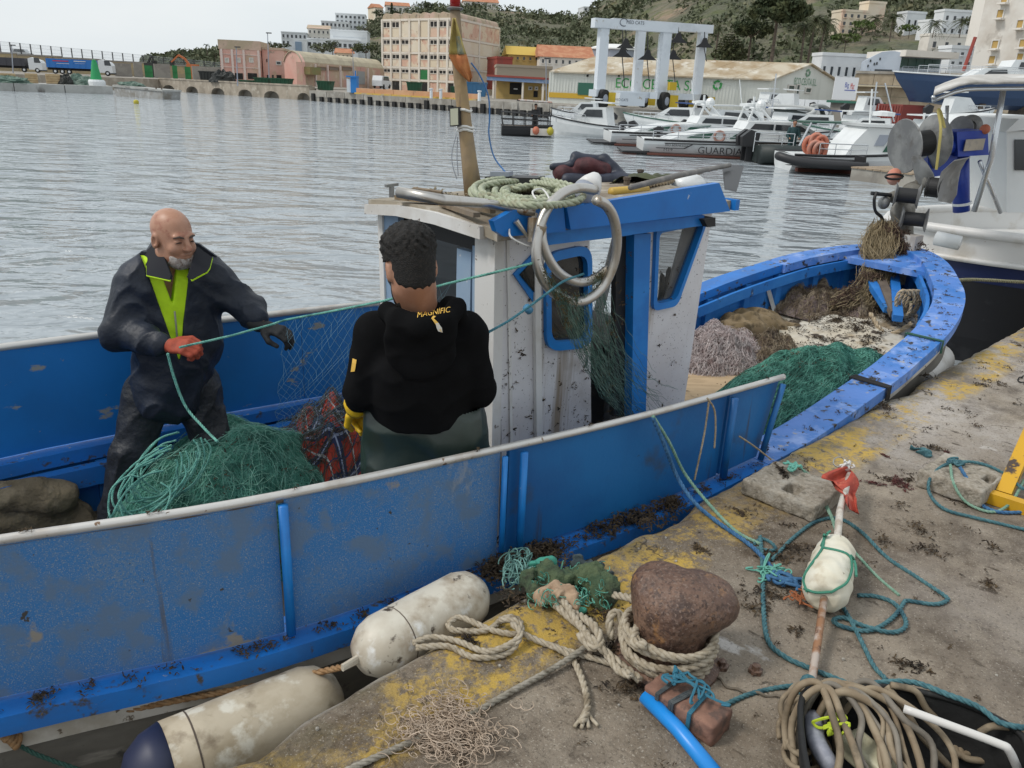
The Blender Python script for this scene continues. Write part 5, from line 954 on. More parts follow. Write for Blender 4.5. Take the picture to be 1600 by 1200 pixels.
M_brail = mat('chalky_blue_rail', (.09, .215, .57), [((.03, .16, .48), 2.5, .42, .6), ((.22, .34, .66), 6, .52, .66), ((.03, .025, .02), 16, .585, .64, (1, 1, 1), 9), ((.35, .33, .3), 18, .63, .70)], rough=.6, bump=.3, bscale=40, bdist=.004)
M_brail2 = mat('bright_blue_rail', (.012, .165, .54), [((.02, .14, .44), 4, .45, .6), ((.07, .06, .05), 16, .59, .65, (1, 1, 1), 9), ((.35, .36, .36), 25, .69, .72)], rough=.5, bump=.2, bscale=40, bdist=.004)
M_bin = mat('inner_hull_blue', (.012, .15, .48), [((.03, .20, .55), 3, .4, .6), ((.02, .015, .012), 9, .60, .66, (1, 1, .7), 9), ((.32, .36, .42), 20, .68, .72)], rough=.6, bump=.3, bscale=30, bdist=.005)
M_trim = mat('blue_trim', (.008, .16, .50), [((.012, .2, .58), 5, .45, .6), ((.4, .42, .45), 30, .71, .74)], rough=.4)
M_cabw = mat('speckled_white_cabin', (.56, .53, .53), [((.68, .67, .68), 1.5, .4, .6), ((.44, .40, .37), 3, .58, .72), ((.30, .24, .18), 10, .60, .72, (1, 1, .06)), ((.05, .04, .035), 34, .675, .70, (1, 1, 2.2), 3), ((.08, .06, .045), 70, .68, .70, (1.6, 1.6, 1), 2), ((.33, .19, .09), 7, .72, .76)], rough=.5, bump=.25, bscale=60, bdist=.003)
M_cabw2 = mat('chipped_white_trim', (.68, .67, .65), [((.55, .52, .48), 3, .5, .65), ((.13, .10, .08), 26, .66, .70)], rough=.5, bump=.2, bscale=50, bdist=.003)
M_steel = mat('brushed_stainless', (.55, .53, .50), [((.40, .35, .28), 6, .5, .65), ((.28, .19, .12), 20, .64, .70)], rough=.38, metal=.9)
M_alu = mat('worn_rail_metal', (.62, .60, .57), [((.48, .43, .38), 5, .5, .65), ((.22, .14, .09), 24, .66, .70)], rough=.4, metal=.5)
M_hullw = mat('white_rub_strake', (.55, .52, .47), [((.4, .36, .3), 5, .48, .62), ((.12, .09, .06), 20, .64, .68)], rough=.7)
M_hullg = mat('grimy_hull', (.18, .165, .14), [((.12, .11, .095), 2, .42, .6, (1, 1, 3)), ((.27, .25, .22), 3, .6, .72, (1, 1, 4)), ((.06, .055, .05), 10, .64, .72)], rough=.8, bump=.2, bscale=20, bdist=.006)
M_ddirt = mat('dirty_foredeck', (.52, .46, .36), [((.60, .56, .48), 3, .4, .6), ((.36, .28, .18), 5, .52, .66), ((.055, .04, .028), 7, .55, .60, (1, 1, 1), 9)], rough=.85, bump=.6, bscale=30, bdist=.008)
M_adeck = mat('dark_wet_deck', (.09, .075, .06), [((.05, .045, .04), 6, .45, .6)], rough=.7)
M_glass = mat('dark_boat_glass', (.012, .015, .016), rough=.06, spec=.7, alpha=.93); M_clear = mat('see_through_glass', (.05, .055, .055), rough=.04, spec=.6, alpha=.35)
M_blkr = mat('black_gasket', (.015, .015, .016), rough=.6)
SS_ = [-4.5, -2.5, 0, 1, 2.1, 2.7, 3.55, 4.69]; ZS_ = [.9, .9, .92, .99, 1.13, 1.25, 1.38, 1.47]
zsh = lambda s: float(np.interp(s, SS_, ZS_))
near = [(-4.4, -.2), (-3.4, -.42), (-2.46, -.66), (-1.8, -.84), (-.9, -.935), (-.1, -1.0), (.95, -1.0), (1.7, -.96), (2.2, -.92), (2.75, -.86), (3.3, -.7), (3.75, -.46), (4.25, -.13)]
far = [(4.52, .2), (4.42, .42), (4.1, .64), (3.3, .80), (2.5, .89), (1.2, 1.0), (-.4, 1.06), (-1.4, 1.12), (-2.3, 1.16), (-3.4, 1.1), (-4.4, .95)]
OUTL = spline([(a, b, 0) for a, b in near + far], 6); NO = len(OUTL)
CTR = np.stack([np.clip(OUTL[:, 0], -4.4, 3.2), np.full(NO, .06)], 1)
tan = np.gradient(OUTL[:, :2], axis=0); tan /= np.linalg.norm(tan, axis=1)[:, None]; INW = np.stack([-tan[:, 1], tan[:, 0]], 1)
ZO = A_([zsh(s) for s in OUTL[:, 0]])
def off(i, d, z): p = OUTL[i, :2] + INW[i] * d; return B(p[0], p[1], z)
boat = thing('fishing_boat', B(0, 0, 0), 'blue wooden fishing boat with small white wheelhouse moored alongside the quay', 'fishing boat')
def dn(i, z):
 k = np.interp(z, [-.5, 0, .35, .7, 1.5], [.45, .2, .09, .02, 0]); p = OUTL[i, :2]; c = CTR[i]; q = p + (c - p) * k; return B(q[0], q[1], z)
lev = [(.07, .155, M_hullw, 'rub_strake', .025), (.155, .36, M_hullg, 'hull_plank', .006), (.36, .56, M_hullg, 'hull_plank', .0), (.56, .78, M_hullg, 'hull_plank', -.006), (.78, 1.5, M_hullg, 'hull_bottom', -.012)]
for a, b, mt, nm, pr in lev:
 G = []
 for i in range(NO):
  zt_, zb_ = ZO[i] - a, max(-.45, ZO[i] - b + .006); G.append([dn(i, zt_) + np.append(-(E1 * INW[i][0] + E2 * INW[i][1])[:2], 0) * pr, dn(i, zb_) + np.append(-(E1 * INW[i][0] + E2 * INW[i][1])[:2], 0) * pr])
 G = np.array(G); m = MB(); inn = np.array([(E1 * INW[i][0] + E2 * INW[i][1]) * .03 for i in range(NO)])[:, None, :]; m.slab(G, np.repeat(inn, 2, 1)); autosmooth(m.build(nm, mt, boat, fix=True))
def sweep(i0, i1, d0, d1, z0, z1, mt, nm):
 R4 = [[off(i, d0, ZO[i] + z0), off(i, d1, ZO[i] + z0), off(i, d1, ZO[i] + z1), off(i, d0, ZO[i] + z1)] for i in range(i0, i1)]
 m = MB(); m.grid([r + [r[0]] for r in R4]); n = len(R4); m.add(R4[0], [(0, 1, 2, 3)]); m.add(R4[-1], [(3, 2, 1, 0)]); return autosmooth(m.build(nm, mt, boat, fix=True))
iN = [int(np.argmin(np.hypot(OUTL[:, 0] - a, OUTL[:, 1] - b))) for a, b in ((-4.4, -.2), (.6, -1.0), (2.9, -.83), (4.5, .2), (3.3, .8), (.6, 1.03), (-1.5, 1.12), (-4.4, .95))]
cm = [M_brail2, M_brail, M_brail, M_brail, M_brail2, M_brail2, M_brail2]
for k in range(7): sweep(iN[k], iN[k + 1] + (1 if k < 6 else 0), -.05, .15 if k in (1, 2, 3) else .12, -.065, .0 + .002 * (k % 2), cm[k], 'caprail')
sweep(iN[2], iN[5], .165, .19, -.15, -.07, M_bin, 'clamp'); sweep(iN[5], iN[7], .13, .19, -.17, -.075, M_brail2, 'clamp'); sweep(iN[0], iN[2], .13, .17, -.17, -.075, M_bin, 'clamp')
zdk = lambda s: .42 if s < .62 else zsh(s) - .36 - .04 * max(0, s - 2)
m = MB().grid([[off(i, .06, ZO[i] - .06), off(i, .075, (ZO[i] + zdk(OUTL[i, 0])) / 2), off(i, .10, zdk(OUTL[i, 0]) - .1)] for i in range(NO)]); autosmooth(m.build('inner_lining', M_bin, boat))
for i in range(2, NO - 2):
 if i % 3: continue
 s = OUTL[i, 0]
 if -.2 < s < .8: continue
 d = E1 * INW[i][0] + E2 * INW[i][1]; tg = E1 * tan[i][0] + E2 * tan[i][1]; p = off(i, .062, zdk(s) - .05); ibox('rib', p - tg * .03, tg * .06, d * .06, E3 * (ZO[i] - .075 - zdk(s) + .05), M_bin, boat)
def cols(ss):
 out = []
 for s in ss:
  tn = np.interp(s, [p[0] for p in near], [p[1] for p in near]); ff = far[::-1]; tf = np.interp(s, [p[0] for p in ff], [p[1] for p in ff]); out.append((s, tn + .07, tf - .07))
 return out
rng = np.random.default_rng(11)
G = [[B(s, a + (b - a) * k / 18, zdk(s) + .018 * fbm(s * 4, k * .5, 0, 4) + .02 * math.sin(math.pi * k / 18)) for k in range(19)] for s, a, b in cols(np.linspace(.62, 4.2, 44))]
MB().grid(G).build('foredeck', M_ddirt, boat, smooth=True)
G = [[B(s, a + (b - a) * k / 4, .42) for k in range(5)] for s, a, b in cols(np.linspace(-4.3, .62, 14))]; MB().grid(G).build('aft_deck', M_adeck, boat)
s, a, b = cols([.62])[0]; MB().obox(B(s, a, .42), E2 * (b - a), E1 * .03, E3 * (zdk(.63) - .42)).build('bulkhead', M_bin, boat)
for (x0, y0, x1, y1, w_) in ((1172, 468, 1258, 430, .05), (1185, 455, 1240, 428, .03)): MB().bar(PT(x0, y0, .78), PT(x1, y1, .70), .03, w_ * 1.6).build('stowed_batten', M_brail2, boat)
for x0, y0, x1, y1 in ((1200, 470, 1212, 492), (1236, 452, 1248, 474)): MB().bar(PT(x0, y0 - 20, .74), PT(x1, y1, .66), .045, .03).build('brace', M_cabw2, boat)
zb_ = zsh(4.2)
for k, (ta, tb, mt) in enumerate(((-.05, .34, M_bin), (.02, .46, M_bark), (.12, .55, M_bin))): MB().bar(B(3.35 + .1 * k, ta - .25, zb_ - .32), B(4.3 - .08 * k, tb - .1, zb_ - .16), .07, .05).build('bow_timber', mt, boat)
m = MB(); bh = [i for i in range(NO) if OUTL[i, 0] > 3.95]; m.prism([off(i, .14, ZO[i] - .09) for i in bh], E3 * .05); m.build('breasthook', M_brail, boat, fix=True); MB().obox(B(4.36, .14, zsh(4.5) - .3), E1 * .14, E2 * .12, E3 * .42).build('stem_head', mat('bare_grey_wood', (.36, .33, .30), [((.5, .48, .45), 14, .5, .6, (1, 1, .2)), ((.1, .08, .07), 16, .6, .68)], rough=.9, bump=.5, bscale=40), boat)
pn = spline([(-4.4, -.14, 1.4), (-3.3, -.4, 1.4), (-2.44, -.64, 1.4), (-1.78, -.82, 1.4), (-.87, -.9, 1.37), (-.2, -.955, 1.36), (.75, -1.0, 1.36)], 10)
def pnear(s): return A_([float(np.interp(s, pn[:, 0], pn[:, k])) for k in (1, 2)])
def board(s0, s1, mt, nm, slant=0, dt=0, zlow=.0, n=10, ztop=0):
 G = []
 for k in range(n + 1):
  s = s0 + (s1 - s0) * k / n; t, z = pnear(s); sl = slant * k / n; G.append([B(s - sl, t + .0 + dt, zsh(s) + .012 + zlow), B(s, t + dt, z + ztop)])
 m = MB(); m.slab(G, E2 * .018); return autosmooth(m.build(nm, mt, boat, fix=True))
sP = [toB(PZ(x, y, 1.38))[0] for x, y in ((433, 785), (790, 708), (817, 700), (1158, 615), (1235, 592))]
board(-4.3, sP[0] - .012, M_bpan, 'weather_board', n=16); board(sP[0] + .012, sP[1], M_bpan, 'weather_board'); board(sP[1] + .05, sP[3] - .01, M_bpan2, 'weather_board', dt=.012, n=14); board(sP[3] + .01, sP[4], M_bpan2, 'weather_board', slant=.09, dt=.012)
for s, w_, mt in ((sP[0], .032, M_trim), (sP[1] + .005, .022, M_trim), (sP[2] + .01, .03, M_trim), (sP[3], .035, MATS['shaded_blue_panel']), (sP[4] - .015, .03, M_bpan2)):
 t, z = pnear(s); sl = .09 if s == sP[4] - .015 else 0; MB().tube([B(s - sl, t - .022, zsh(s) + .012), B(s, t - .022, z - .01)], w_ / 2, 8).build('board_post', mt, boat, smooth=True)
tr_ = [(s, *pnear(s)) for s in np.linspace(-4.3, sP[4] + .02, 40)]; MB().tube([B(s, t + .005, z + .012) for s, t, z in tr_], .0145, 8).build('board_top_rail', M_alu, boat, smooth=True)
MB().tube([B(s, t + .012, z - .005) for s, t, z in tr_ if s < -.9], .012, 6).build('board_lip', M_bark, boat)
fx = [(-4.3, .98), (-2.25, 1.12), (-1.2, 1.06), (-.30, .95)]
def pfar(s): return float(np.interp(s, [a for a, b in fx], [b for a, b in fx]))
for s0, s1 in ((-4.3, -1.318), (-1.315, -.795), (-.792, -.28)):
 G = [[B(s, pfar(s), zsh(s) + .01), B(s, pfar(s), 1.42)] for s in np.linspace(s0, s1, 9)]; m = MB(); m.slab(G, E2 * .018); m.build('weather_board', M_bfar, boat, fix=True)
MB().tube([B(s, pfar(s) + .005, 1.43) for s in np.linspace(-4.3, -.28, 14)], .018, 8).build('board_top_rail', M_alu, boat, smooth=True)
# ================================================================== WHEELHOUSE
TN, TF = -.5, .44
cab = boat
def sz(x, y, t=TN): p = toB(PT(x, y, t)); return p[0], p[2]
def wall(poly, t, th_, mt, nm, par): return MB().prism([B(s, t, z) for s, z in poly], E2 * th_).build(nm, mt, par, fix=True)
zD = .42
c1t, c1b = sz(776, 368), sz(784, 700); d0t, d0b = sz(921, 372), sz(924, 690); p1t, p1b = sz(1012, 366), sz(1004, 650); f1t, f1m, f1b = sz(1108, 340), sz(1062, 480), sz(1052, 650); bt, bb = sz(834, 368), sz(838, 700)
ext = lambda t, b: (b[0] + (b[0] - t[0]) * (b[1] - zD) / (t[1] - b[1]), zD)
ZC = max(c1t[1], d0t[1], f1t[1]) + .03
up = lambda t, b: (t[0] + (t[0] - b[0]) * (ZC - t[1]) / (t[1] - b[1]), ZC)
house = boat
C1T, C1B, BT, BB, D0T, D0B, P1T, P1B, F1T, F1B = up(c1t, c1b), ext(c1t, c1b), up(bt, bb), ext(bt, bb), up(d0t, d0b), ext(d0t, d0b), up(p1t, p1b), ext(p1t, p1b), (f1t[0] + .02, ZC), ext(f1m, f1b)
wall([C1B, BB, BT, C1T], TN, .035, M_cabw, 'side_wall_panel', boat)
w1 = [sz(850, 398), sz(918, 384), sz(919, 538), sz(851, 544)]
def around(outer, inner, t, th_, mt, nm):
 (tl, tr, br, bl) = outer; (a, b, c, d) = inner
 for q in ([tl, tr, b, a], [tr, br, c, b], [br, bl, d, c], [bl, tl, a, d]): wall(q, t, th_, mt, nm, boat)
around([BT, D0T, D0B, BB], w1, TN, .035, M_cabw, 'side_wall_panel')
def rrect(q, f=.25, n=5):
 q = [np.array(p) for p in q]; o = []
 for i in range(len(q)):
  p, a, b = q[i], q[i - 1], q[(i + 1) % len(q)]; u = p + (a - p) * min(.45, f * .3 / np.linalg.norm(a - p)); v = p + (b - p) * min(.45, f * .3 / np.linalg.norm(b - p))
  for k in range(n + 1): w_ = k / n; o.append((1 - w_) ** 2 * u + 2 * w_ * (1 - w_) * p + w_ * w_ * v)
 return o
def window(q, t, fw_, gl, nm='window', f=.25):
 r = rrect(q, f); c = sum(r) / len(r); ro = [p + (p - c) / np.linalg.norm(p - c) * fw_ * .35 for p in r]; ri = [p - (p - c) / np.linalg.norm(p - c) * fw_ for p in r]; n = len(r)
 m = MB(); rings = [[B(p[0], t - .002, p[1]) for p in ro], [B(p[0], t - .022, p[1]) for p in ro], [B(p[0], t - .022, p[1]) for p in ri], [B(p[0], t + .02, p[1]) for p in ri]]
 for a in range(3): m.add(rings[a] + rings[a + 1], [(i, (i + 1) % n, n + (i + 1) % n, n + i) for i in range(n)])
 o = m.build(nm, M_trim, boat, fix=True); autosmooth(o); MB().prism([B(p[0], t + .006, p[1]) for p in [c + (x - c) * 1.01 for x in ri]], E2 * .006).build('pane', gl, o, fix=True); return o
window(w1, TN, .03, M_glass)
dq = [sz(800, 428), sz(834, 392), sz(868, 428), sz(834, 470)]; m = MB(); wall([dq[0], dq[1], (dq[1][0], dq[3][1])], TN - .012, .01, M_trim, 'diamond_frame', boat); c_ = [sz(808, 428), sz(833, 402), sz(833, 458)]; wall(c_, TN - .017, .004, M_glass, 'diamond_pane', boat)
wall([sz(830, 372), sz(839, 372), sz(843, 700), sz(834, 700)], TN - .022, .02, M_cabw2, 'batten', boat); wall([sz(790, 372), sz(794, 372), sz(800, 700), sz(796, 700)], TN - .008, .006, M_cabw2, 'batten', boat)
m = MB(); hd_ = [PT(912, 540, TN - .03), PT(917, 548, TN - .05), PT(917, 566, TN - .05), PT(912, 574, TN - .03)]; m.tube(spline(hd_, 4), .006, 6); m.build('handle', M_steel, boat)
wall([sz(988, 366), sz(1014, 364), sz(1006, 660), sz(984, 660)], TN - .012, .05, M_trim, 'door_post', boat); wall([sz(974, 362), sz(990, 362), sz(986, 655), sz(968, 655)], TN + .04, .03, M_blkr, 'sliding_door_edge', boat)
w2 = [sz(1022, 356), sz(1100, 343), sz(1053, 474), sz(1017, 482)]; around([P1T, F1T, F1B, P1B], w2, TN, .035, M_cabw, 'front_side_panel'); window(w2, TN, .026, M_clear, f=.12)
wall([D0T, P1T, (P1T[0], sz(950, 372)[1]), (D0T[0], sz(930, 375)[1])], TN + .003, .03, M_trim, 'door_head', boat)
s0, s1 = C1B[0], F1B[0]; zt_ = ZC
for a, b, c, d in ((s0, s1, zD, 1.52), (s0, s1, 2.02, zt_), (s0, s0 + .07, 1.52, 2.02), (.16, .24, 1.52, 2.02), (s1 - .05, s1 + .1, 1.52, 2.02)): MB().obox(B(a, TF, c), E1 * (b - a), E2 * .035, E3 * (d - c)).build('far_wall_panel', M_cabw2 if c < 1.4 else M_blkr, boat)
for a, b, c, d in ((TN + .04, TF, zD, 1.5), (TN + .04, TF, 2.04, zt_)):
 fx0 = lambda z: np.interp(z, [zD, f1m[1], ZC], [F1B[0], f1m[0], F1T[0]]); MB().add([B(fx0(c) - .04, a, c), B(fx0(c) - .04, b, c), B(fx0(d) - .04, b, d), B(fx0(d) - .04, a, d), B(fx0(c) - .08, a, c), B(fx0(c) - .08, b, c), B(fx0(d) - .08, b, d), B(fx0(d) - .08, a, d)], [(0, 1, 2, 3), (7, 6, 5, 4), (0, 4, 5, 1), (2, 6, 7, 3), (1, 5, 6, 2), (0, 3, 7, 4)]).build('front_wall', M_cabw2, boat, fix=True)
for t in (TN + .06, 0, TF - .06): MB().bar(B(fx0(1.5) - .06, t, 1.5), B(fx0(2.04) - .06, t, 2.04), .05, .05, up=(1, 0, 0)).build('front_post', M_cabw2, boat)
MB().obox(B(s0 + .07, TF + .012, 1.52), E1 * (.09 - s0), E2 * .006, E3 * .5).build('far_pane', mat('grey_hazy_pane', (.10, .13, .16), rough=.3, alpha=.75), boat)
MB().obox(B(.05, TN + .3, zD), E1 * .3, E2 * .55, E3 * .95).build('console', mat('dark_console', (.03, .03, .032), rough=.6), boat)
MB().obox(B(-.35, .1, 1.38), E1 * .5, E2 * .3, E3 * .04).build('shelf', M_bark, boat); MB().obox(B(-.2, -.05, 1.42), E1 * .28, E2 * .3, E3 * .13).build('chart_bag', M_blkr, boat)
MB().obox(B(-.1, -.25, zD), E1 * .3, E2 * .5, E3 * .42).build('locker', mat('dull_blue_locker', (.05, .09, .13), rough=.7), boat)
m = MB(); m.tube([PT(968, 560, -.1) + (E1 * math.cos(t) + E3 * math.sin(t)) * .018 for t in np.linspace(0, 2 * math.pi, 14, endpoint=False)], .006, 5, closed=True); m.build('ring_bolt', M_steel, boat)
gl = SDF(B(.2, -.3, 1.45) - .3, B(.2, -.3, 1.45) + .4, .015)
g0 = PT(1040, 470, -.38)
for k in range(4): gl.cap(g0 + E1 * (-.03 + .035 * k) + E3 * .0, g0 + E1 * (-.05 + .05 * k) + E3 * (.14 + .03 * (k in (1, 2))), .02, .014, .012)
gl.ell(g0 + E1 * .02 - E3 * .04, (.07, .05, .08), .03).build('glove', M_blkr, boat)
SA = C1T[0]; MB().obox(B(SA + .06, -.38, ZC - .13), E1 * .03, E2 * .62, E3 * .12).build('interior_shade_strip', M_blkr, boat)  # black strip added under the aft beam to imitate shade inside the cabin
def aft(poly, th_, mt, nm, ds=0): return MB().prism([B(SA + ds, t, z) for t, z in poly], E1 * th_).build(nm, mt, boat, fix=True)
M_door = mat('powder_blue_door', (.22, .33, .48), [((.28, .38, .5), 3, .4, .6), ((.13, .18, .25), 6, .58, .66), ((.5, .52, .54), 22, .68, .72), ((.06, .05, .05), 30, .70, .73)], rough=.6)
def ta(x, y): p = toB(PS(x, y, SA)); return p[1], p[2]
tL = ta(596, 340)[0]; tR = TN
leanf = lambda z: -.03 * (ZC - z)
def tq(t0, t1, z0, z1): return [(t0 + leanf(z0), z0), (t1 + leanf(z0), z0), (t1 + leanf(z1), z1), (t0 + leanf(z1), z1)]
t74, t72, t62 = ta(741, 400)[0], ta(712, 400)[0], ta(622, 400)[0]
aft(tq(tR, t74, zD, ZC), .04, M_cabw2, 'aft_wall_panel'); aft(tq(t62, tL, zD, ZC), .03, M_door, 'aft_wall_panel'); aft(tq(tL - .02, tL + .02, zD, ZC), .05, M_cabw2, 'corner_post', -.01); aft(tq(tR - .01, tR + .035, zD, ZC), .012, M_cabw2, 'corner_post', -.014)
MB().obox(B(SA + .02, t72 - .08, zD + .1), E1 * .03 - E2 * .0, E2 * .1, E3 * (ZC - .13 - zD - .1)).build('door_leaf', M_door, boat); aft(tq(t72 - .085, t74 + .01, zD, ZC - .1), .03, M_door, 'door_jamb', .02)
aft(tq(t74, t62, zD, 1.0), .03, M_cabw2, 'door_sill_board')
arcb = [ta(590, 333), ta(640, 336), ta(700, 349), ta(772, 372)]; arct = [ta(590, 318), ta(640, 319), ta(700, 330), ta(772, 352)]
MB().prism([B(SA - .07, t, z) for t, z in arcb + arct[::-1]], E1 * .035).build('aft_roof_beam', M_cabw2, boat, fix=True)
tw0, tw1 = TN - .1, tL + .03; zr0 = ta(772, 354)[1]; zr1 = ta(590, 318)[1]
def zroof(t, s): f = (t - tw0) / (tw1 - tw0); return ZC + .0 + .03 * math.sin(math.pi * min(1, max(0, f))) + .03 * (s - SA)
rs0, rs1 = SA - .08, F1T[0] + .06
G = [[B(s, t, zroof(t, s)) for t in np.linspace(tw0 + .03, tw1, 9)] for s in np.linspace(rs0 + .03, rs1, 7)]; MB().slab(G, (0, 0, -.04)).build('roof', mat('weathered_roof', (.30, .26, .20), [((.2, .16, .12), 5, .45, .6), ((.42, .38, .32), 9, .55, .66)], rough=.9), boat, fix=True, smooth=False)
tfz = TN - .13
def fas(pts, th_, mt, nm, dt=0): q = [toB(PT(x, y, tfz + dt)) for x, y in pts]; return MB().prism([B(p[0], tfz + dt, p[2]) for p in q], E2 * th_).build(nm, mt, boat, fix=True)
M_fas = mat('smooth_blue_fascia', (.006, .16, .52), [((.008, .13, .44), 2, .45, .6), ((.5, .55, .6), 9, .715, .73, (1, 1, 1), 8)], rough=.4)
fas([(771, 346), (776, 362), (788, 370), (884, 362), (881, 324), (840, 318), (800, 330)], .03, M_fas, 'roof_fascia'); fas([(886, 324), (892, 359), (1141, 330), (1124, 286)], .03, M_fas, 'roof_fascia', -.012)
fas([(846, 364), (850, 384), (1104, 352), (1100, 336)], .03, M_trim, 'roof_fascia', .05)
fas([(1100, 343), (1106, 355), (1118, 354), (1118, 340)], .08, M_blkr, 'lamp_box', .02)
MB().obox(B(rs1 - .02, tw0, ZC), E1 * .03, E2 * (tw1 - tw0), E3 * .05).build('front_fascia', M_fas, boat)
# ================================================================== THE TWO FISHERMEN
def basis(f, upv=(0, 0, 1)):
 f = nrm(f); r = nrm(np.cross(f, upv)); return np.stack([r, f, np.cross(r, f)], 1)
def head(S, c, R, hair=False):
 q = lambda x, y, z: c + R @ A_([x, y, z]);
 S.ell(q(0, -.012, .035), (.076, .097, .086), .02, R).ell(q(0, .03, -.03), (.061, .066, .085), .03, R).ell(q(0, .058, -.088), (.034, .03, .026), .03, R)
 for s in (-1, 1):
  S.cap(q(s * .046, .0, -.07), q(s * .022, .06, -.092), .02, .019, .03).ell(q(s * .036, .07, -.03), (.024, .02, .022), .02, R).ell(q(s * .079, -.008, -.008), (.011, .022, .034), .008, R).ell(q(s * .084, -.002, -.006), (.006, .011, .018), .004, R, sub=True)
 S.ell(q(0, .083, .026), (.052, .015, .012), .014, R)
 for s in (-1, 1): S.ell(q(s * .031, .099, .004), (.018, .014, .0095), .008, R, sub=True).ell(q(s * .031, .080, .003), (.014, .014, .012), .003, R)
 S.cap(q(0, .094, .016), q(0, .118, -.024), .0085, .0125, .012).ell(q(.011, .105, -.027), (.009, .011, .008), .006, R).ell(q(-.011, .105, -.027), (.009, .011, .008), .006, R)
 S.ell(q(0, .092, -.052), (.024, .012, .0055), .006, R).ell(q(0, .090, -.063), (.021, .012, .006), .006, R).ell(q(0, .103, -.0572), (.024, .007, .0025), .003, R, sub=True)
def hand(name, w, f, n, mt, par, side=1, curl=.75, L=1., cuff=None):
 f = nrm(f); n = nrm(np.array(n) - f * (np.array(n) @ f)); l = np.cross(f, n) * side; lo = w - .2; S = SDF(w - .16, w + .2, .004)
 S.cap(w - f * .05, w + f * .01, .031, .028, .02); S.boxr(w + f * .05, (.036, .045, .014), .013, .015, np.stack([l, f, n], 1))
 for k in range(4):
  p = w + f * (.09 - .006 * abs(k - 1.3)) + l * (.028 - .019 * k); d = f; ln = (.044, .03, .022); sc = (.95, 1.05, 1, .8)[k] * L; r = .0115
  for j in range(3):
   a = curl * (.6, 1.0, .8)[j]; d = nrm(d * math.cos(a) - np.cross(np.cross(d, n), d) * math.sin(a)) if j == 0 else nrm(d * math.cos(a) + ax_ * math.sin(a))
   if j == 0: d = nrm(f * math.cos(a) - n * math.sin(a))
   ax_ = nrm(np.cross(np.cross(f, -n), d)); e = p + d * ln[j] * sc; S.cap(p, e, r, r * .92, .006); p = e; r *= .93
 p = w + f * .02 + l * .036 - n * .006; e = p + f * .035 + l * .022 - n * .02; S.cap(p, e, .015, .013, .012); S.cap(e, e + f * .035 - l * .006 - n * .018, .0125, .0105, .006)
 return S.build(name, mt, par)
def shrink_text(body, o, ux, uy, h, mt, par, target, width=None, name='lettering'):
 t = text(body, o, ux, uy, h, mt, par, name, width); snap(t, target); return t
from mathutils.bvhtree import BVHTree
def bvh(o): return BVHTree.FromPolygons([v.co for v in o.data.vertices], [p.vertices for p in o.data.polygons])
def snap(t, target, d=.0025):
 bv = bvh(target); cv_ = Vector(CAM)
 for v in t.data.vertices:
  loc, nor, _, _ = bv.ray_cast(cv_, (v.co - cv_).normalized())
  if loc is not None: v.co = loc + nor * d
def sub_(o, n=2):
 import bmesh
 bm = bmesh.new(); bm.from_mesh(o.data); bmesh.ops.triangulate(bm, faces=bm.faces); bmesh.ops.subdivide_edges(bm, edges=bm.edges, cuts=n, use_grid_fill=True); bm.to_mesh(o.data); bm.free()
M_navy = mat('navy_waterproof', (.010, .014, .024), [((.02, .027, .044), 3, .45, .62)], rough=.5, bump=.7, bscale=13, spec=.35, bdist=.02); M_navyc = mat('dark_fleece_collar', (.008, .009, .014), rough=.9)
M_hiv = mat('hi_vis_yellow', (.52, .80, .01), [((.45, .7, .01), 14, .5, .65)], rough=.7); M_gred = mat('rust_red_glove', (.36, .06, .028), [((.28, .05, .025), 30, .45, .6)], rough=.75); M_gblk = mat('black_glove', (.012, .012, .013), [((.03, .03, .03), 40, .55, .65)], rough=.7)
M_beard = mat('grey_beard', (.28, .23, .20), [((.46, .42, .39), 60, .42, .6), ((.14, .09, .07), 90, .54, .66)], rough=.9, bump=.8, bscale=220, bdist=.003); M_brow = mat('dark_brow_hair', (.03, .022, .018), rough=.9)
M_skin1 = mat('tanned_skin', (.40, .205, .13), [((.46, .25, .17), 12, .42, .62), ((.33, .14, .09), 25, .55, .68)], rough=.42, bump=.12, bscale=160, bdist=.002, spec=.4)
def wobble(a, fs, seed=0):
 def f(X, Y, Z):
  o = 0
  for k, w_ in enumerate(fs):
   p = seed + k * 2.1; o = o + a / (k + 1) * np.sin(w_ * (X * math.cos(p) + Y * math.sin(p) + Z * .9 * math.cos(p * 1.7)) + 2.2 * np.sin(w_ * .45 * (Y * math.cos(p) - X * math.sin(p) + Z * .7)) + p)
  return o
 return f
def folds(a, seed):
 w = wobble(1., (17, 29, 47), seed); v = wobble(1., (11, 23), seed + 3)
 return lambda X, Y, Z: a * (np.abs(w(X, Y, Z)) ** .7 - .55) + a * .5 * v(X, Y, Z)
mn = thing('person', A_([-1.6, 3.4, .42]), 'bald bearded man in navy jacket with yellow collar pulling the net rope', 'person')
hc = PY(270, 371, 3.40); fh = nrm(A_([.80, -.56, -.10])); Rh = basis(fh); nb = PY(266, 428, 3.46); pel = PY(268, 592, 3.45)
shR, shL = PY(214, 440, 3.36), PY(330, 432, 3.55); elR, elL = PY(186, 520, 3.28), PY(385, 482, 3.52); haR, haL = PY(268, 540, 3.15), PY(412, 510, 3.44)
hipR, hipL = PY(238, 610, 3.42), PY(300, 606, 3.50); knR, knL = PY(208, 705, 3.34), PY(334, 690, 3.46); anR, anL = PY(168, 825, 3.30), PY(356, 800, 3.44); anR[2] = .5; anL[2] = .5
tf = nrm(A_([.5, -.86, 0])); Rt = basis(tf); chest = (shR + shL) / 2 * .62 + pel * .38
S = SDF(np.minimum(hc, anR) - A_([.35, .3, .3]), A_([-.85, 3.9, 2.12]), .006)
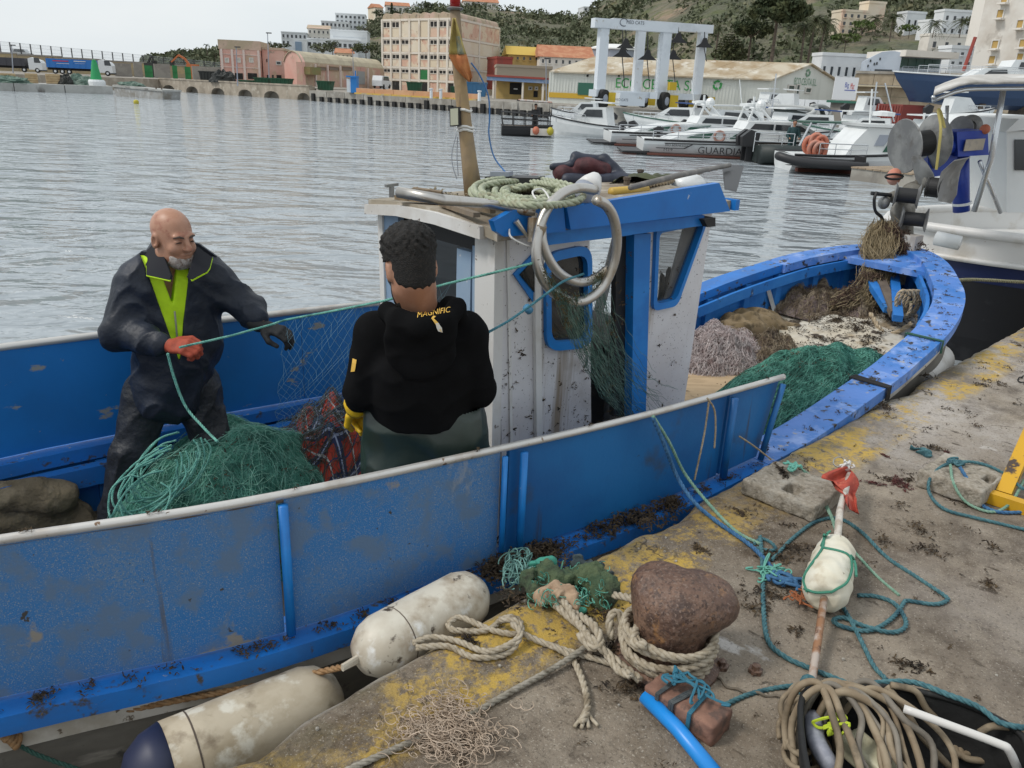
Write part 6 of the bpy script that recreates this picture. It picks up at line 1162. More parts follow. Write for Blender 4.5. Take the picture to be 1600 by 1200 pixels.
head(S, hc, Rh); S.cap(hc + Rh @ A_([0, -.03, -.07]), nb, .056, .064, .04); S.ell(chest, (.13, .07, .2), .05, Rt); S.cap(chest, pel, .09, .1, .05)
for a, b, c in ((shR, elR, haR), (shL, elL, haL)): S.cap(nb * .4 + a * .6 - E3 * .02, a, .05, .05, .04).cap(a, b, .045, .038, .03).cap(b, c, .036, .028, .02)
for a, b, c in ((hipR, knR, anR), (hipL, knL, anL)): S.cap(a, b, .075, .055, .04).cap(b, c, .052, .038, .03)
Fh = S.F.copy(); body = S.build('body', M_skin1, mn)
X, Y, Z = S.ax[0][:, None, None], S.ax[1][None, :, None], S.ax[2][None, None, :]
loc = [(Rh[0, i] * (X - hc[0]) + Rh[1, i] * (Y - hc[1]) + Rh[2, i] * (Z - hc[2])) for i in range(3)]
nz_ = .004 * np.sin(loc[0] * 300) * np.sin(loc[2] * 260 + 2)
S.F = np.maximum(Fh - .004 + .003 * np.clip((.07 - loc[1]) / .04, 0, 1), np.maximum(np.maximum(np.minimum(loc[2] + .069 - .35 * np.maximum(np.abs(loc[0]) - .022, 0) + nz_, np.maximum(np.abs(loc[2] + .0445) - .0035, np.abs(loc[0]) - .03) + .002), .02 - loc[1]), np.abs(loc[0]) - .055)); S.F = np.maximum(S.F, -.132 - loc[2]); S.build('beard', M_beard, mn)
m = MB()
for s in (-1, 1): m.tube([hc + Rh @ A_([s * x, y, z]) for x, y, z in ((.014, .1015, .022), (.032, .0975, .028), (.05, .083, .022))], [.0035, .0045, .0025], 6)
m.build('eyebrows', mat('grey_brow', (.08, .06, .05), rough=.9), mn); m = MB()
for s in (-1, 1): m.tube([hc + Rh @ A_([s * x, y, z]) for x, y, z in ((.02, .0955, .002), (.031, .0965, .0035), (.043, .091, .001))], [.0015, .0028, .0015], 6)
m.build('eyes', M_brow, mn)
S = SDF(A_([-2.05, 2.95, .95]), A_([-.95, 3.95, 1.98]), .0065); ct = lambda x, y, z: chest + Rt @ A_([x, y, z])
S.ell(ct(0, 0, .03), (.205, .145, .29), .05, Rt).cap(ct(-.04, 0, -.1), pel - E3 * .06, .15, .152, .06).cap(ct(.04, 0, -.1), pel - E3 * .06 + Rt[:, 0] * .03, .148, .15, .06)
S.cap(shR, shL, .085, .085, .06).cap(nb - E3 * .02, (shR + shL) / 2 - E3 * .03, .09, .1, .05)
for a, b, c in ((shR, elR, haR), (shL, elL, haL)): w_ = c + nrm(b - c) * .06; S.cap(a, b, .088, .072, .05).cap(b, w_, .07, .052, .03)
S.cut(A_([.02, 0, -1]), -(pel[2] - .16))
S.disp(folds(.013, 1));
X, Y, Z = S.ax[0][:, None, None], S.ax[1][None, :, None], S.ax[2][None, None, :]
l = [(Rt[0, i] * (X - chest[0]) + Rt[1, i] * (Y - chest[1]) + Rt[2, i] * (Z - chest[2])) for i in range(3)]
w_ = np.maximum(np.abs(l[0] - .012) - .21 * (l[2] + .16), -l[1]); Fj = S.F.copy(); S.F = np.maximum(S.F, -w_); S.build('jacket', M_navy, mn)
S.F = np.maximum(np.maximum(Fj + .014, w_ - .02), np.maximum(-(np.abs(l[0] - .01) - .14 * (l[2] - .10)), l[2] - .30)); S.F = np.maximum(Fj + .010, w_ - .02); S.F = np.maximum(S.F, -np.maximum(np.abs(l[0] - .012) - .22 * (l[2] - .09), -l[1])); S.build('hi_vis_top', M_hiv, mn)
zp = MB(); zp.tube([ct(.01, .152 - .02 * (k / 5), .07 - .2 * k / 5) for k in range(6)], .004, 5); zp.build('zip', M_alu, mn)
def flap(pts, mt, nm, thick=.012, edge=None):
 G = [[np.array(a) + (np.array(b) - np.array(a)) * k / 5 for k in range(6)] for a, b in pts]; d = nrm(np.cross(G[0][-1] - G[0][0], G[-1][0] - G[0][0])) * thick; o = autosmooth(MB().slab(G, d).build(nm, mt, mn, fix=True), 60)
 if edge: MB().tube([g[-1] + d / 2 for g in G], .005, 5).build('piping', edge, o)
Yc = 3.36
cp_ = lambda x, y, Y: PY(x, y, Y)
flap([(cp_(248, 378, 3.46), cp_(222, 404, 3.42)), (cp_(256, 395, 3.38), cp_(232, 418, 3.33)), (cp_(262, 412, 3.31), cp_(232, 432, 3.27)), (cp_(270, 432, 3.27), cp_(268, 440, 3.25))], M_navyc, 'collar', edge=M_hiv)
flap([(cp_(308, 385, 3.45), cp_(332, 402, 3.46)), (cp_(304, 398, 3.38), cp_(328, 418, 3.38)), (cp_(300, 412, 3.32), cp_(324, 424, 3.33)), (cp_(294, 430, 3.28), cp_(300, 437, 3.27))], M_navyc, 'collar', edge=M_hiv)
flap([(cp_(246, 376, 3.52), cp_(213, 406, 3.52)), (cp_(240, 372, 3.56), cp_(222, 400, 3.60)), (cp_(280, 372, 3.62), cp_(282, 396, 3.66)), (cp_(312, 380, 3.56), cp_(340, 400, 3.56))], M_navy, 'hood_collar')
S = SDF(A_([-2.15, 2.95, .38]), A_([-1.05, 3.9, 1.4]), .008)
S.cap(hipR, hipL, .12, .12, .05).cap(pel, (hipR + hipL) / 2, .14, .13, .05)
for a, b, c in ((hipR, knR, anR), (hipL, knL, anL)): S.cap(a, b, .108, .09, .05).cap(b, c, .088, .08, .03)
S.disp(folds(.012, 4)); S.build('trousers', mat('black_waterproof_trousers', (.009, .011, .015), [((.018, .021, .028), 4, .45, .62)], rough=.55, bump=.8, bscale=12, bdist=.03), mn)
for a, d in ((anR, -.6), (anL, .2)): S = SDF(a - .25, a + .3, .01); S.cap(a + E3 * .05, a - E3 * .04, .06, .05, .03).cap(a - E3 * .04, a + A_([.1, -.16, -.045]), .045, .038, .03); S.cut((0, 0, -1), -.425); S.build('boot', M_gblk, mn)
hand('glove', haR, nrm(PY(300, 542, 3.1) - haR), nrm(A_([-.1, -.6, .75])), M_gred, mn, side=-1, curl=1.25); hand('glove', haL, nrm(PY(445, 520, 3.42) - haL), A_([.1, -.35, .9]), M_gblk, mn, side=1, curl=.8)
mb = thing('person', A_([-.33, 2.72, .42]), 'dark-haired man seen from behind in a black hooded sweatshirt', 'person')
M_hood = mat('black_sweatshirt', (.006, .006, .0065), [((.009, .009, .010), 5, .5, .66)], rough=.95, bump=.2, bscale=300, bdist=.002, spec=.08)
hc = PY(641, 416, 2.63); Rh = basis(nrm(A_([-.40, .84, -.28])), nrm(A_([-.06, 0, 1]))); nb = PY(655, 490, 2.66); pel = PY(664, 690, 2.74)
shL, shR = PY(588, 520, 2.66), PY(728, 520, 2.70); elL, elR = PY(563, 612, 2.66), PY(748, 612, 2.72); haL, haR = PY(556, 640, 2.86), PY(582, 648, 2.93)
S = SDF(A_([-.95, 2.35, .45]), A_([.3, 3.1, 2.24]), .006); head(S, hc, Rh); S.cap(hc + Rh @ A_([0, -.03, -.05]), nb, .06, .068, .04); S.ell((nb + pel) / 2, (.15, .1, .28), .05, basis((-.3, .9, 0)))
for a, b, c in ((shL, elL, haL), (shR, elR, haR)): S.cap(nb * .4 + a * .6 - E3 * .03, a, .05, .05, .04).cap(a, b, .045, .036, .03).cap(b, c, .034, .027, .02)
for sg in (-1, 1): h_ = pel + A_([sg * .09, .02 * sg, -.05]); S.cap(h_, h_ + A_([sg * .02, .03, -.42]), .075, .055, .04).cap(h_ + A_([sg * .02, .03, -.42]), h_ + A_([sg * .03, 0, -.8]), .05, .04, .03)
Fh = S.F.copy(); S.build('body', mat('olive_skin', (.36, .175, .105), [((.42, .22, .14), 12, .42, .62)], rough=.45, bump=.1, bscale=160, bdist=.002), mb)
X, Y, Z = S.ax[0][:, None, None], S.ax[1][None, :, None], S.ax[2][None, None, :]
lc = [(Rh[0, i] * (X - hc[0]) + Rh[1, i] * (Y - hc[1]) + Rh[2, i] * (Z - hc[2])) for i in range(3)]
fz = .004 * np.sin(lc[0] * 210 + 3 * np.sin(lc[1] * 130)) * np.sin(lc[2] * 190 + lc[1] * 150)
S.F = np.maximum(Fh - .0015 - .006 * np.clip((lc[2] + .09) / .08, 0, 1) - .020 * np.clip((lc[2] - .03) / .07, 0, 1) - fz * 1.6 * np.clip((lc[2]) / .06, 0, 1), np.maximum(-(lc[2] + .098 - 5.5 * lc[0] ** 2 + .004 * np.sin(lc[0] * 240) + .95 * np.maximum(lc[1], -.05) + .03) , lc[1] - .075)); S.F = np.maximum(S.F, -np.maximum(np.maximum(lc[2] - .022, -.04 - lc[1]), .055 - np.abs(lc[0]))); S.build('hair', mat('black_curly_hair', (.008, .007, .006), [((.02, .016, .013), 90, .5, .62)], rough=.75, bump=1, bscale=260, bdist=.006), mb)
S.F = np.maximum(Fh - .0035, np.maximum(np.maximum(lc[2] + .02, -.13 - lc[2]), np.maximum(.035 - lc[1], -.2 - lc[2]))); S.build('beard', mat('dark_stubble', (.02, .014, .011), rough=.9), mb)
S = SDF(A_([-.98, 2.28, 1.15]), A_([.32, 3.15, 2.02]), .0065); Rb = basis((-.22, .97, 0)); mid = (shL + shR) / 2
S.ell(mid * .55 + pel * .45, (.185, .14, .30), .05, Rb).cap(mid - E3 * .12, pel + E3 * .05, .145, .14, .06).cap(mid - E3 * .12 + Rb[:, 0] * .07, pel + E3 * .06 + Rb[:, 0] * .05, .108, .112, .06).cap(mid - E3 * .12 - Rb[:, 0] * .07, pel + E3 * .06 - Rb[:, 0] * .05, .108, .112, .06).cap(shL, shR, .075, .075, .06).cap(nb - E3 * .05, mid, .1, .1, .06)
for a, b, c in ((shL, elL, haL), (shR, elR, haR)): w_ = c + nrm(b - c) * .07; S.cap(a, b, .072, .058, .022).cap(b, w_, .057, .044, .02)
hp = [PY(606, 486, 2.58), PY(620, 502, 2.52), PY(655, 512, 2.49), PY(692, 502, 2.54), PY(714, 480, 2.62)]
for a, b in zip(hp, hp[1:]): S.cap(a, b, .034, .034, .03)
S.ell(PY(657, 545, 2.54), (.118, .05, .115), .012, Rb).ell(PY(655, 524, 2.52), (.12, .045, .055), .03, Rb); S.cap(PY(702, 474, 2.66), PY(716, 494, 2.64), .028, .032, .03)
S.cut((0, 0, -1), -(PY(660, 676, 2.6)[2])); S.disp(folds(.0065, 2)); hoodie = S.build('sweatshirt', M_hood, mb)
M_let = mat('gold_print', (.75, .45, .08), rough=.6); M_letw = mat('white_print', (.7, .68, .62), rough=.6)
o_ = PY(654, 488, 2.44); ux = PY(704, 480, 2.46) - o_; t = text('MAGNÍFIC', PY(652, 497, 2.3), PY(704, 488, 2.3) - PY(652, 497, 2.3), PY(654, 484, 2.3) - PY(652, 497, 2.3), .021, M_let, mb, width=.098, name='hood_lettering'); sub_(t, 1); snap(t, hoodie)
for poly, mt, nm in (([(673, 498), (677, 494), (681, 495), (677, 498), (684, 504), (688, 512), (690, 519), (684, 513), (679, 506)], M_let, 'bird_print'), ([(680, 505), (684, 504), (690, 512), (691, 519), (684, 517), (681, 511)], M_letw, 'bird_print')):
 m = MB(); m.add([PY(x, y, 2.3) for x, y in poly], [tuple(range(len(poly)))]); o = m.build(nm, mt, mb); sub_(o, 2); snap(o, hoodie, .003)
m = MB(); m.add([PY(x, y, 2.3) for x, y in ((552, 560), (558, 562), (555, 580), (549, 581))], [(0, 1, 2, 3)]); o = m.build('sleeve_patch', M_let, mb); sub_(o, 2); snap(o, hoodie, .003)
S = SDF(A_([-.75, 2.35, .42]), A_([.2, 3.1, 1.5]), .009); S.cap(pel + A_([-.09, -.02, .08]), pel + A_([.1, 0, .08]), .135, .135, .05).cap(pel + A_([-.08, 0, -.05]), pel + A_([.1, 0, -.05]), .15, .15, .06)
for sg in (-1, 1): h_ = pel + A_([sg * .1, .02 * sg, -.08]); S.cap(h_, h_ + A_([sg * .03, .03, -.4]), .13, .1, .05).cap(h_ + A_([sg * .03, .03, -.4]), h_ + A_([sg * .04, 0, -.82]), .1, .09, .03)
S.disp(folds(.009, 7)); S.build('trousers', mat('dark_green_oilskin', (.016, .028, .022), [((.028, .042, .034), 4, .45, .62)], rough=.38, bump=.25, bscale=10, bdist=.012), mb)
M_gyel = mat('yellow_glove', (.70, .44, .01), [((.55, .33, .02), 30, .5, .65)], rough=.55)
hand('glove', haL, nrm(A_([-.1, .7, -.45])), A_([-.5, .1, .8]), M_gyel, mb, side=-1, curl=.9); hand('glove', haR, nrm(A_([-.35, .7, -.4])), A_([.3, -.2, .9]), M_gyel, mb, side=1, curl=.9)
for a, b in ((haL, elL), (haR, elR)): MB().tube([a + nrm(b - a) * .02, a + nrm(b - a) * .10], [.042, .052], 12).build('glove_cuff', M_gyel, mb, smooth=True)
# ================================================================== BOAT AT THE RIGHT AND THE NET HAULERS
M_navyh = mat('navy_topside', (.012, .02, .075), [((.02, .03, .09), 3, .45, .6), ((.25, .27, .3), 5, .67, .71)], rough=.35); M_blkh = mat('black_hull', (.012, .012, .015), [((.03, .03, .035), 3, .55, .66)], rough=.45); M_gryh = mat('dull_grey_hull_patch', (.17, .16, .145), [((.13, .12, .11), 2, .45, .6)], rough=.6); M_whb = mat('scuffed_white_bulwark', (.66, .65, .63), [((.55, .52, .47), 3, .52, .66), ((.3, .2, .12), 14, .68, .72)], rough=.4)
cb_ = PY(1383, 350, 9.0); T = frame(A_([cb_[0], 9.0, 0]), math.pi * 1.0 + .02); L = 8.5
rb = thing('moored_boat', T(-4, 0, 0), 'white and navy work boat with canopy moored beyond the blue bow at right', 'boat')
def oc(x): w_ = 1.55 * (1 - (1 - min(1, x / 3.2)) ** 2.4) ** .75; return w_
xs_ = np.concatenate([np.linspace(0, 3.2, 14), np.linspace(3.8, 8.5, 7)])
ol = [(-x, -oc(x)) for x in xs_[::-1]] + [(-x, oc(x)) for x in xs_[1:]]
for z0, z1, mt, nm, k0, k1 in ((1.40, 1.14, M_whb, 'white_bulwark', 1.02, 1.0), (1.138, .92, M_navyh, 'navy_band', 1.0, .98), (.918, .3, M_blkh, 'hull_side', .97, .86), (.3, -.4, M_blkh, 'hull_bottom', .86, .5)):
 G = [[T(x - .16 * (1.4 - z) * max(0, 1 - abs(x) / 2.5), y * k, z) for z, k in ((z0, k0), ((z0 + z1) / 2, (k0 + k1) / 2), (z1, k1))] for x, y in ol]; autosmooth(MB().grid(G).build(nm, mt, rb))
MB().tube([T(x, y * 1.03, 1.42) for x, y in ol], .05, 8).build('gunwale', M_whb, rb, smooth=True); MB().tube([T(x, y * 1.01, 1.14) for x, y in ol], .03, 6).build('rub_rail', M_whb, rb, smooth=True)
MB().grid([[T(-x, s * oc(x) * .98, 1.16) for s in (-1, 0, 1)] for x in xs_]).build('deck', M_whb, rb)
pc = [(-2.0, .2), (-2.15, .55), (-2.6, .78), (-3.4, .86), (-8.4, .86), (-8.4, .2)]
G = [[T(x, np.sign(1) * oc(-x) * np.interp(z, [.3, .918], [.86, .97]) + .006, z) for z in np.linspace(.14, top, 5)] for x, top in ((-2.0, .15), (-2.06, .42), (-2.2, .58), (-2.5, .74), (-3.0, .83), (-3.8, .86), (-8.4, .86))]
MB().grid(G).build('grey_hull_patch', M_gryh, rb)
MB().tube([PY(1462, 372, 8.0), PY(1500, 380, 7.85)], .07, 10).build('small_fender', M_gel, rb, smooth=True)
def rbox(nm, x0, y0, x1, y1, Y, dep, mt): a = PY(x0, y1, Y); b = PY(x1, y1, Y); c = PY(x0, y0, Y); return MB().obox(a, b - a, (0, dep, 0), c - a).build(nm, mt, rb)
rbox('cabin', 1573, 205, 1680, 332, 8.3, 1.6, M_gel); rbox('cabin_window', 1586, 218, 1680, 266, 8.28, .01, M_pane); MB().prism([PY(1571, 206, 8.25), PY(1690, 196, 8.25), PY(1690, 184, 8.25), PY(1592, 186, 8.25)], (0, 1.8, 0)).build('cabin_visor', M_gel, rb, fix=True)
M_canv = mat('creased_grey_canvas', (.52, .50, .47), [((.40, .38, .35), 6, .42, .6, (1, .3, 1)), ((.62, .61, .59), 3, .5, .66)], rough=.85, bump=.6, bscale=8, bdist=.03)
G = []
for i in range(15):
 f = i / 14; row = []
 for j in range(9):
  g = j / 8; p = PY(1458 + 190 * f, 150 - 8 * f - 18 * math.sin(math.pi * min(1, f * 3) / 2) ** 1.2 * (1 - .35 * f), 7.3 + 1.9 * g); row.append(p + E3 * (.06 * math.sin(math.pi * g) + .012 * fbm(f * 9, g * 9, 0, 3)))
 G.append(row)
MB().slab(G, (0, 0, .025)).build('canopy', M_canv, rb, smooth=True, fix=True)
m = MB()
for j in (7.35, 8.2, 9.1): m.tube([PY(1458 + 190 * f, 152 - 8 * f - 18 * math.sin(math.pi * min(1, f * 3) / 2) ** 1.2 * (1 - .35 * f), j) - E3 * .03 for f in np.linspace(0, 1, 12)], .018, 6)
m.tube([PY(1458, 152, 7.3), PY(1458, 152, 9.15)], .018, 6); m.build('canopy_frame', M_rail, rb, smooth=True)
for q_, r_ in (([PY(1568, 140, 7.5), PY(1548, 250, 7.6), PY(1522, 330, 7.7)], .025), ([PY(1531, 252, 7.65), PY(1563, 332, 7.9)], .02), ([PY(1480, 165, 9.0), PY(1474, 300, 9.0)], .02)): MB().tube(q_, r_, 8).build('canopy_post', M_rail, rb, smooth=True)
M_hblue = mat('hauler_blue', (.012, .04, .30), [((.02, .06, .36), 3, .45, .6), ((.4, .4, .38), 6, .66, .69)], rough=.42); M_cast = mat('scuffed_grey_casting', (.20, .20, .20), [((.30, .30, .29), 5, .45, .62), ((.16, .15, .14), 9, .58, .7)], rough=.5, metal=.5); M_core = mat('black_rubber_core', (.012, .012, .013), rough=.6)
nh = thing('net_hauler', PY(1503, 325, 7.9), 'blue hydraulic net hauler with big grey drum on the right-hand boat', 'net hauler')
MB().tube([PY(1502, 330, 7.9), PY(1500, 240, 7.9)], [.075, .08], 14).build('post', M_hblue, nh, smooth=True); MB().tube([PY(1503, 320, 7.9), PY(1503, 316, 7.9)], .085, 14).build('band', M_gel, nh)
a = PY(1497, 245, 7.6); b = PY(1545, 242, 7.7); MB().obox(a, b - a, (0, .35, 0), PY(1495, 206, 7.6) - a).build('head_box', M_hblue, nh); MB().obox(PY(1505, 236, 7.595), PY(1535, 234, 7.69) - PY(1505, 236, 7.595), (0, -.01, 0), E3 * .1).build('worn_plate', mat('worn_beige_plate', (.42, .37, .30), [((.3, .27, .25), 9, .5, .62)], rough=.6), nh)
MB().tube([PY(1455, 232, 7.65), PY(1500, 226, 7.7)], .07, 12).build('motor', M_hblue, nh, smooth=True); a = PY(1450, 278, 7.65); MB().obox(a, PY(1496, 270, 7.7) - a, (0, .25, 0), PY(1449, 214, 7.65) - a).build('side_plate', M_hblue, nh)
def drum(par, c0, c1, rf, rc, fl=.35, mt=None, n=28, both=True):
 ax = c1 - c0; Ld = np.linalg.norm(ax); MB().lathe([(rc, -.0), (rc, Ld)], c0, ax, n).build('core', M_core, par, smooth=False)
 o = MB().lathe([(rf * .2, -fl * rf), (rf, -fl * rf * 1.0), (rf * 1.02, -fl * rf * .85), (rf * .8, -fl * rf * .4), (rc * 1.05, 0.0)], c0, ax, n).build('flange', mt or M_cast, par); autosmooth(o)
 o = MB().lathe([(rc * 1.05, Ld), (rf * .8, Ld + fl * rf * .4), (rf * 1.02, Ld + fl * rf * .85), (rf, Ld + fl * rf), (rf * .86, Ld + fl * rf), (rf * .8, Ld + fl * rf * .9), (rf * .2, Ld + fl * rf * .7)], c0, ax, n).build('flange', mt or M_cast, par); autosmooth(o)
drum(nh, PY(1423, 227, 7.62), PY(1450, 223, 7.66), .235, .115, .3); drum(nh, PY(1503, 200, 8.1), PY(1515, 198, 8.25), .11, .06, .3)
m = MB(); m.tube(spline([PY(1476, 200, 7.45), PY(1470, 176, 7.5), PY(1466, 173, 7.5), PY(1470, 200, 7.4), PY(1466, 240, 7.4), PY(1463, 265, 7.4)], 6), .012, 6); m.build('yellow_strap', mat('yellow_strap', (.50, .42, .14), rough=.8), nh); MB().ball(PY(1539, 202, 7.7), .045, 10, 8).build('orange_cap', M_oran, nh, smooth=True)
rs = thing('roller_stand', PY(1420, 372, 7.15), 'grey net roller stand with black spools on the blue bow', 'net roller')
S = SDF(PY(1380, 380, 6.9) - .2, PY(1470, 240, 7.6) + .3, .014)
for a, b, r1, r2 in ((PY(1412, 372, 7.2), PY(1410, 330, 7.2), .08, .09), (PY(1410, 330, 7.2), PY(1424, 300, 7.25), .09, .08), (PY(1424, 300, 7.25), PY(1440, 285, 7.3), .06, .05), (PY(1395, 308, 7.1), PY(1424, 300, 7.25), .05, .06)): S.cap(a, b, r1, r2, .04)
S.build('column', mat('olive_grey_casting', (.14, .13, .11), [((.22, .21, .19), 6, .5, .62), ((.07, .06, .05), 9, .55, .66)], rough=.6), rs)
drum(rs, PY(1402, 304, 6.98), PY(1432, 307, 6.92), .10, .062, .22); drum(rs, PY(1412, 341, 6.98), PY(1444, 344, 6.92), .10, .058, .22); drum(rs, PY(1452, 292, 7.3), PY(1468, 294, 7.25), .09, .085, .2)
def blade(pts, Y0, Y1, nm):
 G = []
 for (xa, ya, xb, yb) in pts: G.append([PY(xa + (xb - xa) * k / 4, ya + (yb - ya) * k / 4, Y0 + (Y1 - Y0) * math.sin(math.pi * k / 8)) for k in range(5)])
 autosmooth(MB().slab(G, A_([.02, .03, .01])).build(nm, M_cast, rs, fix=True))
blade([(1424, 246, 1436, 244), (1426, 262, 1448, 258), (1430, 278, 1458, 274), (1436, 288, 1460, 285)], 7.2, 7.32, 'guide_horn'); blade([(1515, 247, 1510, 249), (1490, 252, 1500, 268), (1470, 270, 1496, 288), (1464, 294, 1494, 306), (1466, 314, 1486, 318)], 7.15, 7.35, 'guide_horn')
m = MB(); m.tube(spline([PY(1370, 300, 7.0), PY(1366, 312, 6.98), PY(1368, 330, 7.0), PY(1378, 340, 7.05), PY(1380, 352, 7.1)], 6), .014, 6); m.tube([PY(1362, 302, 7), PY(1392, 305, 7.05)], .018, 6); m.build('hydraulic_hose', M_core, rs); MB().ball(PY(1381, 317, 7.05), (.05, .05, .055), 10, 8).build('valve', M_cast, rs, smooth=True)
m = MB().ball(PY(1397, 276, 7.4), (.062, .062, .075), 14, 10); th_ = m.build('orange_float', M_oran, smooth=True); tag(th_, 'orange float hanging by the roller stand at the bow', 'float'); MB().tube([PY(1397 + 14 * math.cos(t), 276 + 4 * math.sin(t), 7.33) for t in np.linspace(0, 2 * math.pi, 14, endpoint=False)], .01, 5, closed=True).build('strap', M_core, th_)
tag(MB().rope(spline([PY(1400, 480, 6.1), PY(1440, 468, 6.3), PY(1462, 452, 6.5), PY(1480, 441, 6.7), PY(1520, 437, 7.0), PY(1600, 441, 7.4), PY(1700, 445, 7.8)], 6), .016, n=5).build('mooring_rope', mat('olive_rope', (.20, .19, .11), [((.28, .26, .17), 40, .45, .6)], rough=.9), smooth=True), 'olive rope running from the blue bow off to the right', 'rope')
# ================================================================== GEAR: nets, ropes, floats
def threads(P, r, n=3):
 P = np.asarray(P, float); N, m, _ = P.shape; T = np.gradient(P, axis=1); T /= np.linalg.norm(T, axis=2)[..., None] + 1e-9
 rv = np.random.default_rng(1).normal(size=(N, 1, 3)); u = np.cross(T, rv); u /= np.linalg.norm(u, axis=2)[..., None] + 1e-9; w = np.cross(T, u)
 an = np.arange(n) * 2 * math.pi / n; V = P[:, :, None, :] + r * (np.cos(an)[None, None, :, None] * u[:, :, None] + np.sin(an)[None, None, :, None] * w[:, :, None])
 b = np.arange(N)[:, None, None] * m * n + np.arange(m - 1)[None, :, None] * n; k = np.arange(n)[None, None]; k2 = (k + 1) % n
 Fc = np.stack([b + k, b + k2, b + n + k2, b + n + k], -1).reshape(-1, 4); mb_ = MB(); mb_.v = V.reshape(-1, 3).tolist(); mb_.f = Fc.tolist(); mb_.n = N * m * n; return mb_
def walk(fun, n, m, step, seed, turn=.5, lift=.012, dom=(0, 1, 0, 1)):
 g = np.random.default_rng(seed); u = g.uniform(dom[0], dom[1], n); v = g.uniform(dom[2], dom[3], n); a = g.uniform(0, 2 * math.pi, n); out = []
 h = g.uniform(-.2, 1, n) * lift; da = g.normal(0, .12, n)
 for k in range(m):
  p = fun(u, v); p[:, 2] += h + lift * .5 * np.sin(k * .9 + a * 3); out.append(p); u = np.clip(u + step * np.cos(a), dom[0], dom[1]); v = np.clip(v + step * np.sin(a), dom[2], dom[3]); a = a + da + g.normal(0, turn, n)
 return np.stack(out, 1)
def vn(x, y, s=1.): return (np.sin(x * 7 * s + 1.3 * np.sin(y * 5 * s)) + np.sin(y * 9 * s + 1.7 * np.sin(x * 6 * s + 2)) + .6 * np.sin(x * 17 * s - y * 13 * s)) / 2.6
def mound(cx, cy, rx, ry, h, z0, rot=0, bump=.12, seed=0., frame_=None):
 def f(u, v):
  x, y = 2 * u - 1, 2 * v - 1; r2 = x * x + y * y; k = np.clip(1 - r2, 0, 1) ** .75; z = z0 + h * (k + bump * k * vn(x + seed, y - seed)); X, Y = rx * x, ry * y; c, s = math.cos(rot), math.sin(rot)
  return np.stack([cx + X * c - Y * s, cy + X * s + Y * c, np.maximum(z, z0)], -1)
 return f
def surf(f, n=44, dom=(0, 1, 0, 1)): U, V = np.meshgrid(np.linspace(dom[0], dom[1], n), np.linspace(dom[2], dom[3], n), indexing='ij'); return f(U.ravel(), V.ravel()).reshape(n, n, 3)
M_netbase = mat('green_net_mass', (.04, .16, .118), [((.06, .22, .165), 9, .42, .6), ((.03, .10, .075), 22, .5, .62), ((.09, .06, .035), 7, .62, .68)], rough=.9, bump=1, bscale=70, bdist=.015)
M_netth = mat('green_net_thread', (.085, .30, .225), [((.16, .42, .33), 20, .45, .6), ((.04, .16, .12), 8, .5, .62)], rough=.75); M_netth2 = mat('pale_green_thread', (.22, .45, .36), rough=.7); M_rgreen = mat('turquoise_rope', (.12, .36, .30), [((.2, .46, .38), 40, .45, .6), ((.06, .2, .17), 15, .55, .66)], rough=.8); M_weed = mat('dried_seaweed', (.045, .03, .018), [((.09, .06, .03), 30, .45, .6), ((.02, .014, .01), 12, .5, .62)], rough=.95); M_weedr = mat('red_seaweed', (.10, .028, .024), [((.06, .02, .02), 40, .45, .6)], rough=.9)
def weed(m, c, r, n, rngw, nrmv=(0, 0, 1), sz=.03, flat=.35):
 sz *= .45; n = int(n * 2.2); nv = nrm(nrmv); a = nrm(np.cross(nv, rngw.normal(size=3))); b = np.cross(nv, a); c = np.array(c); e_ = rngw.uniform(.3, .9)
 N_ = lambda v: v / (np.linalg.norm(v, axis=1)[:, None] + 1e-9); U = lambda x, y: rngw.uniform(x, y, (n, 1)); G_ = lambda: rngw.normal(size=(n, 1))
 rr = r * np.sqrt(U(0, 1)); an = U(0, 6.283); rr = rr * (1 + .5 * np.sin(2 * an + e_ * 9) + .4 * np.sin(5 * an + e_ * 20)); p = c + (a * np.cos(an) * 1.35 + b * np.sin(an) * e_) * rr + nv * U(0, flat) * r * np.clip(1 - rr / r * .8, .02, 1); d = N_(a * G_() + b * G_() + nv * G_() * .35); q = N_(np.cross(d, nv + .4 * rngw.normal(size=(n, 3)))); L_ = sz * U(.4, 1.5); w_ = sz * U(.06, .2)
 m.add(np.stack([p - q * w_, p + q * w_, p + d * L_ * .5 + q * w_ * 1.2 + nv * sz * .15, p + d * L_ * .5 - q * w_ + nv * sz * .1, p + d * L_], 1).reshape(-1, 3), [t for i in range(n) for t in ((5 * i, 5 * i + 1, 5 * i + 2, 5 * i + 3), (5 * i + 3, 5 * i + 2, 5 * i + 4))])
cN = PZ(330, 735, .78); fN = mound(cN[0] + .12, cN[1] - .05, .66, .46, .60, .42, BA, .10, 1.)
nt_ = thing('green_net_heap', A_([cN[0], cN[1], .42]), 'green fishing net heap between the two men, with coils of turquoise line', 'fishing net')
MB().grid(surf(fN)).build('net_mass', M_netbase, nt_, smooth=True); o = threads(walk(fN, 4600, 11, .026, 5, .4, .018, (.06, .94, .06, .94)), .0009).build('net_threads', M_netth, nt_); o['kind'] = 'stuff'
o = threads(walk(fN, 420, 14, .03, 6, .3, .03, (.08, .92, .08, .92)), .001).build('net_threads_pale', M_netth2, nt_); o['kind'] = 'stuff'
g = np.random.default_rng(8)
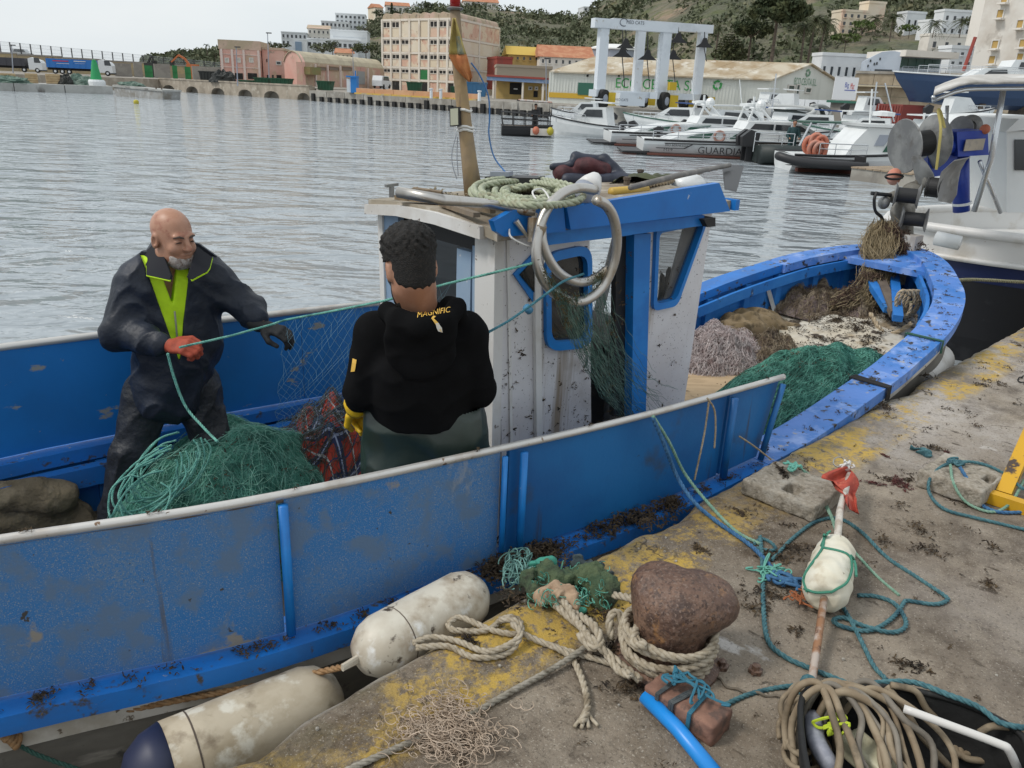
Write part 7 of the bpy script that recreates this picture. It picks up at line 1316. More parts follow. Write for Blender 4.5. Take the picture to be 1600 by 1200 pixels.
for k in range(13):
 cx, cy = 188 + 8 * k * .55 + g.uniform(-8, 8), 800 - 6 * k * .75 + g.uniform(-10, 10); ra, rb_ = g.uniform(40, 74), g.uniform(22, 44); tl = -.7
 pts = []
 for t in np.linspace(0, 5.4, 12): dx, dy = ra * math.cos(t), rb_ * math.sin(t); x, y = cx + 32 + dx * math.cos(tl) - dy * math.sin(tl), cy - 25 + dx * math.sin(tl) + dy * math.cos(tl); p = PT(x, y,   .24 + .012 * k - .12 * (y - 740) / 80); pts.append(p + g.normal(size=3) * .006)
 MB().rope(spline(pts, 6), .0045, n=4).build('line_coil', M_rgreen, nt_, smooth=True)
m = MB()
for k in range(26): u, v = g.uniform(.2, .85, 2); weed(m, fN(A_([u]), A_([v]))[0] + E3 * .005, .05, 16, g, sz=.03)
m.build('seaweed', M_weed, nt_)
tag(MB().rope(spline([PY(262, 552, 3.10), PY(272, 590, 3.1), PY(290, 635, 3.1), PY(318, 668, 3.05), PY(340, 690, 2.95)], 6), .006, n=5).build('net_rope', M_rgreen, smooth=True), 'turquoise rope hanging from the bald man\'s red glove to the heap', 'rope')
hr = [PY(280, 543, 3.06), PY(360, 525, 3.2), PY(425, 507, 3.36), PY(445, 500, 3.38), PY(520, 486, 3.25), PY(600, 470, 3.1), PY(700, 443, 2.95), PY(780, 424, 2.9), PT(838, 410, -.72)]
tag(MB().rope(resample(hr, .01), .0052, n=5).build('head_rope', M_rgreen, smooth=True), 'taut turquoise net rope from the men to the steel rings', 'rope')
tag(MB().rope(spline([PY(758, 522, 2.72), PT(800, 498, -.78), PT(850, 462, -.8), PT(880, 440, -.78), PT(912, 428, -.76)], 6), .005, n=5).build('net_rope', mat('blue_green_rope', (.035, .15, .20), [((.07, .22, .27), 40, .45, .6)], rough=.8), smooth=True), 'dark blue rope from the black sweatshirt up to the rings', 'rope')
tag(MB().tube([PT(822, 480, -.76), PT(828, 486, -.76)], .016, 8).build('rope_float', mat('blue_float', (.06, .22, .38), rough=.5), smooth=True), 'small blue float on the dark rope beside the cabin', 'float')
H = resample(hr[3:7], .045); sheet = []
for i, p in enumerate(H):
 f = i / (len(H) - 1); q = PZ(455 + 140 * f, 640 - 12 * f, .95) + A_([0, -.35, 0]); sheet.append([p + (q - p) * k / 16 + A_([.012 * math.sin(k * 1.7 + i), .012 * math.sin(i * 1.3 + k * .6), -.09 * math.sin(math.pi * k / 16)]) for k in range(17)])
sh = np.array(sheet); n1 = len(sh); P1 = [np.array([sh[(i + (k % 2)) % n1 if i + (k % 2) < n1 else i][k] for k in range(17)]) for i in range(n1)]; P2 = [np.array([sh[max(0, i - (k % 2))][k] for k in range(17)]) for i in range(n1)]
o = threads(np.array(P1 + P2), .0007).build('hanging_net', mat('fine_net_twine', (.20, .36, .44), rough=.6)); tag(o, 'fine pale net hanging below the taut rope before the blue panel', 'fishing net')
A0 = [PT(850 + 90 * f, 420 + 45 * math.sin(math.pi * f), -.78) for f in np.linspace(0, 1, 60)]; B0 = [PT(950 + 100 * f, 590 + 80 * math.sin(f * 3), -.60 - .04 * f) for f in np.linspace(0, 1, 60)]; g = np.random.default_rng(21); P = []
for i in range(115):
 a, b = A0[g.integers(60)], B0[g.integers(60)]; k = np.linspace(0, g.uniform(.55, 1.08), 14)[:, None]; P.append(a + (b - a) * k + E3 * (-.10 * np.sin(np.pi * k)) * g.uniform(.3, 1.3) + g.normal(0, .006, (14, 3)))
ng = thing('draped_net', A0[0], 'thin green net draped from the steel rings to the blue door post', 'fishing net'); o = threads(np.array(P), .0009).build('net_threads', mat('dull_green_thread', (.08, .16, .13), [((.16, .24, .2), 30, .45, .6)], rough=.8), ng); o['kind'] = 'stuff'
m = MB()
for k in range(22): i = g.integers(60); a, b = A0[i], B0[g.integers(60)]; weed(m, a + (b - a) * g.uniform(0, 1) - E3 * .06, .025, 14, g, -E2, .022)
for k in range(12): weed(m, A0[g.integers(60)] - E3 * .01, .03, 20, g, -E2, .02)
m.build('seaweed', mat('brown_green_weed', (.07, .055, .02), rough=.95), ng)
rg = thing('guide_rings', PT(900, 470, -.72), 'two big stainless guide rings bolted to the cabin side', 'net guide')
def ring(px_, t0, t1, r): n = len(px_); return MB().tube(spline([PT(x, y, t0 + (t1 - t0) * i / (n - 1)) for i, (x, y) in enumerate(px_)], 6), r, 12)
ring([(930, 297), (905, 294), (880, 302), (856, 325), (842, 360), (838, 400), (846, 432), (864, 456), (892, 471), (918, 468), (942, 448), (958, 415), (964, 380), (960, 345), (948, 322), (931, 312)], -.66, -.84, .0195).build('ring', M_steel, rg, smooth=True)
ring([(846, 350), (848, 378), (858, 405), (876, 428), (902, 441), (928, 436), (950, 420)], -.70, -.76, .018).build('ring', M_steel, rg, smooth=True)
m = MB(); m.tube([PZ(622, 300, 2.27), PZ(690, 312, 2.26), PT(760, 318, -.55), PT(836, 332, -.66)], .018, 10); m.build('boom', M_steel, rg, smooth=True); m = MB(); m.tube([PT(836, 332, -.66), PT(826, 372, -.66), PT(806, 345, -.64)], .012, 8); m.build('bracket', M_steel, rg)
m = MB()
for a, b in ((PT(834, 340, -.66), PT(832, 378, -.67)), (PT(838, 378, -.70), PT(846, 352, -.71))): m.tube([a, b], .022, 8)
m.build('clamp', mat('rusty_clamp', (.26, .19, .12), [((.4, .36, .3), 12, .45, .6)], rough=.7, metal=.4), rg)
# ================================================================== ROOF GEAR
ZR = ZC + .03
def RZ(x, y, h=0.): return PZ(x, y, ZR + h)
base = RZ(738, 305); ms = thing('mast', base, 'weathered wooden mast with red lamp on the cabin roof', 'mast'); Ym = base[1]
mp_ = [PY(741, 312, Ym), PY(733, 250, Ym), PY(726, 190, Ym), PY(716, 100, Ym), PY(711, 15, Ym)]; M_mast = mat('split_mast_wood', (.21, .155, .10), [((.34, .24, .13), 6, .45, .6, (1, 1, .12)), ((.10, .07, .045), 9, .55, .64, (1, 1, .1)), ((.2, .17, .14), 2, .5, .66)], rough=.9, bump=.7, bscale=30, bdist=.006)
MB().tube(mp_, [.045, .036, .031, .027, .022], 12).build('pole', M_mast, ms, smooth=True)
lt = PY(711, 16, Ym); MB().lathe([(.03, 0), (.038, .008), (.03, .012)], lt, n=14).build('lamp_plate', M_cast, ms); MB().lathe([(.022, .012), (.024, .06), (.02, .07)], lt, n=14).build('red_lamp', mat('red_lens', (.32, .012, .01), rough=.15), ms, smooth=True); MB().lathe([(.024, .07), (.024, .1), (.01, .11)], lt, n=14).build('lamp_cap', M_dark, ms)
MB().obox(PY(702, 168, Ym - .05), PY(717, 167, Ym - .05) - PY(702, 168, Ym - .05), A_([.01, .03, 0]), PY(703, 198, Ym - .05) - PY(702, 168, Ym - .05)).build('floodlight', M_blk, ms); MB().obox(PY(703.5, 170, Ym - .056), PY(715.5, 169, Ym - .056) - PY(703.5, 170, Ym - .056), A_([0, .005, 0]), PY(704, 196, Ym - .056) - PY(703.5, 170, Ym - .056)).build('floodlight_lens', mat('led_lens', (.55, .55, .42), rough=.3), ms)
for y in (172, 198, 203): m = MB(); xx = np.interp(y, [0, 100, 190, 250, 312], [711, 716, 726, 733, 741]); c = PY(xx, y, Ym); m.tube([c + A_([.036 * math.cos(t), .036 * math.sin(t), .004 * math.sin(3 * t)]) for t in np.linspace(0, 6.283, 14, endpoint=False)], .006, 5, closed=True); m.build('lashing', M_cabw2, ms)
m = MB(); m.tube(spline([PY(736, 98, Ym), PY(750, 118, Ym), PY(763, 150, Ym), PY(765, 185, Ym), PY(764, 210, Ym), PY(772, 245, Ym), PY(792, 272, Ym - .05)], 6), .0035, 5); m.build('blue_cable', mat('blue_cable', (.05, .16, .38), rough=.5), ms); m = MB(); m.tube(spline([PY(713, 210, Ym), PY(706, 240, Ym), PY(708, 262, Ym), PY(714, 280, Ym)], 5), .002, 4); m.tube(spline([PY(715, 214, Ym), PY(714, 245, Ym), PY(716, 275, Ym)], 5), .002, 4); m.build('grey_cable', M_tank, ms)
G = []
for i in range(15):
 f = i / 14; y = 28 + 100 * f; xl = np.interp(f, [0, .35, .6, .8, 1], [707, 703, 701, 712, 732]); xr = np.interp(f, [0, .35, .6, .8, .93, 1], [712, 722, 730, 735, 738, 735]); G.append([PY(xl + (xr - xl) * k / 8, y, Ym - .045 - .014 * math.sin(k * 1.1 + f * 4) - .008 * math.sin(f * 11)) for k in range(9)])
fl = thing('flag', PY(715, 110, Ym), 'faded yellow and orange flag hanging against the mast', 'flag'); Gf = np.array(G)
M_fy = mat('flag_yellow', (.46, .37, .12), [((.36, .28, .1), 20, .45, .6)], rough=.9); M_fo = mat('flag_orange', (.50, .20, .07), [((.4, .14, .05), 20, .45, .6)], rough=.9)
MB().slab(Gf[:9], A_([0, .002, 0])).build('yellow_cloth', M_fy, fl, smooth=True); MB().slab(Gf[8:], A_([0, .002, 0])).build('orange_cloth', M_fo, fl, smooth=True); MB().slab(Gf[4:9, 4:8] - A_([0, .004, 0]), A_([0, .002, 0])).build('crest', mat('flag_crest_grey', (.20, .22, .16), [((.3, .26, .14), 60, .45, .6)], rough=.9), fl, smooth=True)
M_haw = mat('pale_green_hawser', (.33, .36, .25), [((.43, .45, .34), 60, .45, .6), ((.28, .27, .18), 12, .55, .66)], rough=.85); hw = thing('hawser_coil', RZ(830, 308), 'thick pale green hawser coiled on the cabin roof', 'rope coil')
g = np.random.default_rng(4)
for k in range(17):
 cx, cy = 826 + g.uniform(-8, 8), 306 - (k // 5) * 2; ra, rb_ = 94 - 13 * (k % 5) - 4 * (k // 5) + g.uniform(-4, 4), 20 - 3.2 * (k % 5) + g.uniform(-1, 1); ph = g.uniform(0, 6.28); hgt = .014 + .022 * (k // 5) + .004 * (k % 2)
 pts = [RZ(cx + ra * math.cos(t + ph), cy + .05 * ra * math.cos(t + ph) + rb_ * math.sin(t + ph), hgt + .006 * math.sin(5 * t)) for t in np.linspace(0, 2 * math.pi, 20, endpoint=False)]; sp = spline(pts, 4, closed=True); MB().rope(np.concatenate([sp, sp[:1]]), .0145, n=5).build('turn', M_haw, hw, smooth=True)
m = MB()
for k in range(10): x = 655 + 12 * k; p = RZ(x, 302 + g.uniform(-4, 10), .01); weed(m, p, .05, 18, g, sz=.05)
tag(m.build('net_scraps', mat('pale_net_scraps', (.26, .22, .15), [((.12, .10, .07), 30, .45, .6)], rough=.95)), 'scraps of pale twine along the aft edge of the cabin roof', 'net scraps', kind='stuff')
for i, (x0, y0, x1, y1, w_) in enumerate(((645, 296, 690, 302, .05), (660, 308, 770, 330, .03), (690, 318, 745, 336, .03), (620, 308, 700, 316, .04))): tag(MB().bar(RZ(x0, y0, .015 + .02 * (i == 0)), RZ(x1, y1, .015 + .01 * (i == 0)), w_, .018).build('wooden_batten', M_mast), ('broad pale batten near the roof corner on the aft edge', 'long thin batten along the roof edge behind the steel boom', 'short batten at the near end of the aft roof edge', 'batten at the far end of the aft roof edge')[i], 'batten')
th_ = thing('roof_bracket', RZ(612, 303), 'small weathered bracket at the far corner of the roof', 'bracket'); MB().bar(RZ(612, 308), RZ(612, 308) + E3 * .05, .02, .02, up=(1, 0, 0)).build('upright', M_cast, th_); MB().bar(RZ(612, 308) + E3 * .05 - E1 * .03, RZ(612, 308) + E3 * .055 + E1 * .03, .02, .012).build('plate', M_cast, th_)
bx = thing('black_tray', RZ(800, 285), 'black plastic tray with cable on the cabin roof', 'tray'); a = RZ(757, 292, .05); MB().obox(a, (RZ(838, 294, .05) - a), A_([.04, .12, 0]), E3 * .045).build('tray', M_blk, bx); MB().obox(a + E3 * .048 + (RZ(838, 294, .05) - a) * .1, (RZ(838, 294, .05) - a) * .35, A_([.02, .06, 0]), E3 * .02).build('battery_pack', M_tank, bx)
M_maroon = mat('maroon_quilting', (.075, .018, .022), [((.045, .012, .016), 25, .45, .6)], rough=.7, bump=.5, bscale=30, bdist=.01); M_nbl = mat('navy_quilted', (.012, .016, .032), [((.025, .03, .05), 12, .5, .65)], rough=.5, bump=.4, bscale=25, bdist=.01)
jb = thing('jacket_bundle', RZ(930, 280), 'bundle of maroon and navy quilted jackets on the cabin roof', 'jacket'); o0 = RZ(915, 289, .05)
def bl(fun, nm, mt, h=.007): S = SDF(o0 + A_([-.4, -.4, -.15]), o0 + A_([.5, .6, .36]), h); fun(S); S.disp(folds(.007, 3)); S.build(nm, mt, jb)
q = lambda x, y, h: RZ(x, y, h)
J = lambda x, y, z: RZ(915, 289) + A_([x, y, z])
bl(lambda S: S.cap(J(-.13, 0, .05), J(.09, .02, .06), .04, .045, .03).ell(J(-.13, 0, .06), (.055, .06, .05), .02).ell(J(0, .02, .10), (.085, .07, .05), .02).ell(J(.09, .02, .08), (.07, .06, .05), .02), 'maroon_jacket', M_maroon); bl(lambda S: S.cap(J(-.18, 0, .09), J(-.09, 0, .105), .024, .022, .02).cap(J(-.09, 0, .105), J(-.06, .03, .14), .02, .024, .02).cap(J(-.06, .03, .14), J(.09, .03, .135), .028, .026, .03).cap(J(.09, .03, .135), J(.18, -.02, .06), .03, .03, .02).cap(J(.18, -.02, .06), J(.21, -.05, .03), .03, .035, .02).cap(J(.21, -.05, .03), J(-.1, -.07, .03), .04, .036, .03), 'navy_jacket', M_nbl)
S = SDF(RZ(1010, 290) + A_([-.3, -.3, -.1]), RZ(1010, 290) + A_([.35, .35, .2]), .009); S.cap(q(965, 292, .02), q(1040, 284, .03), .05, .05, .04).ell(q(1000, 288, .03), (.14, .1, .04), .03); S.disp(wobble(.008, (35, 60), 5)); tag(S.build('green_tarpaulin', mat('olive_canvas', (.075, .085, .045), [((.05, .055, .03), 12, .45, .6)], rough=.9)), 'crumpled olive tarpaulin under the pole on the roof', 'tarpaulin')
tag(MB().ball(q(1075, 288, .03), (.10, .09, .06), 16, 10).build('white_float', M_gel, smooth=True), 'white float half hidden behind the blue fascia', 'float')
cn = thing('pear_float', PT(925, 305, -.6), 'grey and white pear-shaped float wedged by the rings', 'float'); a, b = PT(912, 305, -.58), PT(938, 266, -.55); MB().lathe([(.0, -.05), (.04, -.035), (.055, 0), (.055, .03)], a, b - a, 16).build('grey_base', M_tank, cn, smooth=True); MB().lathe([(.055, .031), (.045, .07), (.025, .11), (.008, .125)], a, b - a, 16).build('white_tip', M_whb, cn, smooth=True)
for x, y in ((999, 268), (978, 282)): tag(MB().lathe([(.016, 0), (.016, .06), (.02, .062), (.02, .075), (.002, .078)], q(x, y + 18, .0), n=8).build('stump_cleat', M_bark), 'dark stump cleat on the roof, ' + ('taller one' if x == 999 else 'left one'), 'cleat')
tag(MB().tube([q(985, 293, .08), q(1060, 274, .1), q(1140, 258, .12)], [.013, .015, .012], 10).build('boat_pole', mat('grey_pole', (.16, .15, .14), [((.24, .22, .2), 15, .45, .6)], rough=.6), smooth=True), 'long grey pole jutting forward off the cabin roof', 'pole')
pd = [q(1132, 296, .05), q(1150, 300, .05), q(1161, 262, .1), q(1128, 258, .1)]; tag(MB().prism(pd, A_([.01, .025, .005])).build('paddle_blade', M_blk, fix=True), 'black paddle blade sticking up at the front of the roof', 'paddle')
tag(MB().rope(spline([q(x, y, .05) for x, y in ((1000, 292), (1020, 288), (1045, 284), (1062, 276), (1080, 272), (1095, 268))], 5), .016, n=5).build('rope_binding', mat('tan_rope', (.36, .28, .18), [((.46, .38, .27), 60, .45, .6), ((.2, .15, .1), 14, .55, .66)], rough=.9), smooth=True), 'tan rope bound along the grey pole on the roof', 'rope')
M_tan = MATS['tan_rope']
m = MB(); m.tube(spline([PT(842, 318, -.6), PT(832, 300, -.5), PT(848, 296, -.45), PT(860, 318, -.6), PT(850, 345, -.66), PT(840, 385, -.68), PT(800, 372, -.67), PT(796, 350, -.6)], 6), .004, 5); tag(m.build('lashing_cord', M_cabw2), 'white cord looped over the blue roof edge', 'cord')
tag(MB().tube([q(955, 300, .035), q(1010, 296, .035)], .022, 12).build('yellow_tube', mat('yellow_tube', (.55, .36, .07), rough=.5), smooth=True), 'short yellow tube lying behind the blue fascia', 'tube')
# ================================================================== IN THE BOAT
M_tart = bpy.data.materials.new('red_tartan'); M_tart.use_nodes = True; tt = M_tart.node_tree; p_ = tt.nodes['Principled BSDF']; p_.inputs['Roughness'].default_value = .9
uv = tt.nodes.new('ShaderNodeAttribute'); uv.attribute_name = 'cloth'; sep = tt.nodes.new('ShaderNodeSeparateXYZ'); tt.links.new(uv.outputs['Vector'], sep.inputs[0])
def stripe(src, per, lo, hi):
 a = tt.nodes.new('ShaderNodeMath'); a.operation = 'MODULO'; tt.links.new(src, a.inputs[0]); a.inputs[1].default_value = per; b = tt.nodes.new('ShaderNodeMath'); b.operation = 'COMPARE'; tt.links.new(a.outputs[0], b.inputs[0]); b.inputs[1].default_value = (lo + hi) / 2; b.inputs[2].default_value = (hi - lo) / 2; return b.outputs[0]
cur = None
for ax_, lo, hi, col in (('X', .45, .75, (.03, .04, .10)), ('Y', .45, .75, (.03, .04, .10)), ('X', .56, .62, (.35, .40, .55)), ('Y', .56, .62, (.35, .40, .55)), ('X', .08, .13, (.5, .5, .5)), ('Y', .08, .13, (.04, .05, .12))):
 x_ = tt.nodes.new('ShaderNodeMix'); x_.data_type = 'RGBA'; tt.links.new(stripe(sep.outputs[ax_], 1.0, lo, hi), x_.inputs['Factor'])
 if cur is None: x_.inputs['A'].default_value = (.42, .05, .03, 1)
 else: tt.links.new(cur, x_.inputs['A'])
 x_.inputs['B'].default_value = (*col, 1); cur = x_.outputs['Result']
tt.links.new(cur, p_.inputs['Base Color'])
cT = PZ(525, 705, .75); fT = mound(cT[0], cT[1], .56, .42, .55, .42, BA + .3, .2, 3.); nn = 40
tb = thing('tartan_heap', A_([cT[0], cT[1], .42]), 'red tartan cloth heap tangled in dark net beside the black sweatshirt', 'cloth'); o = MB().grid(surf(fT, nn)).build('cloth', M_tart, tb, smooth=True)
at = o.data.attributes.new('cloth', 'FLOAT_VECTOR', 'POINT')
for i, d in enumerate(at.data): d.vector = ((i // nn) / 5.0 + .25 * math.sin(i % nn * .4), (i % nn) / 5.0 + .2 * math.sin(i // nn * .5), 0)
o = threads(walk(fT, 700, 10, .04, 9, .5, .03), .0015).build('net_threads', mat('dark_net_thread', (.06, .06, .05), [((.14, .12, .09), 30, .5, .62)], rough=.9), tb); o['kind'] = 'stuff'
m = MB(); g = np.random.default_rng(31)
for k in range(22): u, v = g.uniform(.1, .6), g.uniform(.05, .9); weed(m, fT(A_([u]), A_([v]))[0], .06, 24, g, sz=.035)
m.build('seaweed', M_weed, tb); MB().ball(PZ(578, 726, .62), .016, 10, 8).build('cork_float', M_oran, tb, smooth=True)
cL = PZ(40, 800, .75); S = SDF(cL + A_([-.75, -.5, -.36]), cL + A_([.6, .5, .3]), .010)
for a, b, r1, r2 in ((PZ(-40, 775, .78), PZ(90, 775, .74), .085, .075), (PZ(-40, 810, .66), PZ(130, 800, .6), .11, .06), (PZ(60, 765, .78), PZ(100, 790, .66), .06, .05), (PZ(-60, 835, .55), PZ(140, 830, .5), .13, .1)): S.cap(a, b, r1, r2, .04)
S.disp(folds(.016, 8)); tag(S.build('canvas_tarpaulin', mat('dull_canvas', (.19, .15, .095), [((.12, .095, .06), 5, .42, .6), ((.26, .21, .14), 9, .52, .66), ((.06, .055, .045), 3, .58, .66)], rough=.95, bump=1, bscale=11, bdist=.05)), 'folded brown canvas tarpaulin on deck at the left edge', 'tarpaulin')
def fdm(s0, t0, rs_, rt, h, seed, bump=.15, rot=0): c = B(s0, t0, zdk(s0) - .01); return mound(c[0], c[1], rs_, rt, h, c[2], BA + rot, bump, seed)
fG = fdm(2.0, -.45, 1.15, .44, .34, 2., .18, .03); gn = thing('green_net_heap', B(1.9, -.45, zdk(1.9)), 'wide green net spread over the near side of the bow deck', 'fishing net'); MB().grid(surf(fG, 50)).build('net_mass', M_netbase, gn, smooth=True)
o = threads(walk(fG, 5000, 11, .022, 15, .4, .025, (.05, .95, .05, .95)), .0013).build('net_threads', M_netth, gn); o['kind'] = 'stuff'; o = threads(walk(fG, 900, 12, .022, 16, .35, .025, (.06, .94, .06, .94)), .0013).build('net_threads_dark', mat('dark_green_thread', (.02, .08, .06), rough=.8), gn); o['kind'] = 'stuff'
m = MB(); g = np.random.default_rng(41)
for k in range(60): u, v = g.uniform(.1, .9, 2); weed(m, fG(A_([u]), A_([v]))[0] + E3 * .01, .05, 14, g, sz=.035)
m.build('seaweed', mat('rust_weed', (.09, .045, .025), rough=.95), gn)
bP = toB(PZ(1112, 560, .80)); fP = fdm(bP[0], bP[1], .52, .40, .22, 5., .35, .2); pk_ = thing('pale_net_heap', B(bP[0], bP[1], zdk(bP[0])), 'tangled pinkish white net heap just ahead of the cabin', 'fishing net'); MB().grid(surf(fP)).build('net_mass', mat('brown_pink_net_mass', (.14, .10, .09), [((.22, .17, .16), 14, .45, .6)], rough=.95, bump=1, bscale=50, bdist=.02), pk_, smooth=True); o = threads(walk(fP, 2200, 12, .03, 25, .7, .035), .0017).build('net_threads', mat('pinkish_thread', (.40, .33, .32), [((.55, .49, .48), 20, .45, .6), ((.2, .13, .12), 10, .55, .66)], rough=.9), pk_); o['kind'] = 'stuff'
c = PZ(1172, 512, .9); c = A_([c[0], c[1], zdk(toB(c)[0])]); S = SDF(c + A_([-.5, -.5, -.06]), c + A_([.5, .5, .3]), .010); S.ell(c + E3 * .03, (.34, .2, .13), .04, np.stack([E1, E2, E3], 1)); S.cap(c + E1 * .15 - E2 * .1, c + E1 * .42 - E2 * .22, .08, .03, .05)
S.disp(lambda X, Y, Z: .016 * np.sin(46 * (X * .2 + Y * .9) + 3 * np.sin(9 * X) + 14 * Z) + .009 * np.sin(80 * (X * .5 + Y * .5) + 2 * np.sin(20 * Y))); S.cut((0, 0, -1), -(c[2] - .02)); tag(S.build('brown_sacking', mat('brown_sackcloth', (.16, .115, .06), [((.23, .17, .10), 8, .45, .6), ((.09, .065, .035), 18, .5, .62)], rough=.95)), 'wrinkled brown sacking heaped on the bow deck', 'sacking')
zz = .80; pw = [PZ(1050, 556, zz), PZ(1120, 562, zz), PZ(1222, 604, zz), PZ(1140, 650, zz), PZ(1040, 650, zz)]; tag(MB().prism(pw, E3 * .018).build('plywood_board', mat('bare_plywood', (.46, .33, .20), [((.38, .27, .16), 6, .45, .6, (1, 4, 1)), ((.10, .07, .045), 9, .62, .68)], rough=.85), fix=True), 'loose plywood board lying beside the cabin front', 'board')
m = MB(); g = np.random.default_rng(51)
for k in range(120): s, t = g.uniform(.8, 4.0), g.uniform(-.35, .75); weed(m, B(s, t * (1 if s < 3.2 else .6), zdk(s) + .02), g.uniform(.04, .13), 40, g, sz=.045)
for k in range(70):
 i = g.integers(NO // 6, NO - NO // 3); weed(m, off(i, g.uniform(-.02, .12), ZO[i] + .004), g.uniform(.015, .04), 7, g, sz=.03, flat=.15)
for k in range(60): s = g.uniform(-2.6, .6); t, z = pnear(s); weed(m, B(s, t - .035, zsh(s) + .006), g.uniform(.02, .05), 16, g, sz=.03)
for k in range(26): s = g.uniform(-1.0, .1); t, z = pnear(s); weed(m, B(s, t - .05, zsh(s) + .01), g.uniform(.05, .09), 50, g, sz=.05, flat=.6)
for k in range(130): p = PT(g.uniform(785, 1060), g.uniform(395, 690), TN - .004); weed(m, p, g.uniform(.004, .018), 3, g, -E2, .03, .08)
for k in range(7): s = g.uniform(-2.4, .7); t, z = pnear(s); weed(m, B(s, t, z + .03), .012, 10, g, sz=.02)
o = m.build('seaweed', M_weed); tag(o, 'dried brown seaweed scattered over the boat rails and bow deck', 'seaweed', kind='stuff')
for i_, (x_, y_, a_, b_, h_, lab_) in enumerate(((1265, 492, .45, .26, .16, 'flattened brown net heap in the middle of the bow deck'), (1330, 500, .30, .22, .14, 'small tan net heap near the bow rope coil'), (1205, 545, .32, .22, .13, 'brown net scraps between the sacking and the green net'))):
 b_0 = toB(PZ(x_, y_, .88)); f_ = fdm(b_0[0], b_0[1], a_, b_, h_, 7. + i_, .4, .4 * i_); t_ = thing('brown_net_heap', B(b_0[0], b_0[1], zdk(b_0[0])), lab_, 'fishing net'); MB().grid(surf(f_, 26)).build('net_mass', MATS['brown_pink_net_mass'], t_, smooth=True)
 o = threads(walk(f_, 700, 11, .035, 30 + i_, .6, .03), .0017).build('net_threads', mat('brown_net_thread', (.17, .125, .08), [((.34, .28, .2), 14, .45, .6), ((.07, .05, .035), 9, .52, .64)], rough=.95), t_); o['kind'] = 'stuff'
dn_ = thing('draped_net', PY(1375, 380, 7.0), 'tan brown net bundle draped from the rollers into the bow', 'fishing net'); P = []; g = np.random.default_rng(61)
for k in range(700):
 w0, w1 = g.uniform(-14, 14), g.uniform(-20, 20); o2 = g.normal(0, .026, 3); pts = spline([PY(1380 + w0 * .7, 352, 7.05), PY(1372 + w0 * 1.6, 385, 6.85), PY(1372 + w1 * 1.0, 425, 6.7), PY(1360 + w1 * .8, 455, 6.55), PY(1330 + w1 * 1.5, 478, 6.45)], 4); P.append(pts + o2 + g.normal(0, .012, (len(pts), 3)))
o = threads(np.array(P), .0024).build('net_strands', mat('tan_net_twine', (.21, .16, .09), [((.29, .23, .14), 14, .45, .6), ((.12, .09, .05), 6, .55, .66)], rough=.95), dn_); o['kind'] = 'stuff'
m = MB()
for k in range(60): f = g.uniform(0, 1); p = PY(1390 + 40 * f + g.uniform(-14, 14), 362 + 34 * f + g.uniform(-12, 12), 6.95 - .1 * f); weed(m, p, .06, 22, g, (0, -.7, .7), .05, .8)
for k in range(36): f = g.uniform(0, 1); p = PY(1370 - 60 * f + g.uniform(-12, 12), 430 + 50 * f + g.uniform(-6, 6), 6.62 - .2 * f); weed(m, p, .05, 20, g, (0, -.5, .8), .05, .8)
m.build('seaweed', mat('dark_brown_weed', (.055, .032, .022), [((.10, .06, .04), 20, .5, .62)], rough=.95), dn_)
bc = thing('bow_rope_coil', PY(1415, 475, 6.0), 'tan rope tied in loops at the inside of the bow', 'rope coil')
for k in range(4): MB().rope(spline([PY(1412 + 12 * math.cos(t + k) + 5 * k, 474 + 20 * math.sin(t + k * .8), 6.0 + .03 * k) for t in np.linspace(0, 5.6, 9)], 5), .014, n=5).build('loop', M_tan, bc, smooth=True)
MB().rope(spline([PY(1425, 505, 5.9), PY(1400, 520, 5.95), PY(1380, 520, 6.0), PY(1360, 490, 6.2)], 5), .02, n=5).build('tail', M_tan, bc, smooth=True)
tag(MB().rope(spline([PY(1445, 470, 5.9), PY(1460, 490, 5.8), PY(1480, 503, 5.65), PY(1478, 520, 5.5), PY(1456, 575, 5.1)], 6), .006, n=4).build('fender_lanyard', M_rgreen, smooth=True), 'thin turquoise lanyard over the bow rail to the fender', 'rope')
for s_ in (2.55, 1.75):
 i = int(np.argmin(np.hypot(OUTL[:NO // 2, 0] - s_, OUTL[:NO // 2, 1] + .9))); m = MB();
 for k in range(2 if s_ > 2 else 4): m.tube([off(i + 0, -.062, ZO[i] - .07) + E1 * .01 * k, off(i, -.062, ZO[i] + .01) + E1 * .012 * k, off(i, .165, ZO[i] + .01) + E1 * .02 * k, off(i, .165, ZO[i] - .07) + E1 * .02 * k], .006, 5)
 tag(m.build('rail_lashing', M_rub if s_ < 2 else M_gelg), 'dark cord lashed round the bow rail, ' + ('farther one' if s_ > 2 else 'nearer one'), 'cord')
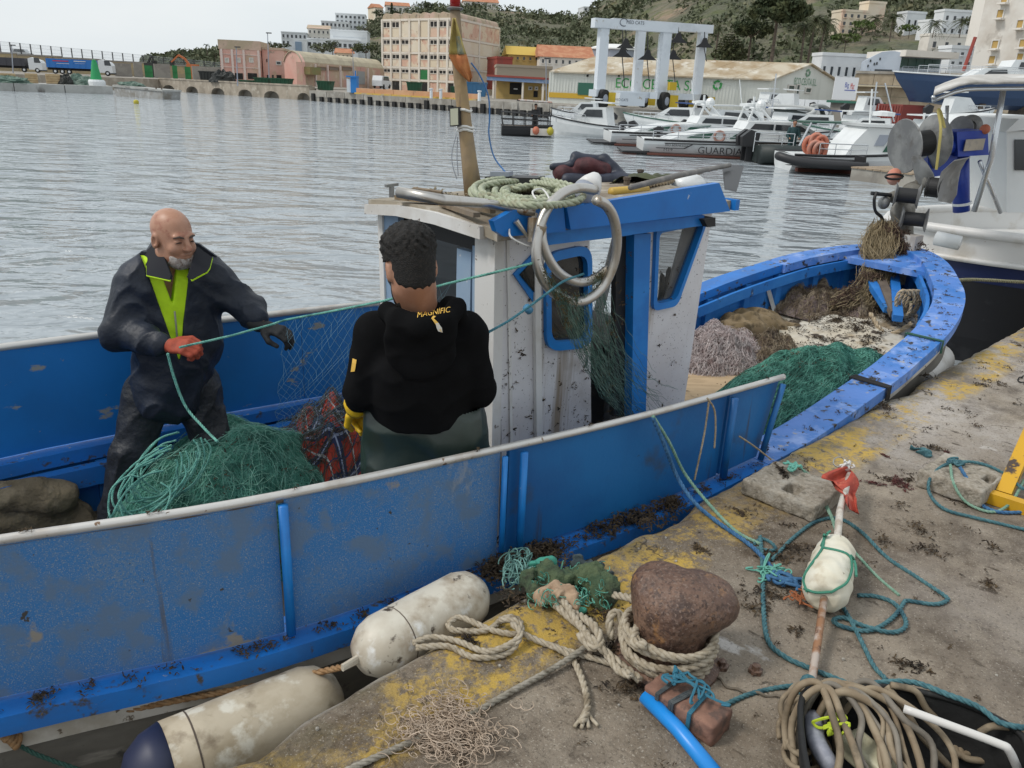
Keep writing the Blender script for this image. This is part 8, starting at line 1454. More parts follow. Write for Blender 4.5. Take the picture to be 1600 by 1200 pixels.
def fender(label, a, b, r, mt, cap, capend=False, wear=None):
 d = nrm(b - a); Lf = np.linalg.norm(b - a); th = thing('fender', (a + b) / 2 - E3 * r, label, 'fender'); pr = [(r * .25, -r * .95), (r * .6, -r * .78), (r * .88, -r * .42), (r, 0), (r * 1.0, Lf * .25), (r * 1.01, Lf * .5), (r, Lf * .8), (r, Lf), (r * .88, Lf + r * .42), (r * .6, Lf + r * .75), (r * .2, Lf + r * .9)]
 if capend: MB().lathe(pr[:4], a, d, 26).build('end_cap', cap, th, smooth=True); MB().lathe([(p, h + .001) for p, h in pr[3:]], a, d, 26).build('body', mt, th, smooth=True)
 else: MB().lathe(pr, a, d, 26).build('body', mt, th, smooth=True)
 for s in (-.3, 0, .3): MB().tube([a - d * r * .8 + E3 * s * r * .3, a - d * (r * 1.5) + E3 * s * r * .15], r * .08, 6).build('lug', mt, th)
 MB().lathe([(r * 1.008, r * .55), (r * 1.012, r * .57), (r * 1.008, r * .59)], a, d, 26, caps=False).build('seam', M_bark, th); return th
M_fen = mat('grimy_white_fender', (.62, .58, .49), [((.48, .42, .33), 4, .42, .6), ((.34, .27, .19), 7, .50, .66), ((.07, .05, .035), 16, .61, .67), ((.74, .73, .70), 9, .6, .7)], rough=.45, bump=.15, bscale=30, bdist=.004)
M_fen2 = mat('dirty_cream_fender', (.50, .43, .32), [((.38, .31, .21), 5, .42, .6, (1, 1, 2)), ((.22, .17, .11), 8, .55, .68), ((.66, .62, .52), 10, .56, .66)], rough=.6, bump=.3, bscale=40, bdist=.004)
a = QP(-1.62, -.125, .93); fender('long grimy white fender squeezed between the blue hull and the quay', PZ(598, 1008, .97), PZ(722, 938, .97), .1, M_fen, M_navyh)
fender('dirty cream fender with navy end low against the quay at bottom left', PZ(262, 1196, .76), PZ(480, 1104, .76), .125, M_fen2, mat('navy_fender_end', (.02, .025, .06), rough=.5), True)
fender('white fender with black end hanging between the bow and the quay', PZ(1432, 606, .86), PZ(1462, 562, .86), .125, mat('soft_white_fender', (.62, .60, .57), [((.5, .47, .43), 6, .5, .64)], rough=.45), M_blk, True)
tag(MB().rope(spline([PZ(-30, 1153, .80), PZ(15, 1145, .80), PZ(150, 1118, .79), PZ(300, 1090, .8), PZ(420, 1068, .82), PZ(500, 1050, .88), PZ(545, 1040, .95)], 6), .011, n=5).build('fender_rope', mat('brown_manila', (.27, .15, .065), [((.36, .22, .11), 60, .45, .6), ((.14, .08, .04), 12, .55, .66)], rough=.9), smooth=True), 'brown manila rope running along the hull to the long fender', 'rope')
kn = MB()
for k in range(3): kn.tube([PZ(12, 1148, .81) + A_([.018 * math.cos(t) + .006 * k, .01 * math.sin(t * 2), .02 * math.sin(t) - .01 * k]) for t in np.linspace(0, 6.283, 14, endpoint=False)], .009, 6, closed=True)
tag(kn.build('rope_knot', MATS['brown_manila'], smooth=True), 'lumpy knot in the brown rope at the left edge', 'rope knot')
tag(MB().rope(spline([PZ(18, 1158, .78), PZ(60, 1180, .72), PZ(130, 1205, .66)], 5), .007, n=4).build('lanyard', mat('dark_green_line', (.03, .09, .07), rough=.8), smooth=True), 'dark green line dropping from the knot at bottom left', 'rope')
# ================================================================== ON THE QUAY
def tangle(m, x, y, z, n, R_, r, g, flat=.25):
 for _ in range(n):
  c = PZ(x + g.normal() * 6, y + g.normal() * 4, z); w = g.normal(size=(3, 3)) * R_ * A_([1, 1, flat]); p = g.uniform(0, 6.28, 3); t = np.linspace(0, g.uniform(3, 7), 26)[:, None]
  P = c + w[0] * np.sin(t + p[0]) + w[1] * np.sin(1.7 * t + p[1]) * .6 + w[2] * np.sin(2.9 * t + p[2]) * .3; P[:, 2] = np.maximum(P[:, 2], 1.0 + r); m.tube(P, r, 5)
def rq(pts, r, z=0., k=6): return spline([PZ(p[0], p[1], 1.0 + r + z + (p[2] if len(p) > 2 else 0)) for p in pts], k)
def qrope(name, label, pts, r, mt, cat='rope', **kw): return tag(MB().rope(rq(pts, r), r, n=5, **kw).build(name, mt, smooth=True), label, cat)
M_rust = mat('rusty_iron', (.115, .064, .045), [((.21, .125, .085), 6, .42, .6), ((.06, .036, .028), 11, .52, .64), ((.26, .135, .06), 18, .58, .68), ((.07, .04, .03), 70, .52, .6), ((.19, .13, .10), 120, .56, .64)], rough=.5, bump=.9, bscale=75, bdist=.006, spec=.45)
bo = QP(0, 0); cb = PZ(1040, 1030, 1.0); bd = thing('mooring_bollard', cb, 'big rusty iron bollard with mushroom head wrapped in rope', 'bollard')
S = SDF(cb + A_([-.36, -.36, -.03]), cb + A_([.5, .42, .55]), .0065); hb = cb + E3 * .0
S.cap(hb - E3 * .05, hb + E3 * .14, .115, .10, .03); ld = nrm(PZ(1110, 940, 1.3) - PZ(1030, 950, 1.3))
S.ell(hb + E3 * .20 + A_([-.01, .0, 0]), (.105, .10, .085), .05).ell(hb + ld * .06 + E3 * .205, (.11, .12, .078), .06, basis(ld)).ell(hb + A_([-.05, .05, .235]), (.07, .065, .058), .045); S.ell(hb + ld * .14 + E3 * .175, (.07, .07, .062), .05, basis(ld)); S.disp(wobble(.0022, (35, 70, 130), 3))
S.build('head', M_rust, bd); MB().lathe([(.16, 0), (.16, .012), (.15, .02), (.12, .03)], cb, n=30).build('base_flange', M_rust, bd)
pq = PZ(1125, 1045, 1.0)
for x, y in ((1127, 1043), (1180, 1050)): tag(MB().lathe([(.022, 0), (.022, .012), (.013, .013), (.013, .026), (.002, .028)], PZ(x, y, 1.002), n=6).build('anchor_bolt', M_rust), 'rusty anchor bolt beside the bollard, ' + ('nearer' if x == 1127 else 'farther') + ' one', 'bolt')
M_grope = mat('grey_tan_rope', (.34, .285, .205), [((.44, .385, .30), 70, .42, .6), ((.19, .15, .10), 14, .54, .66)], rough=.9)
bw = thing('bollard_hawser', cb + E3 * .05, 'thick grey-tan mooring rope wound round the bollard neck', 'rope')
for k in range(5): MB().rope([cb + A_([(.128 + .005 * (k % 3)) * math.cos(t), (.128 + .005 * (k % 3)) * math.sin(t), .03 + .022 * k + .009 * math.sin(t * 2 + k * 1.7)]) for t in np.linspace(0, 6.3, 50)], .0125, n=6).build('turn', M_grope, bw, smooth=True)
MB().rope(rq([(985, 1055, .05), (965, 1045, .02), (940, 1010, .03), (915, 985, .04), (890, 965, .03), (868, 945, .03)], .013), .013, n=6).build('mooring_line', M_grope, bw, smooth=True); MB().rope(rq([(1000, 1062, .03), (960, 1030, .02), (925, 1000, .06), (905, 975, .05), (880, 940, .04), (850, 920, .02)], .013), .013, n=6).build('mooring_line', M_grope, bw, smooth=True)
MB().rope(rq([(955, 1000, .02), (952, 970, .06), (962, 955, .08), (972, 968, .06), (970, 995, .03)], .013), .013, n=6).build('loop', M_grope, bw, smooth=True); MB().rope(rq([(900, 960, .03), (925, 975, .07), (938, 1000, .06), (925, 1012, .04), (905, 990, .05)], .014), .014, n=6).build('splice', M_grope, bw, smooth=True); MB().rope(rq([(960, 930, .05), (985, 935, .09), (1005, 950, .1), (990, 1000, .12), (1010, 1010, .12)], .013), .013, n=6).build('bight', M_grope, bw, smooth=True)
M_gscr = mat('mossy_net_scrap', (.05, .085, .045), [((.09, .12, .06), 20, .42, .6), ((.03, .04, .025), 9, .52, .64)], rough=.95, bump=1, bscale=80, bdist=.01); M_tscr = mat('tan_cloth_scrap', (.42, .30, .20), [((.3, .2, .13), 18, .45, .6)], rough=.95)
tg = thing('net_tangle', PZ(880, 915, 1.0), 'tangle of mossy green net scraps and tan cloth at the quay edge', 'net tangle')
def lump(pts, r, mt, nm, par, seed):
 P = [PZ(x, y, 1.0 + h) for x, y, h in pts]; lo = np.min(P, 0) - .12; hi = np.max(P, 0) + .12; S = SDF(lo, hi, .006)
 for a, b in zip(P, P[1:]): S.cap(a, b, r, r * .9, .02)
 S.disp(wobble(.009, (70, 115, 180), seed)); return S.build(nm, mt, par)
lump([(830, 905, .03), (850, 895, .05), (880, 905, .05), (870, 930, .03), (840, 925, .03)], .035, M_gscr, 'green_scrap', tg, 1); lump([(900, 905, .04), (925, 900, .05), (945, 920, .04), (940, 935, .03)], .04, M_gscr, 'green_scrap', tg, 2); lump([(905, 880, .02), (925, 885, .025), (948, 905, .02)], .024, mat('dark_blue_scrap', (.03, .045, .05), [((.06, .08, .08), 30, .5, .62)], rough=.9), 'dark_scrap', tg, 3); lump([(850, 930, .05), (870, 925, .06), (885, 930, .06), (895, 945, .04)], .026, M_tscr, 'tan_scrap', tg, 4); lump([(830, 890, .03), (845, 880, .03), (862, 878, .03)], .02, mat('turquoise_scrap', (.06, .30, .22), rough=.85), 'turquoise_scrap', tg, 5); lump([(892, 940, .04), (905, 950, .03)], .02, MATS['turquoise_scrap'], 'turquoise_scrap', tg, 6)
P = []; g = np.random.default_rng(71)
for k in range(190): c = PZ(g.uniform(828, 948), g.uniform(885, 945), 1.02 + g.uniform(0, .05)); t = np.linspace(0, g.uniform(2, 6), 9)[:, None]; r_ = g.uniform(.008, .026); a, b = nrm(g.normal(size=3)), nrm(g.normal(size=3)); P.append(c + r_ * (np.cos(t) * a + np.sin(t) * b))
o = threads(np.array(P), .0018).build('loose_threads', M_netth, tg); o['kind'] = 'stuff'
P = []
for k in range(60): c = PZ(g.uniform(795, 830), g.uniform(865, 905), .98 + g.uniform(0, .05)); t = np.linspace(0, g.uniform(2, 5), 9)[:, None]; a, b = nrm(g.normal(size=3)), nrm(g.normal(size=3)); P.append(c + g.uniform(.02, .05) * (np.cos(t) * a + np.sin(t) * b))
o = threads(np.array(P), .0025).build('net_float_line', mat('pale_teal_line', (.15, .30, .27), rough=.8)); tag(o, 'knot of pale teal line hanging on the boat rail at the post', 'line tangle')
tr2 = thing('rope_bundle', PZ(750, 985, 1.0), 'tan rope lying in flattened loops on the yellow edge', 'rope')
for pts in ([(700, 975), (720, 965), (770, 985), (810, 990), (812, 970), (790, 965), (760, 985), (710, 985), (700, 975)], [(645, 1005), (675, 996), (715, 1002), (760, 1018, .015), (800, 1005, .02), (815, 985, .02), (805, 970, .03), (780, 968, .02)], [(650, 1012), (700, 1010), (740, 1027), (790, 1022), (810, 1000, .02), (812, 985, .035), (800, 975, .03)], [(812, 988, .02), (850, 1005), (890, 1018), (940, 1032), (990, 1050), (1018, 1062)], [(860, 1008, .01), (890, 1025), (905, 1050), (915, 1080), (918, 1110), (908, 1130)]): MB().rope(rq(pts, .0105), .0105, n=5).build('strand', M_grope, tr2, smooth=True)
m = MB()
for dx in (-9, -2, 5, 14): m.tube(rq([(916, 1104), (914 + dx * .6, 1120), (912 + dx * 1.6, 1138 - abs(dx) * .3)], .005), [.0055] * 13, 5)
m.build('frayed_end', M_grope, tr2, smooth=True)
qrope('mooring_line', 'long grey line running diagonally across the quay to the bottom edge', [(925, 1003, .03), (880, 1035, .01), (800, 1080), (720, 1125), (640, 1160), (540, 1205), (480, 1235)], .0095, mat('grey_line', (.24, .215, .17), [((.34, .31, .26), 70, .42, .6), ((.12, .10, .07), 14, .55, .66)], rough=.9))
P = []; g = np.random.default_rng(81)
for k in range(420):
 c = PZ(700 + g.normal() * 34, 1135 + g.normal() * 24, 1.008 + abs(g.normal()) * .016); t = np.linspace(0, g.uniform(3, 8), 14)[:, None]; r_ = g.uniform(.008, .03); a = nrm(g.normal(size=3) * A_([1, 1, .3])); b = nrm(np.cross(a, A_([.1, .2, 1]))); q_ = c + r_ * (np.cos(t) * a + np.sin(t) * b) + a * r_ * .3 * t * .4; q_[:, 2] = np.maximum(q_[:, 2], 1.004); P.append(q_)
o = threads(np.array(P), .0012).build('twine_tangle', mat('pale_pink_twine', (.40, .31, .23), [((.50, .40, .31), 30, .45, .6)], rough=.9)); tag(o, 'pale tangle of thin twine on the concrete at bottom centre', 'twine')
bk = thing('brick_weight', PZ(1075, 1090, 1.0), 'reddish brick bound with dark cords beside a blue pipe', 'brick'); M_brick = mat('red_brown_brick', (.20, .105, .075), [((.28, .15, .105), 10, .42, .6), ((.12, .075, .06), 25, .5, .62), ((.36, .3, .26), 7, .66, .72)], rough=.9, bump=.6, bscale=60, bdist=.005)
a = PZ(1012, 1082, 1.05); e1_ = PZ(1122, 1150, 1.05) - a; e2_ = PZ(1032, 1047, 1.05) - a; qq = np.array([a, a + e1_, a + e2_, a + e1_ + e2_]); S = SDF(qq.min(0) - .08, qq.max(0) + .06, .005); cbk = a + (e1_ + e2_) / 2 - E3 * .02; S.boxr(cbk, (np.linalg.norm(e1_) / 2, np.linalg.norm(e2_) / 2 * .95, .035), .008, .005, np.stack([nrm(e1_), nrm(e2_ - nrm(e1_) * (nrm(e1_) @ e2_)), E3], 1)); S.disp(wobble(.0015, (60, 130, 240), 2)); S.build('brick', M_brick, bk)
n1_, n2_ = nrm(e1_), nrm(e2_ - nrm(e1_) * (nrm(e1_) @ e2_)); h1, h2 = np.linalg.norm(e1_) / 2, np.linalg.norm(e2_) / 2 * .95; M_cord = mat('dark_grey_cord', (.05, .06, .065), [((.09, .10, .10), 50, .45, .6)], rough=.8)
for k, (u, sk) in enumerate(((-.55, .05), (-.5, .06), (-.1, .12), (-.05, .14), (.0, .13), (.3, -.02), (.33, -.03))): c = cbk + n1_ * h1 * u; m = MB(); m.tube([c + n1_ * sk * h1 * s + n2_ * y + E3 * z for y, z, s in ((-h2 - .005, -.03, -1), (-h2 - .005, .038, -1), (0, .041, 0), (h2 + .005, .038, 1), (h2 + .005, -.03, 1))], .0042, 6); m.build('cord', M_cord if k < 5 else mat('teal_blue_cord', (.03, .15, .22), rough=.8), bk)
m = MB(); g = np.random.default_rng(5)
tangle(m, 1062, 1058, 1.10, 5, .022, .0042, g); tangle(m, 1085, 1075, 1.10, 4, .03, .0036, g)
m.build('knot', MATS['teal_blue_cord'], bk); M_bpipe = mat('bright_blue_pipe', (.012, .24, .68), rough=.35);
tag(MB().tube([PZ(1008, 1088, 1.03), PZ(1060, 1140, 1.022), PZ(1130, 1225, 1.022)], .021, 14).build('blue_pipe', M_bpipe, smooth=True), 'bright blue plastic pipe lying against the bound brick', 'pipe')
qrope('grey_hose', 'grey-brown cable curving from behind the bollard to the coil', [(1098, 1005, .02), (1108, 1030), (1120, 1058), (1150, 1078), (1190, 1085), (1225, 1092), (1255, 1110)], .008, mat('grey_brown_cable', (.14, .115, .085), rough=.7), 'cable', strands=1)
M_teal = mat('teal_blue_rope', (.04, .125, .15), [((.08, .19, .21), 70, .42, .6), ((.025, .085, .11), 14, .55, .66)], rough=.8); M_bluer = mat('blue_rope', (.03, .11, .24), [((.06, .17, .32), 70, .42, .6)], rough=.8); M_gcord = mat('light_green_cord', (.16, .30, .22), [((.24, .38, .29), 60, .42, .6)], rough=.85)
qrope('teal_rope', 'teal rope looping round the white float to the big coil', [(1130, 1103), (1170, 1085), (1220, 1074), (1262, 1070, .01), (1310, 1068), (1335, 1072)], .0075, M_teal); qrope('teal_rope', 'teal rope snaking from the post down past the rod to the coil', [(1188, 838), (1192, 890), (1193, 950), (1200, 1000), (1225, 1025), (1260, 1042), (1300, 1058), (1330, 1070)], .0085, M_teal)
qrope('teal_rope', 'wide teal loop lying right of the white float', [(1206, 875), (1240, 840), (1275, 815), (1310, 810), (1345, 830), (1385, 870), (1430, 900), (1475, 930), (1480, 938), (1460, 944), (1415, 938)], .0075, M_teal); qrope('teal_rope', 'teal rope in a figure of eight below the white float', [(1250, 905), (1290, 920), (1318, 950), (1345, 1000), (1365, 1040), (1385, 1062)], .0075, M_teal); qrope('teal_rope', 'small teal loop right of the rusty rod', [(1415, 938), (1395, 965), (1360, 985), (1320, 980), (1302, 970), (1318, 965), (1350, 978), (1395, 988), (1416, 975), (1400, 945), (1370, 932), (1340, 930)], .0078, M_teal)
M_bl1 = [PT(1020, 652, -1.03), PT(1040, 700, -1.06), PT(1058, 745, -1.08), PZ(1085, 785, 1.06), PZ(1120, 815, 1.015), PZ(1170, 850, 1.012), PZ(1200, 880, 1.012), PZ(1225, 915, 1.012)]; tag(MB().rope(spline(M_bl1, 6), .009, n=5).build('blue_rope', M_bluer, smooth=True), 'blue rope hanging from the board rail down onto the quay', 'rope')
M_bl2 = [PT(1020, 650, -1.03), PT(1045, 690, -1.05), PT(1070, 740, -1.07), PZ(1110, 790, 1.04), PZ(1150, 830, 1.01), PZ(1188, 850, 1.01)]; tag(MB().rope(spline(M_bl2, 6), .007, n=5).build('green_rope', M_gcord, smooth=True), 'pale green rope hanging beside the blue one from the board rail', 'rope')
for pts, lab in (([PT(1108, 625, -1.03), PT(1100, 680, -1.04), PT(1085, 750, -1.05)], 'thin tan cord hanging from the board rail to the quay edge'), ([PT(1105, 622, -1.03), PT(1116, 640, -1.04), PT(1118, 668, -1.045), PT(1116, 700, -1.05)], 'short tan cord with frayed white end on the board'), ([PT(1155, 682, -1.04), PT(1175, 695, -1.05), PZ(1205, 718, 1.02)], 'tan cord tied from the board post to the quay')): tag(MB().rope(spline(pts, 6), .0045, n=4).build('tan_cord', M_tan, smooth=True), lab, 'cord')
qrope('teal_rope', 'small teal bight between the post ropes and the seaweed', [(1178, 850), (1190, 842), (1205, 848), (1212, 858), (1200, 860), (1182, 856)], .007, M_teal)
m = MB(); g = np.random.default_rng(6)
tangle(m, 1204, 892, 1.018, 12, .026, .0034, g)
tag(m.build('cord_tangle', mat('mint_cord', (.14, .40, .32), rough=.85), smooth=True), 'mint green cord tangle left of the white float', 'cord')
m = MB()
tangle(m, 1226, 908, 1.02, 6, .028, .0065, g)
tag(m.build('blue_knot', M_bluer, smooth=True), 'fat blue rope knot beside the white float', 'rope knot'); m = MB()
tangle(m, 1254, 930, 1.03, 9, .022, .0026, g)
tag(m.build('rust_twine', mat('rust_orange_twine', (.34, .12, .05), rough=.9)), 'rust orange twine knotted at the foot of the white float', 'twine')
pb_ = thing('marker_buoy', PZ(1298, 935, 1.0), 'white marker float on a pole with red flag lying on the quay', 'marker buoy'); pa, pbb = PZ(1268, 1075, 1.03), PZ(1328, 745, 1.1); dv = nrm(pbb - pa)
S = SDF(PZ(1297, 895, 1.1) - .26, PZ(1297, 895, 1.1) + .26, .006); c0_, c1_ = PZ(1291, 915, 1.085), PZ(1306, 862, 1.09); S.cap(c0_, c1_, .083, .064, .02); S.cut(dv, float(dv @ c1_) + .055).cut(-dv, -float(dv @ c0_) + .07); S.disp(wobble(.0035, (30, 60, 120), 3)); S.build('float', mat('yellowed_foam', (.66, .61, .48), [((.72, .69, .58), 6, .42, .6), ((.5, .42, .3), 10, .54, .68), ((.22, .16, .1), 16, .66, .71)], rough=.75, bump=.4, bscale=50, bdist=.004), pb_)
MB().tube([c1_ + dv * .03, PZ(1312, 800, 1.13), PZ(1327, 742, 1.13)], .0135, 10).build('pole_top', mat('chalky_white_pole', (.58, .54, .48), [((.4, .34, .28), 18, .5, .62)], rough=.7), pb_, smooth=True); MB().tube([c0_ - dv * .05, PZ(1278, 1000, 1.05), PZ(1267, 1075, 1.03)], .012, 10).build('pole_foot', mat('rusty_pole', (.30, .15, .075), [((.45, .38, .33), 14, .45, .58), ((.15, .08, .05), 22, .55, .64)], rough=.7), pb_, smooth=True)
G = []
for i in range(9):
 f = i / 8; G.append([PZ(np.interp(f, [0, .4, 1], [1322, 1310, 1316]) - 28 * math.sin(math.pi * f) * (1 if f < .6 else .4) + (np.interp(f, [0, .5, 1], [14, 40, 26]) + 22 * math.sin(math.pi * min(1, f * 1.6))) * k / 7, 728 + 62 * f * (1 if k > 2 else .62) + 2 * k, 1.14 + .022 * math.sin(k * 1.5 + f * 3) - .04 * f * (k > 3)) for k in range(8)])
MB().slab(G, (0, 0, .003)).build('flag', mat('faded_red_flag', (.46, .075, .045), [((.36, .06, .04), 12, .45, .6), ((.55, .16, .1), 20, .56, .66)], rough=.85), pb_, smooth=True, fix=True)
m = MB(); m.tube([PZ(1324, 735, 1.14), PZ(1322, 722, 1.16)], .008, 6)
for t in range(5): m.tube(spline([PZ(1322, 726, 1.16) + g.normal(size=3) * .014 for _ in range(4)], 4), .005, 5)
m.build('white_binding', M_cabw2, pb_); m = MB(); m.tube([PZ(1311 + 9 * math.cos(t), 722 + 8 * math.sin(t), 1.15) for t in np.linspace(0, 6.283, 16, endpoint=False)], .003, 5, closed=True); m.build('wire_ring', M_steel, pb_)
m = MB()
def ontop(x, y, h=.0): return PZ(x, y, 1.17 + h)
bvf = bvh([c for c in pb_.children if c.name.startswith('float')][0])
def hitf(p):
 l_, n_, _, _ = bvf.ray_cast(Vector(CAM), Vector(p - CAM).normalized()); return p if l_ is None else np.array(l_ + n_ * .003)
for pts in ([(1262, 925), (1258, 900), (1285, 858), (1288, 835)], [(1285, 856), (1322, 866), (1330, 885), (1322, 910), (1298, 925)], [(1284, 854), (1292, 835), (1297, 830)], [(1328, 868), (1336, 880), (1338, 900)], [(1258, 920), (1275, 925), (1298, 924)]): m.tube([hitf(p) for p in spline([ontop(x, y) for x, y in pts], 6)], .0045, 6)
cv = m.build('green_lashing', mat('green_lashing', (.05, .22, .15), rough=.8), pb_)
for pts, lab in (([(1252, 732, .07), (1270, 748, .05), (1290, 785, .03), (1310, 830, .05), (1318, 850, .06)], 'light green doubled cord from the concrete block to the float, upper'), ([(1256, 736, .07), (1262, 752, .05), (1295, 800, .03), (1308, 832, .05), (1335, 862, .03), (1370, 900), (1405, 930)], 'light green cord from the block past the float, lower')): qrope('green_line', lab, pts, .0055, M_gcord)
M_cblk = mat('pebbly_concrete', (.27, .235, .185), [((.36, .32, .265), 60, .45, .6), ((.15, .13, .1), 30, .54, .66), ((.40, .37, .32), 6, .55, .68)], rough=.95, bump=.9, bscale=110, bdist=.006)
def cblock(label, pts, h, holes=()):
 th = thing('concrete_block', PZ(*pts[0], 1.0), label, 'concrete block'); P = [PZ(x, y, 1 + h) for x, y in pts]; c = sum(P) / 4; e1 = (P[1] - P[0] + P[2] - P[3]) / 2; e2 = (P[3] - P[0] + P[2] - P[1]) / 2; n1 = nrm(e1); n2 = nrm(e2 - n1 * (n1 @ e2)); S = SDF(c - A_([.32, .32, h + .03]), c + A_([.32, .32, .08]), .006); R = np.stack([n1, n2, E3], 1); S.boxr(c - E3 * h / 2, (np.linalg.norm(e1) / 2, np.linalg.norm(e2) / 2, h / 2), .012, .005, R)
 for u, v, a, b in holes: S.boxr(c + n1 * u * np.linalg.norm(e1) / 2 + n2 * v * np.linalg.norm(e2) / 2, (a, b, .05), .012, .01, R, sub=True)
 S.disp(wobble(.002, (50, 120, 220), 6)); S.build('block', M_cblk, th); return th
cblock('pebbly concrete block with hollow left of the red flag', [(1172, 742), (1222, 716), (1312, 762), (1262, 800)], .075, ((-.35, .15, .05, .035),)); cblock('pebbly concrete block under teal rope at the right', [(1452, 728), (1490, 702), (1562, 740), (1520, 775)], .085, ((.1, .75, .05, .02),))
m = MB(); weed(m, PZ(1222, 738, 1.075), .05, 60, g, sz=.04); o = m.build('seaweed_clump', M_weed); tag(o, 'dark seaweed in the hollow of the left concrete block', 'seaweed', kind='stuff')
for c_, lab in (((1238, 730), 'mint knot on the left concrete block'), ((1498, 722), 'teal knot on the right concrete block')):
 m = MB()
 tangle(m, c_[0], c_[1], 1.1, 6, .018, .0052, g)
 tag(m.build('rope_knot', MATS['mint_cord'] if c_[0] < 1300 else M_teal, smooth=True), lab, 'rope knot')
qrope('teal_rope', 'teal rope ring draped over the right concrete block', [(1600, 765, .06), (1560, 735, .08), (1520, 722, .09), (1480, 725, .085), (1455, 745, .06), (1452, 770, .01), (1475, 795), (1520, 808), (1570, 820), (1620, 832)], .0075, M_teal); qrope('green_line', 'light green cord hanging over the right concrete block to the yellow stand', [(1485, 726, .1), (1490, 755, .07), (1510, 785, .01), (1550, 800), (1580, 785, .02), (1600, 750, .06)], .0065, M_gcord); qrope('blue_rope', 'blue doubled rope between the right block and the yellow stand', [(1500, 730, .1), (1515, 755, .06), (1530, 785, .01), (1560, 800), (1610, 800)], .008, M_bluer)
M_ystand = mat('chipped_yellow_steel', (.60, .33, .012), [((.52, .28, .02), 4, .45, .6), ((.06, .04, .03), 7, .57, .61, (1, 1, 1), 8), ((.22, .09, .03), 16, .64, .69)], rough=.5)
ys = thing('yellow_stand', PZ(1570, 770, 1.0), 'chipped yellow steel trestle at the right edge', 'trestle'); MB().bar(PZ(1567, 775, 1.02), PZ(1608, 720, 1.0) + E3 * .36, .06, .06).build('leg', M_ystand, ys); MB().bar(PZ(1545, 775, 1.025), PZ(1660, 812, 1.025), .05, .05).build('foot', M_ystand, ys); MB().bar(PZ(1572, 745, 1.02), PZ(1640, 660, 1.05) + E3 * .30, .03, .03).build('brace', mat('rusty_dark_bar', (.05, .035, .03), rough=.8), ys)
tu = thing('black_tub', PZ(1450, 1150, 1.0), 'torn black rubber tub at the bottom right corner', 'tub'); rim = [(1255, 1085), (1330, 1072), (1420, 1078), (1500, 1098), (1570, 1130), (1605, 1165), (1600, 1240), (1500, 1290), (1350, 1290), (1270, 1230)]; zt_ = 1.22; R0 = spline([PZ(x, y, zt_) for x, y in rim], 5, closed=True); cc = R0.mean(0); G = []
for k, (f, z) in enumerate(((1.0, zt_), (.985, zt_ - .02), (.93, 1.13), (.84, 1.02), (.5, 1.012), (.02, 1.012))): G.append([np.append((cc + (p - cc) * f)[:2], z + .006 * fbm(p[0] * 6, p[1] * 6, k, 3)) for p in np.concatenate([R0, R0[:1]])])
M_tub = mat('matt_black_rubber_tub', (.008, .008, .008), [((.03, .03, .028), 12, .58, .68)], rough=.7, bump=.3, bscale=30); MB().grid(G).build('inside', M_tub, tu, smooth=True); MB().grid([[np.append((cc + (p - cc) * f)[:2], z) for p in np.concatenate([R0, R0[:1]])] for f, z in ((1.0, zt_), (1.02, zt_ - .01), (.94, 1.1), (.87, 1.0))][::-1]).build('outside', M_tub, tu, smooth=True); MB().tube(R0 , .008, 6, closed=True).build('rim', M_tub, tu, smooth=True)
M_hose = mat('tan_hose', (.22, .165, .105), [((.29, .23, .155), 16, .42, .6), ((.13, .10, .065), 9, .54, .66)], rough=.75); M_hose2 = mat('grey_hose', (.15, .13, .105), [((.21, .185, .15), 16, .42, .6)], rough=.7); hs = thing('hose_coil', PZ(1280, 1120, 1.0), 'big loose coil of tan hose hanging over the tub rim', 'hose'); g = np.random.default_rng(91)
for k in range(12):
 J = lambda: g.uniform(-13, 13); x0 = 1258 + k * 7 + g.uniform(-14, 14); y0 = 1086 - g.uniform(0, 22); pts = [(x0 - 28 + g.uniform(-8, 8), y0 + 110 + g.uniform(-20, 30), .08), (x0 - 30 + g.uniform(-8, 8), y0 + 55, .14), (x0 - 5, y0 + 8, .23), (x0 + 28, y0 + g.uniform(-6, 4), .25), (x0 + 55 + k * 3 + J(), y0 + 45 + J(), .22), (x0 + 66 + k * 5 + J() * 2, y0 + 110 + J(), .18), (x0 + 70 + k * 8 + J() * 3, y0 + 180, .12)]; MB().tube(rq(pts, 0, 0, 7), g.uniform(.0055, .0098), 8).build('loop', (M_hose, M_hose2)[k % 3 == 1], hs, smooth=True)
for k in range(9): cx, cy = 1258 + g.uniform(-16, 22), 1130 + g.uniform(-25, 45); rx, ry, ph = g.uniform(18, 36), g.uniform(22, 40), g.uniform(0, 6); MB().tube(rq([(cx + rx * math.cos(t + ph), cy + ry * math.sin(t + ph), .06 + .05 * math.sin(t * .7 + k)) for t in np.linspace(0, 5.2, 10)], 0, 0, 5), .007, 8).build('loop', M_hose, hs, smooth=True)
for pts in ([(1385, 1072, .23), (1412, 1105, .2), (1440, 1150, .15), (1485, 1200, .1)], [(1392, 1070, .24), (1430, 1080, .23), (1450, 1110, .18), (1490, 1145, .12), (1530, 1165, .1), (1500, 1180, .1), (1490, 1160, .1)], [(1498, 1165, .1), (1510, 1185, .1), (1560, 1190, .1), (1600, 1192, .1)], [(1530, 1145, .2), (1550, 1135, .22), (1582, 1138, .21), (1610, 1150, .2)]): MB().tube(rq(pts, 0, 0, 7), .0085, 8).build('loop', M_hose, hs, smooth=True)
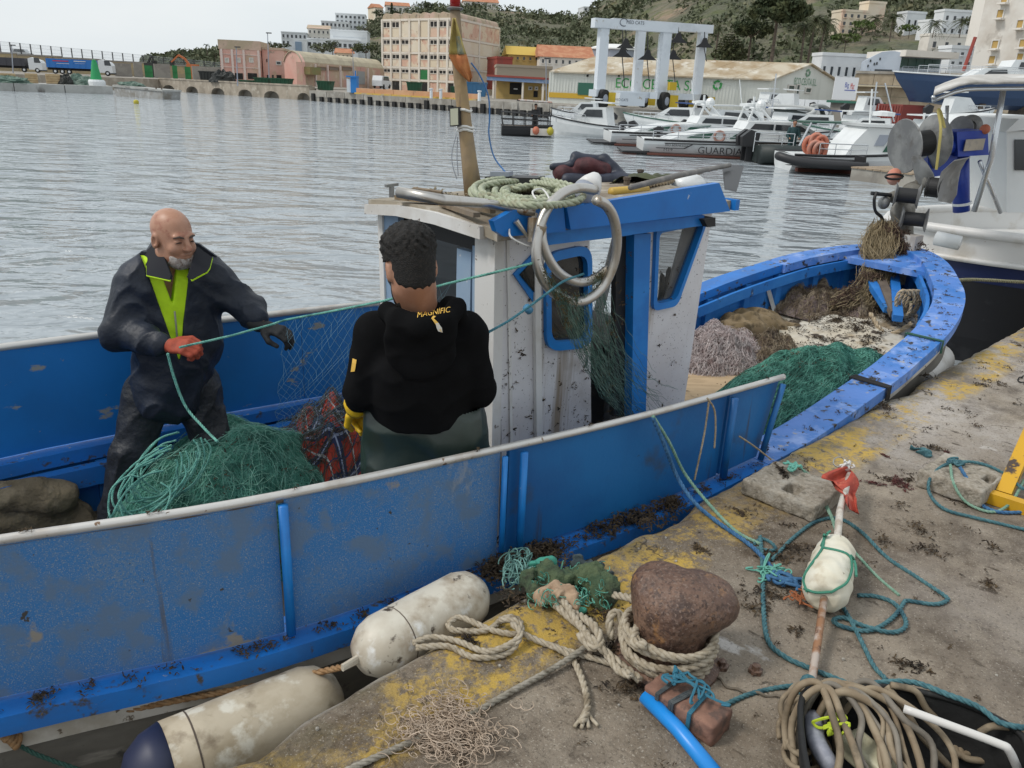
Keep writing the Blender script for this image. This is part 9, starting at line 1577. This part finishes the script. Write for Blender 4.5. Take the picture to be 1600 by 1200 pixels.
tag(MB().tube(rq([(1270, 1120, .16), (1275, 1155, .16), (1290, 1185, .15), (1310, 1215, .12)], 0, 0, 7), .022, 12).build('grey_pipe', mat('grey_corrugated_pipe', (.26, .27, .32), [((.34, .35, .4), 50, .45, .6)], rough=.5), smooth=True), 'short grey corrugated pipe leaning in the hose coil', 'pipe'); tag(MB().tube(rq([(1412, 1107, .26), (1480, 1132, .26), (1560, 1162, .25), (1576, 1172, .24), (1592, 1205, .18)], 0, 0, 5), .010, 10).build('white_rod', mat('white_bent_rod', (.62, .60, .57), rough=.4), smooth=True), 'white bent rod resting across the black tub', 'rod')
S = SDF(PZ(1360, 1185, 1.12) - .13, PZ(1360, 1185, 1.12) + .13, .005); S.boxr(PZ(1362, 1188, 1.12), (.035, .075, .03), .012, .005, basis((.45, -.85, 0))); tag(S.build('plastic_bottle', mat('cream_plastic', (.60, .57, .40), [((.5, .46, .3), 10, .5, .64)], rough=.4)), 'cream plastic container in the coil at the bottom edge', 'container')
m = MB(); g = np.random.default_rng(13)
tangle(m, 1298, 1136, 1.2, 6, .014, .0036, g, 1)
tag(m.build('yellow_twine', mat('lime_yellow_twine', (.45, .55, .03), rough=.8)), 'lime yellow twine knotted on the grey pipe', 'twine'); qrope('teal_rope', 'teal rope along the far rim of the black tub', [(1340, 1070, .2), (1420, 1065, .22), (1480, 1085, .23), (1530, 1105, .23), (1565, 1130, .23), (1620, 1140, .22)], .0075, M_teal); qrope('teal_rope', 'teal knot rope hanging from the rod foot into the hose', [(1262, 1062, .04), (1266, 1072, .05), (1258, 1085, .05), (1254, 1105, .04), (1252, 1120, .03)], .0075, M_teal)
m = MB()
for k in range(3): m.tube([PZ(1265, 1072 + 4 * k, 1.04) + A_([.02 * math.cos(t), .02 * math.sin(t), .015 * math.sin(t + k)]) for t in np.linspace(0, 6.283, 12, endpoint=False)], .009, 6, closed=True)
tag(m.build('rope_knot', M_teal, smooth=True), 'teal knot tied round the foot of the rusty rod', 'rope knot')
m = MB(); g = np.random.default_rng(101)
for (x, y, r, n) in ((1215, 870, .05, 70), (1245, 858, .06, 80), (1095, 858, .035, 40), (1010, 815, .03, 40), (1390, 550 + 200, .03, 30), (1440, 830, .05, 50), (1450, 860, .06, 60), (1420, 750, .04, 40), (1200, 930, .06, 70), (1185, 950, .05, 40), (1380, 845, .04, 30), (1380, 635, .07, 90), (1350, 628, .06, 50), (1445, 588, .05, 50), (1535, 602, .05, 40), (1560, 600, .05, 40), (1420, 960 + 80, .05, 60), (1545, 912, .03, 30), (870, 890, .06, 60), (800, 935, .06, 60), (730, 1000, .05, 60), (960, 1020, .08, 120), (985, 1075, .07, 90), (940, 960, .06, 70), (1195, 700, .04, 40), (1455, 700, .05, 50), (1155, 800, .03, 30), (1245, 985, .03, 20), (1200, 780, .02, 20)): weed(m, PZ(x, y, 1.003), r, n, g, sz=.035, flat=.3)
for k in range(420): a, b = g.uniform(-1, 6.5), g.uniform(.05, 2.6) ; weed(m, QP(a, b, 1.004), g.uniform(.006, .03), g.integers(2, 8), g, sz=.022, flat=.12)
for k in range(240): a, b = g.uniform(1, 7), g.uniform(.1, 3) ; weed(m, QP(a, b, 1.004), g.uniform(.02, .06), g.integers(5, 16), g, sz=.035, flat=.08)
o = m.build('seaweed', M_weed); tag(o, 'dried seaweed and crumbs strewn over the quay', 'seaweed', kind='stuff'); m = MB()
for (x, y, r, n) in ((1400, 752, .05, 150), (1415, 760, .04, 90), (1365, 755, .035, 80), (1382, 712, .02, 30), (1478, 706, .015, 30), (1440, 742, .012, 20)): weed(m, PZ(x, y, 1.003), r, n, g, sz=.025, flat=.2)
o = m.build('red_seaweed', M_weedr); tag(o, 'red seaweed tufts on the pale concrete near the blocks', 'seaweed', kind='stuff')
lump([(1425, 700, .015), (1442, 706, .015), (1456, 712, .012)], .014, M_teal, 'teal_scrap', None, 3); tag(bpy.data.objects['teal_scrap'], 'frayed teal rope scrap left of the right concrete block', 'rope scrap'); qrope('rubber_ring', 'small dark rubber ring on the quay at the right edge', [(1590, 592), (1602, 588), (1614, 594), (1604, 600), (1590, 594)], .008, M_rub, 'ring', strands=1)
m = MB()
for k in range(160): a, b = g.uniform(-2, 4), g.uniform(.03, 2.2); m.ball(QP(a, b, 1.003), g.uniform(.002, .006), 5, 3)
tag(m.build('grit', mat('pale_grit', (.42, .40, .36), [((.25, .22, .18), 30, .45, .6)], rough=.9)), 'pale grit and pebbles scattered on the quay', 'grit', kind='stuff')
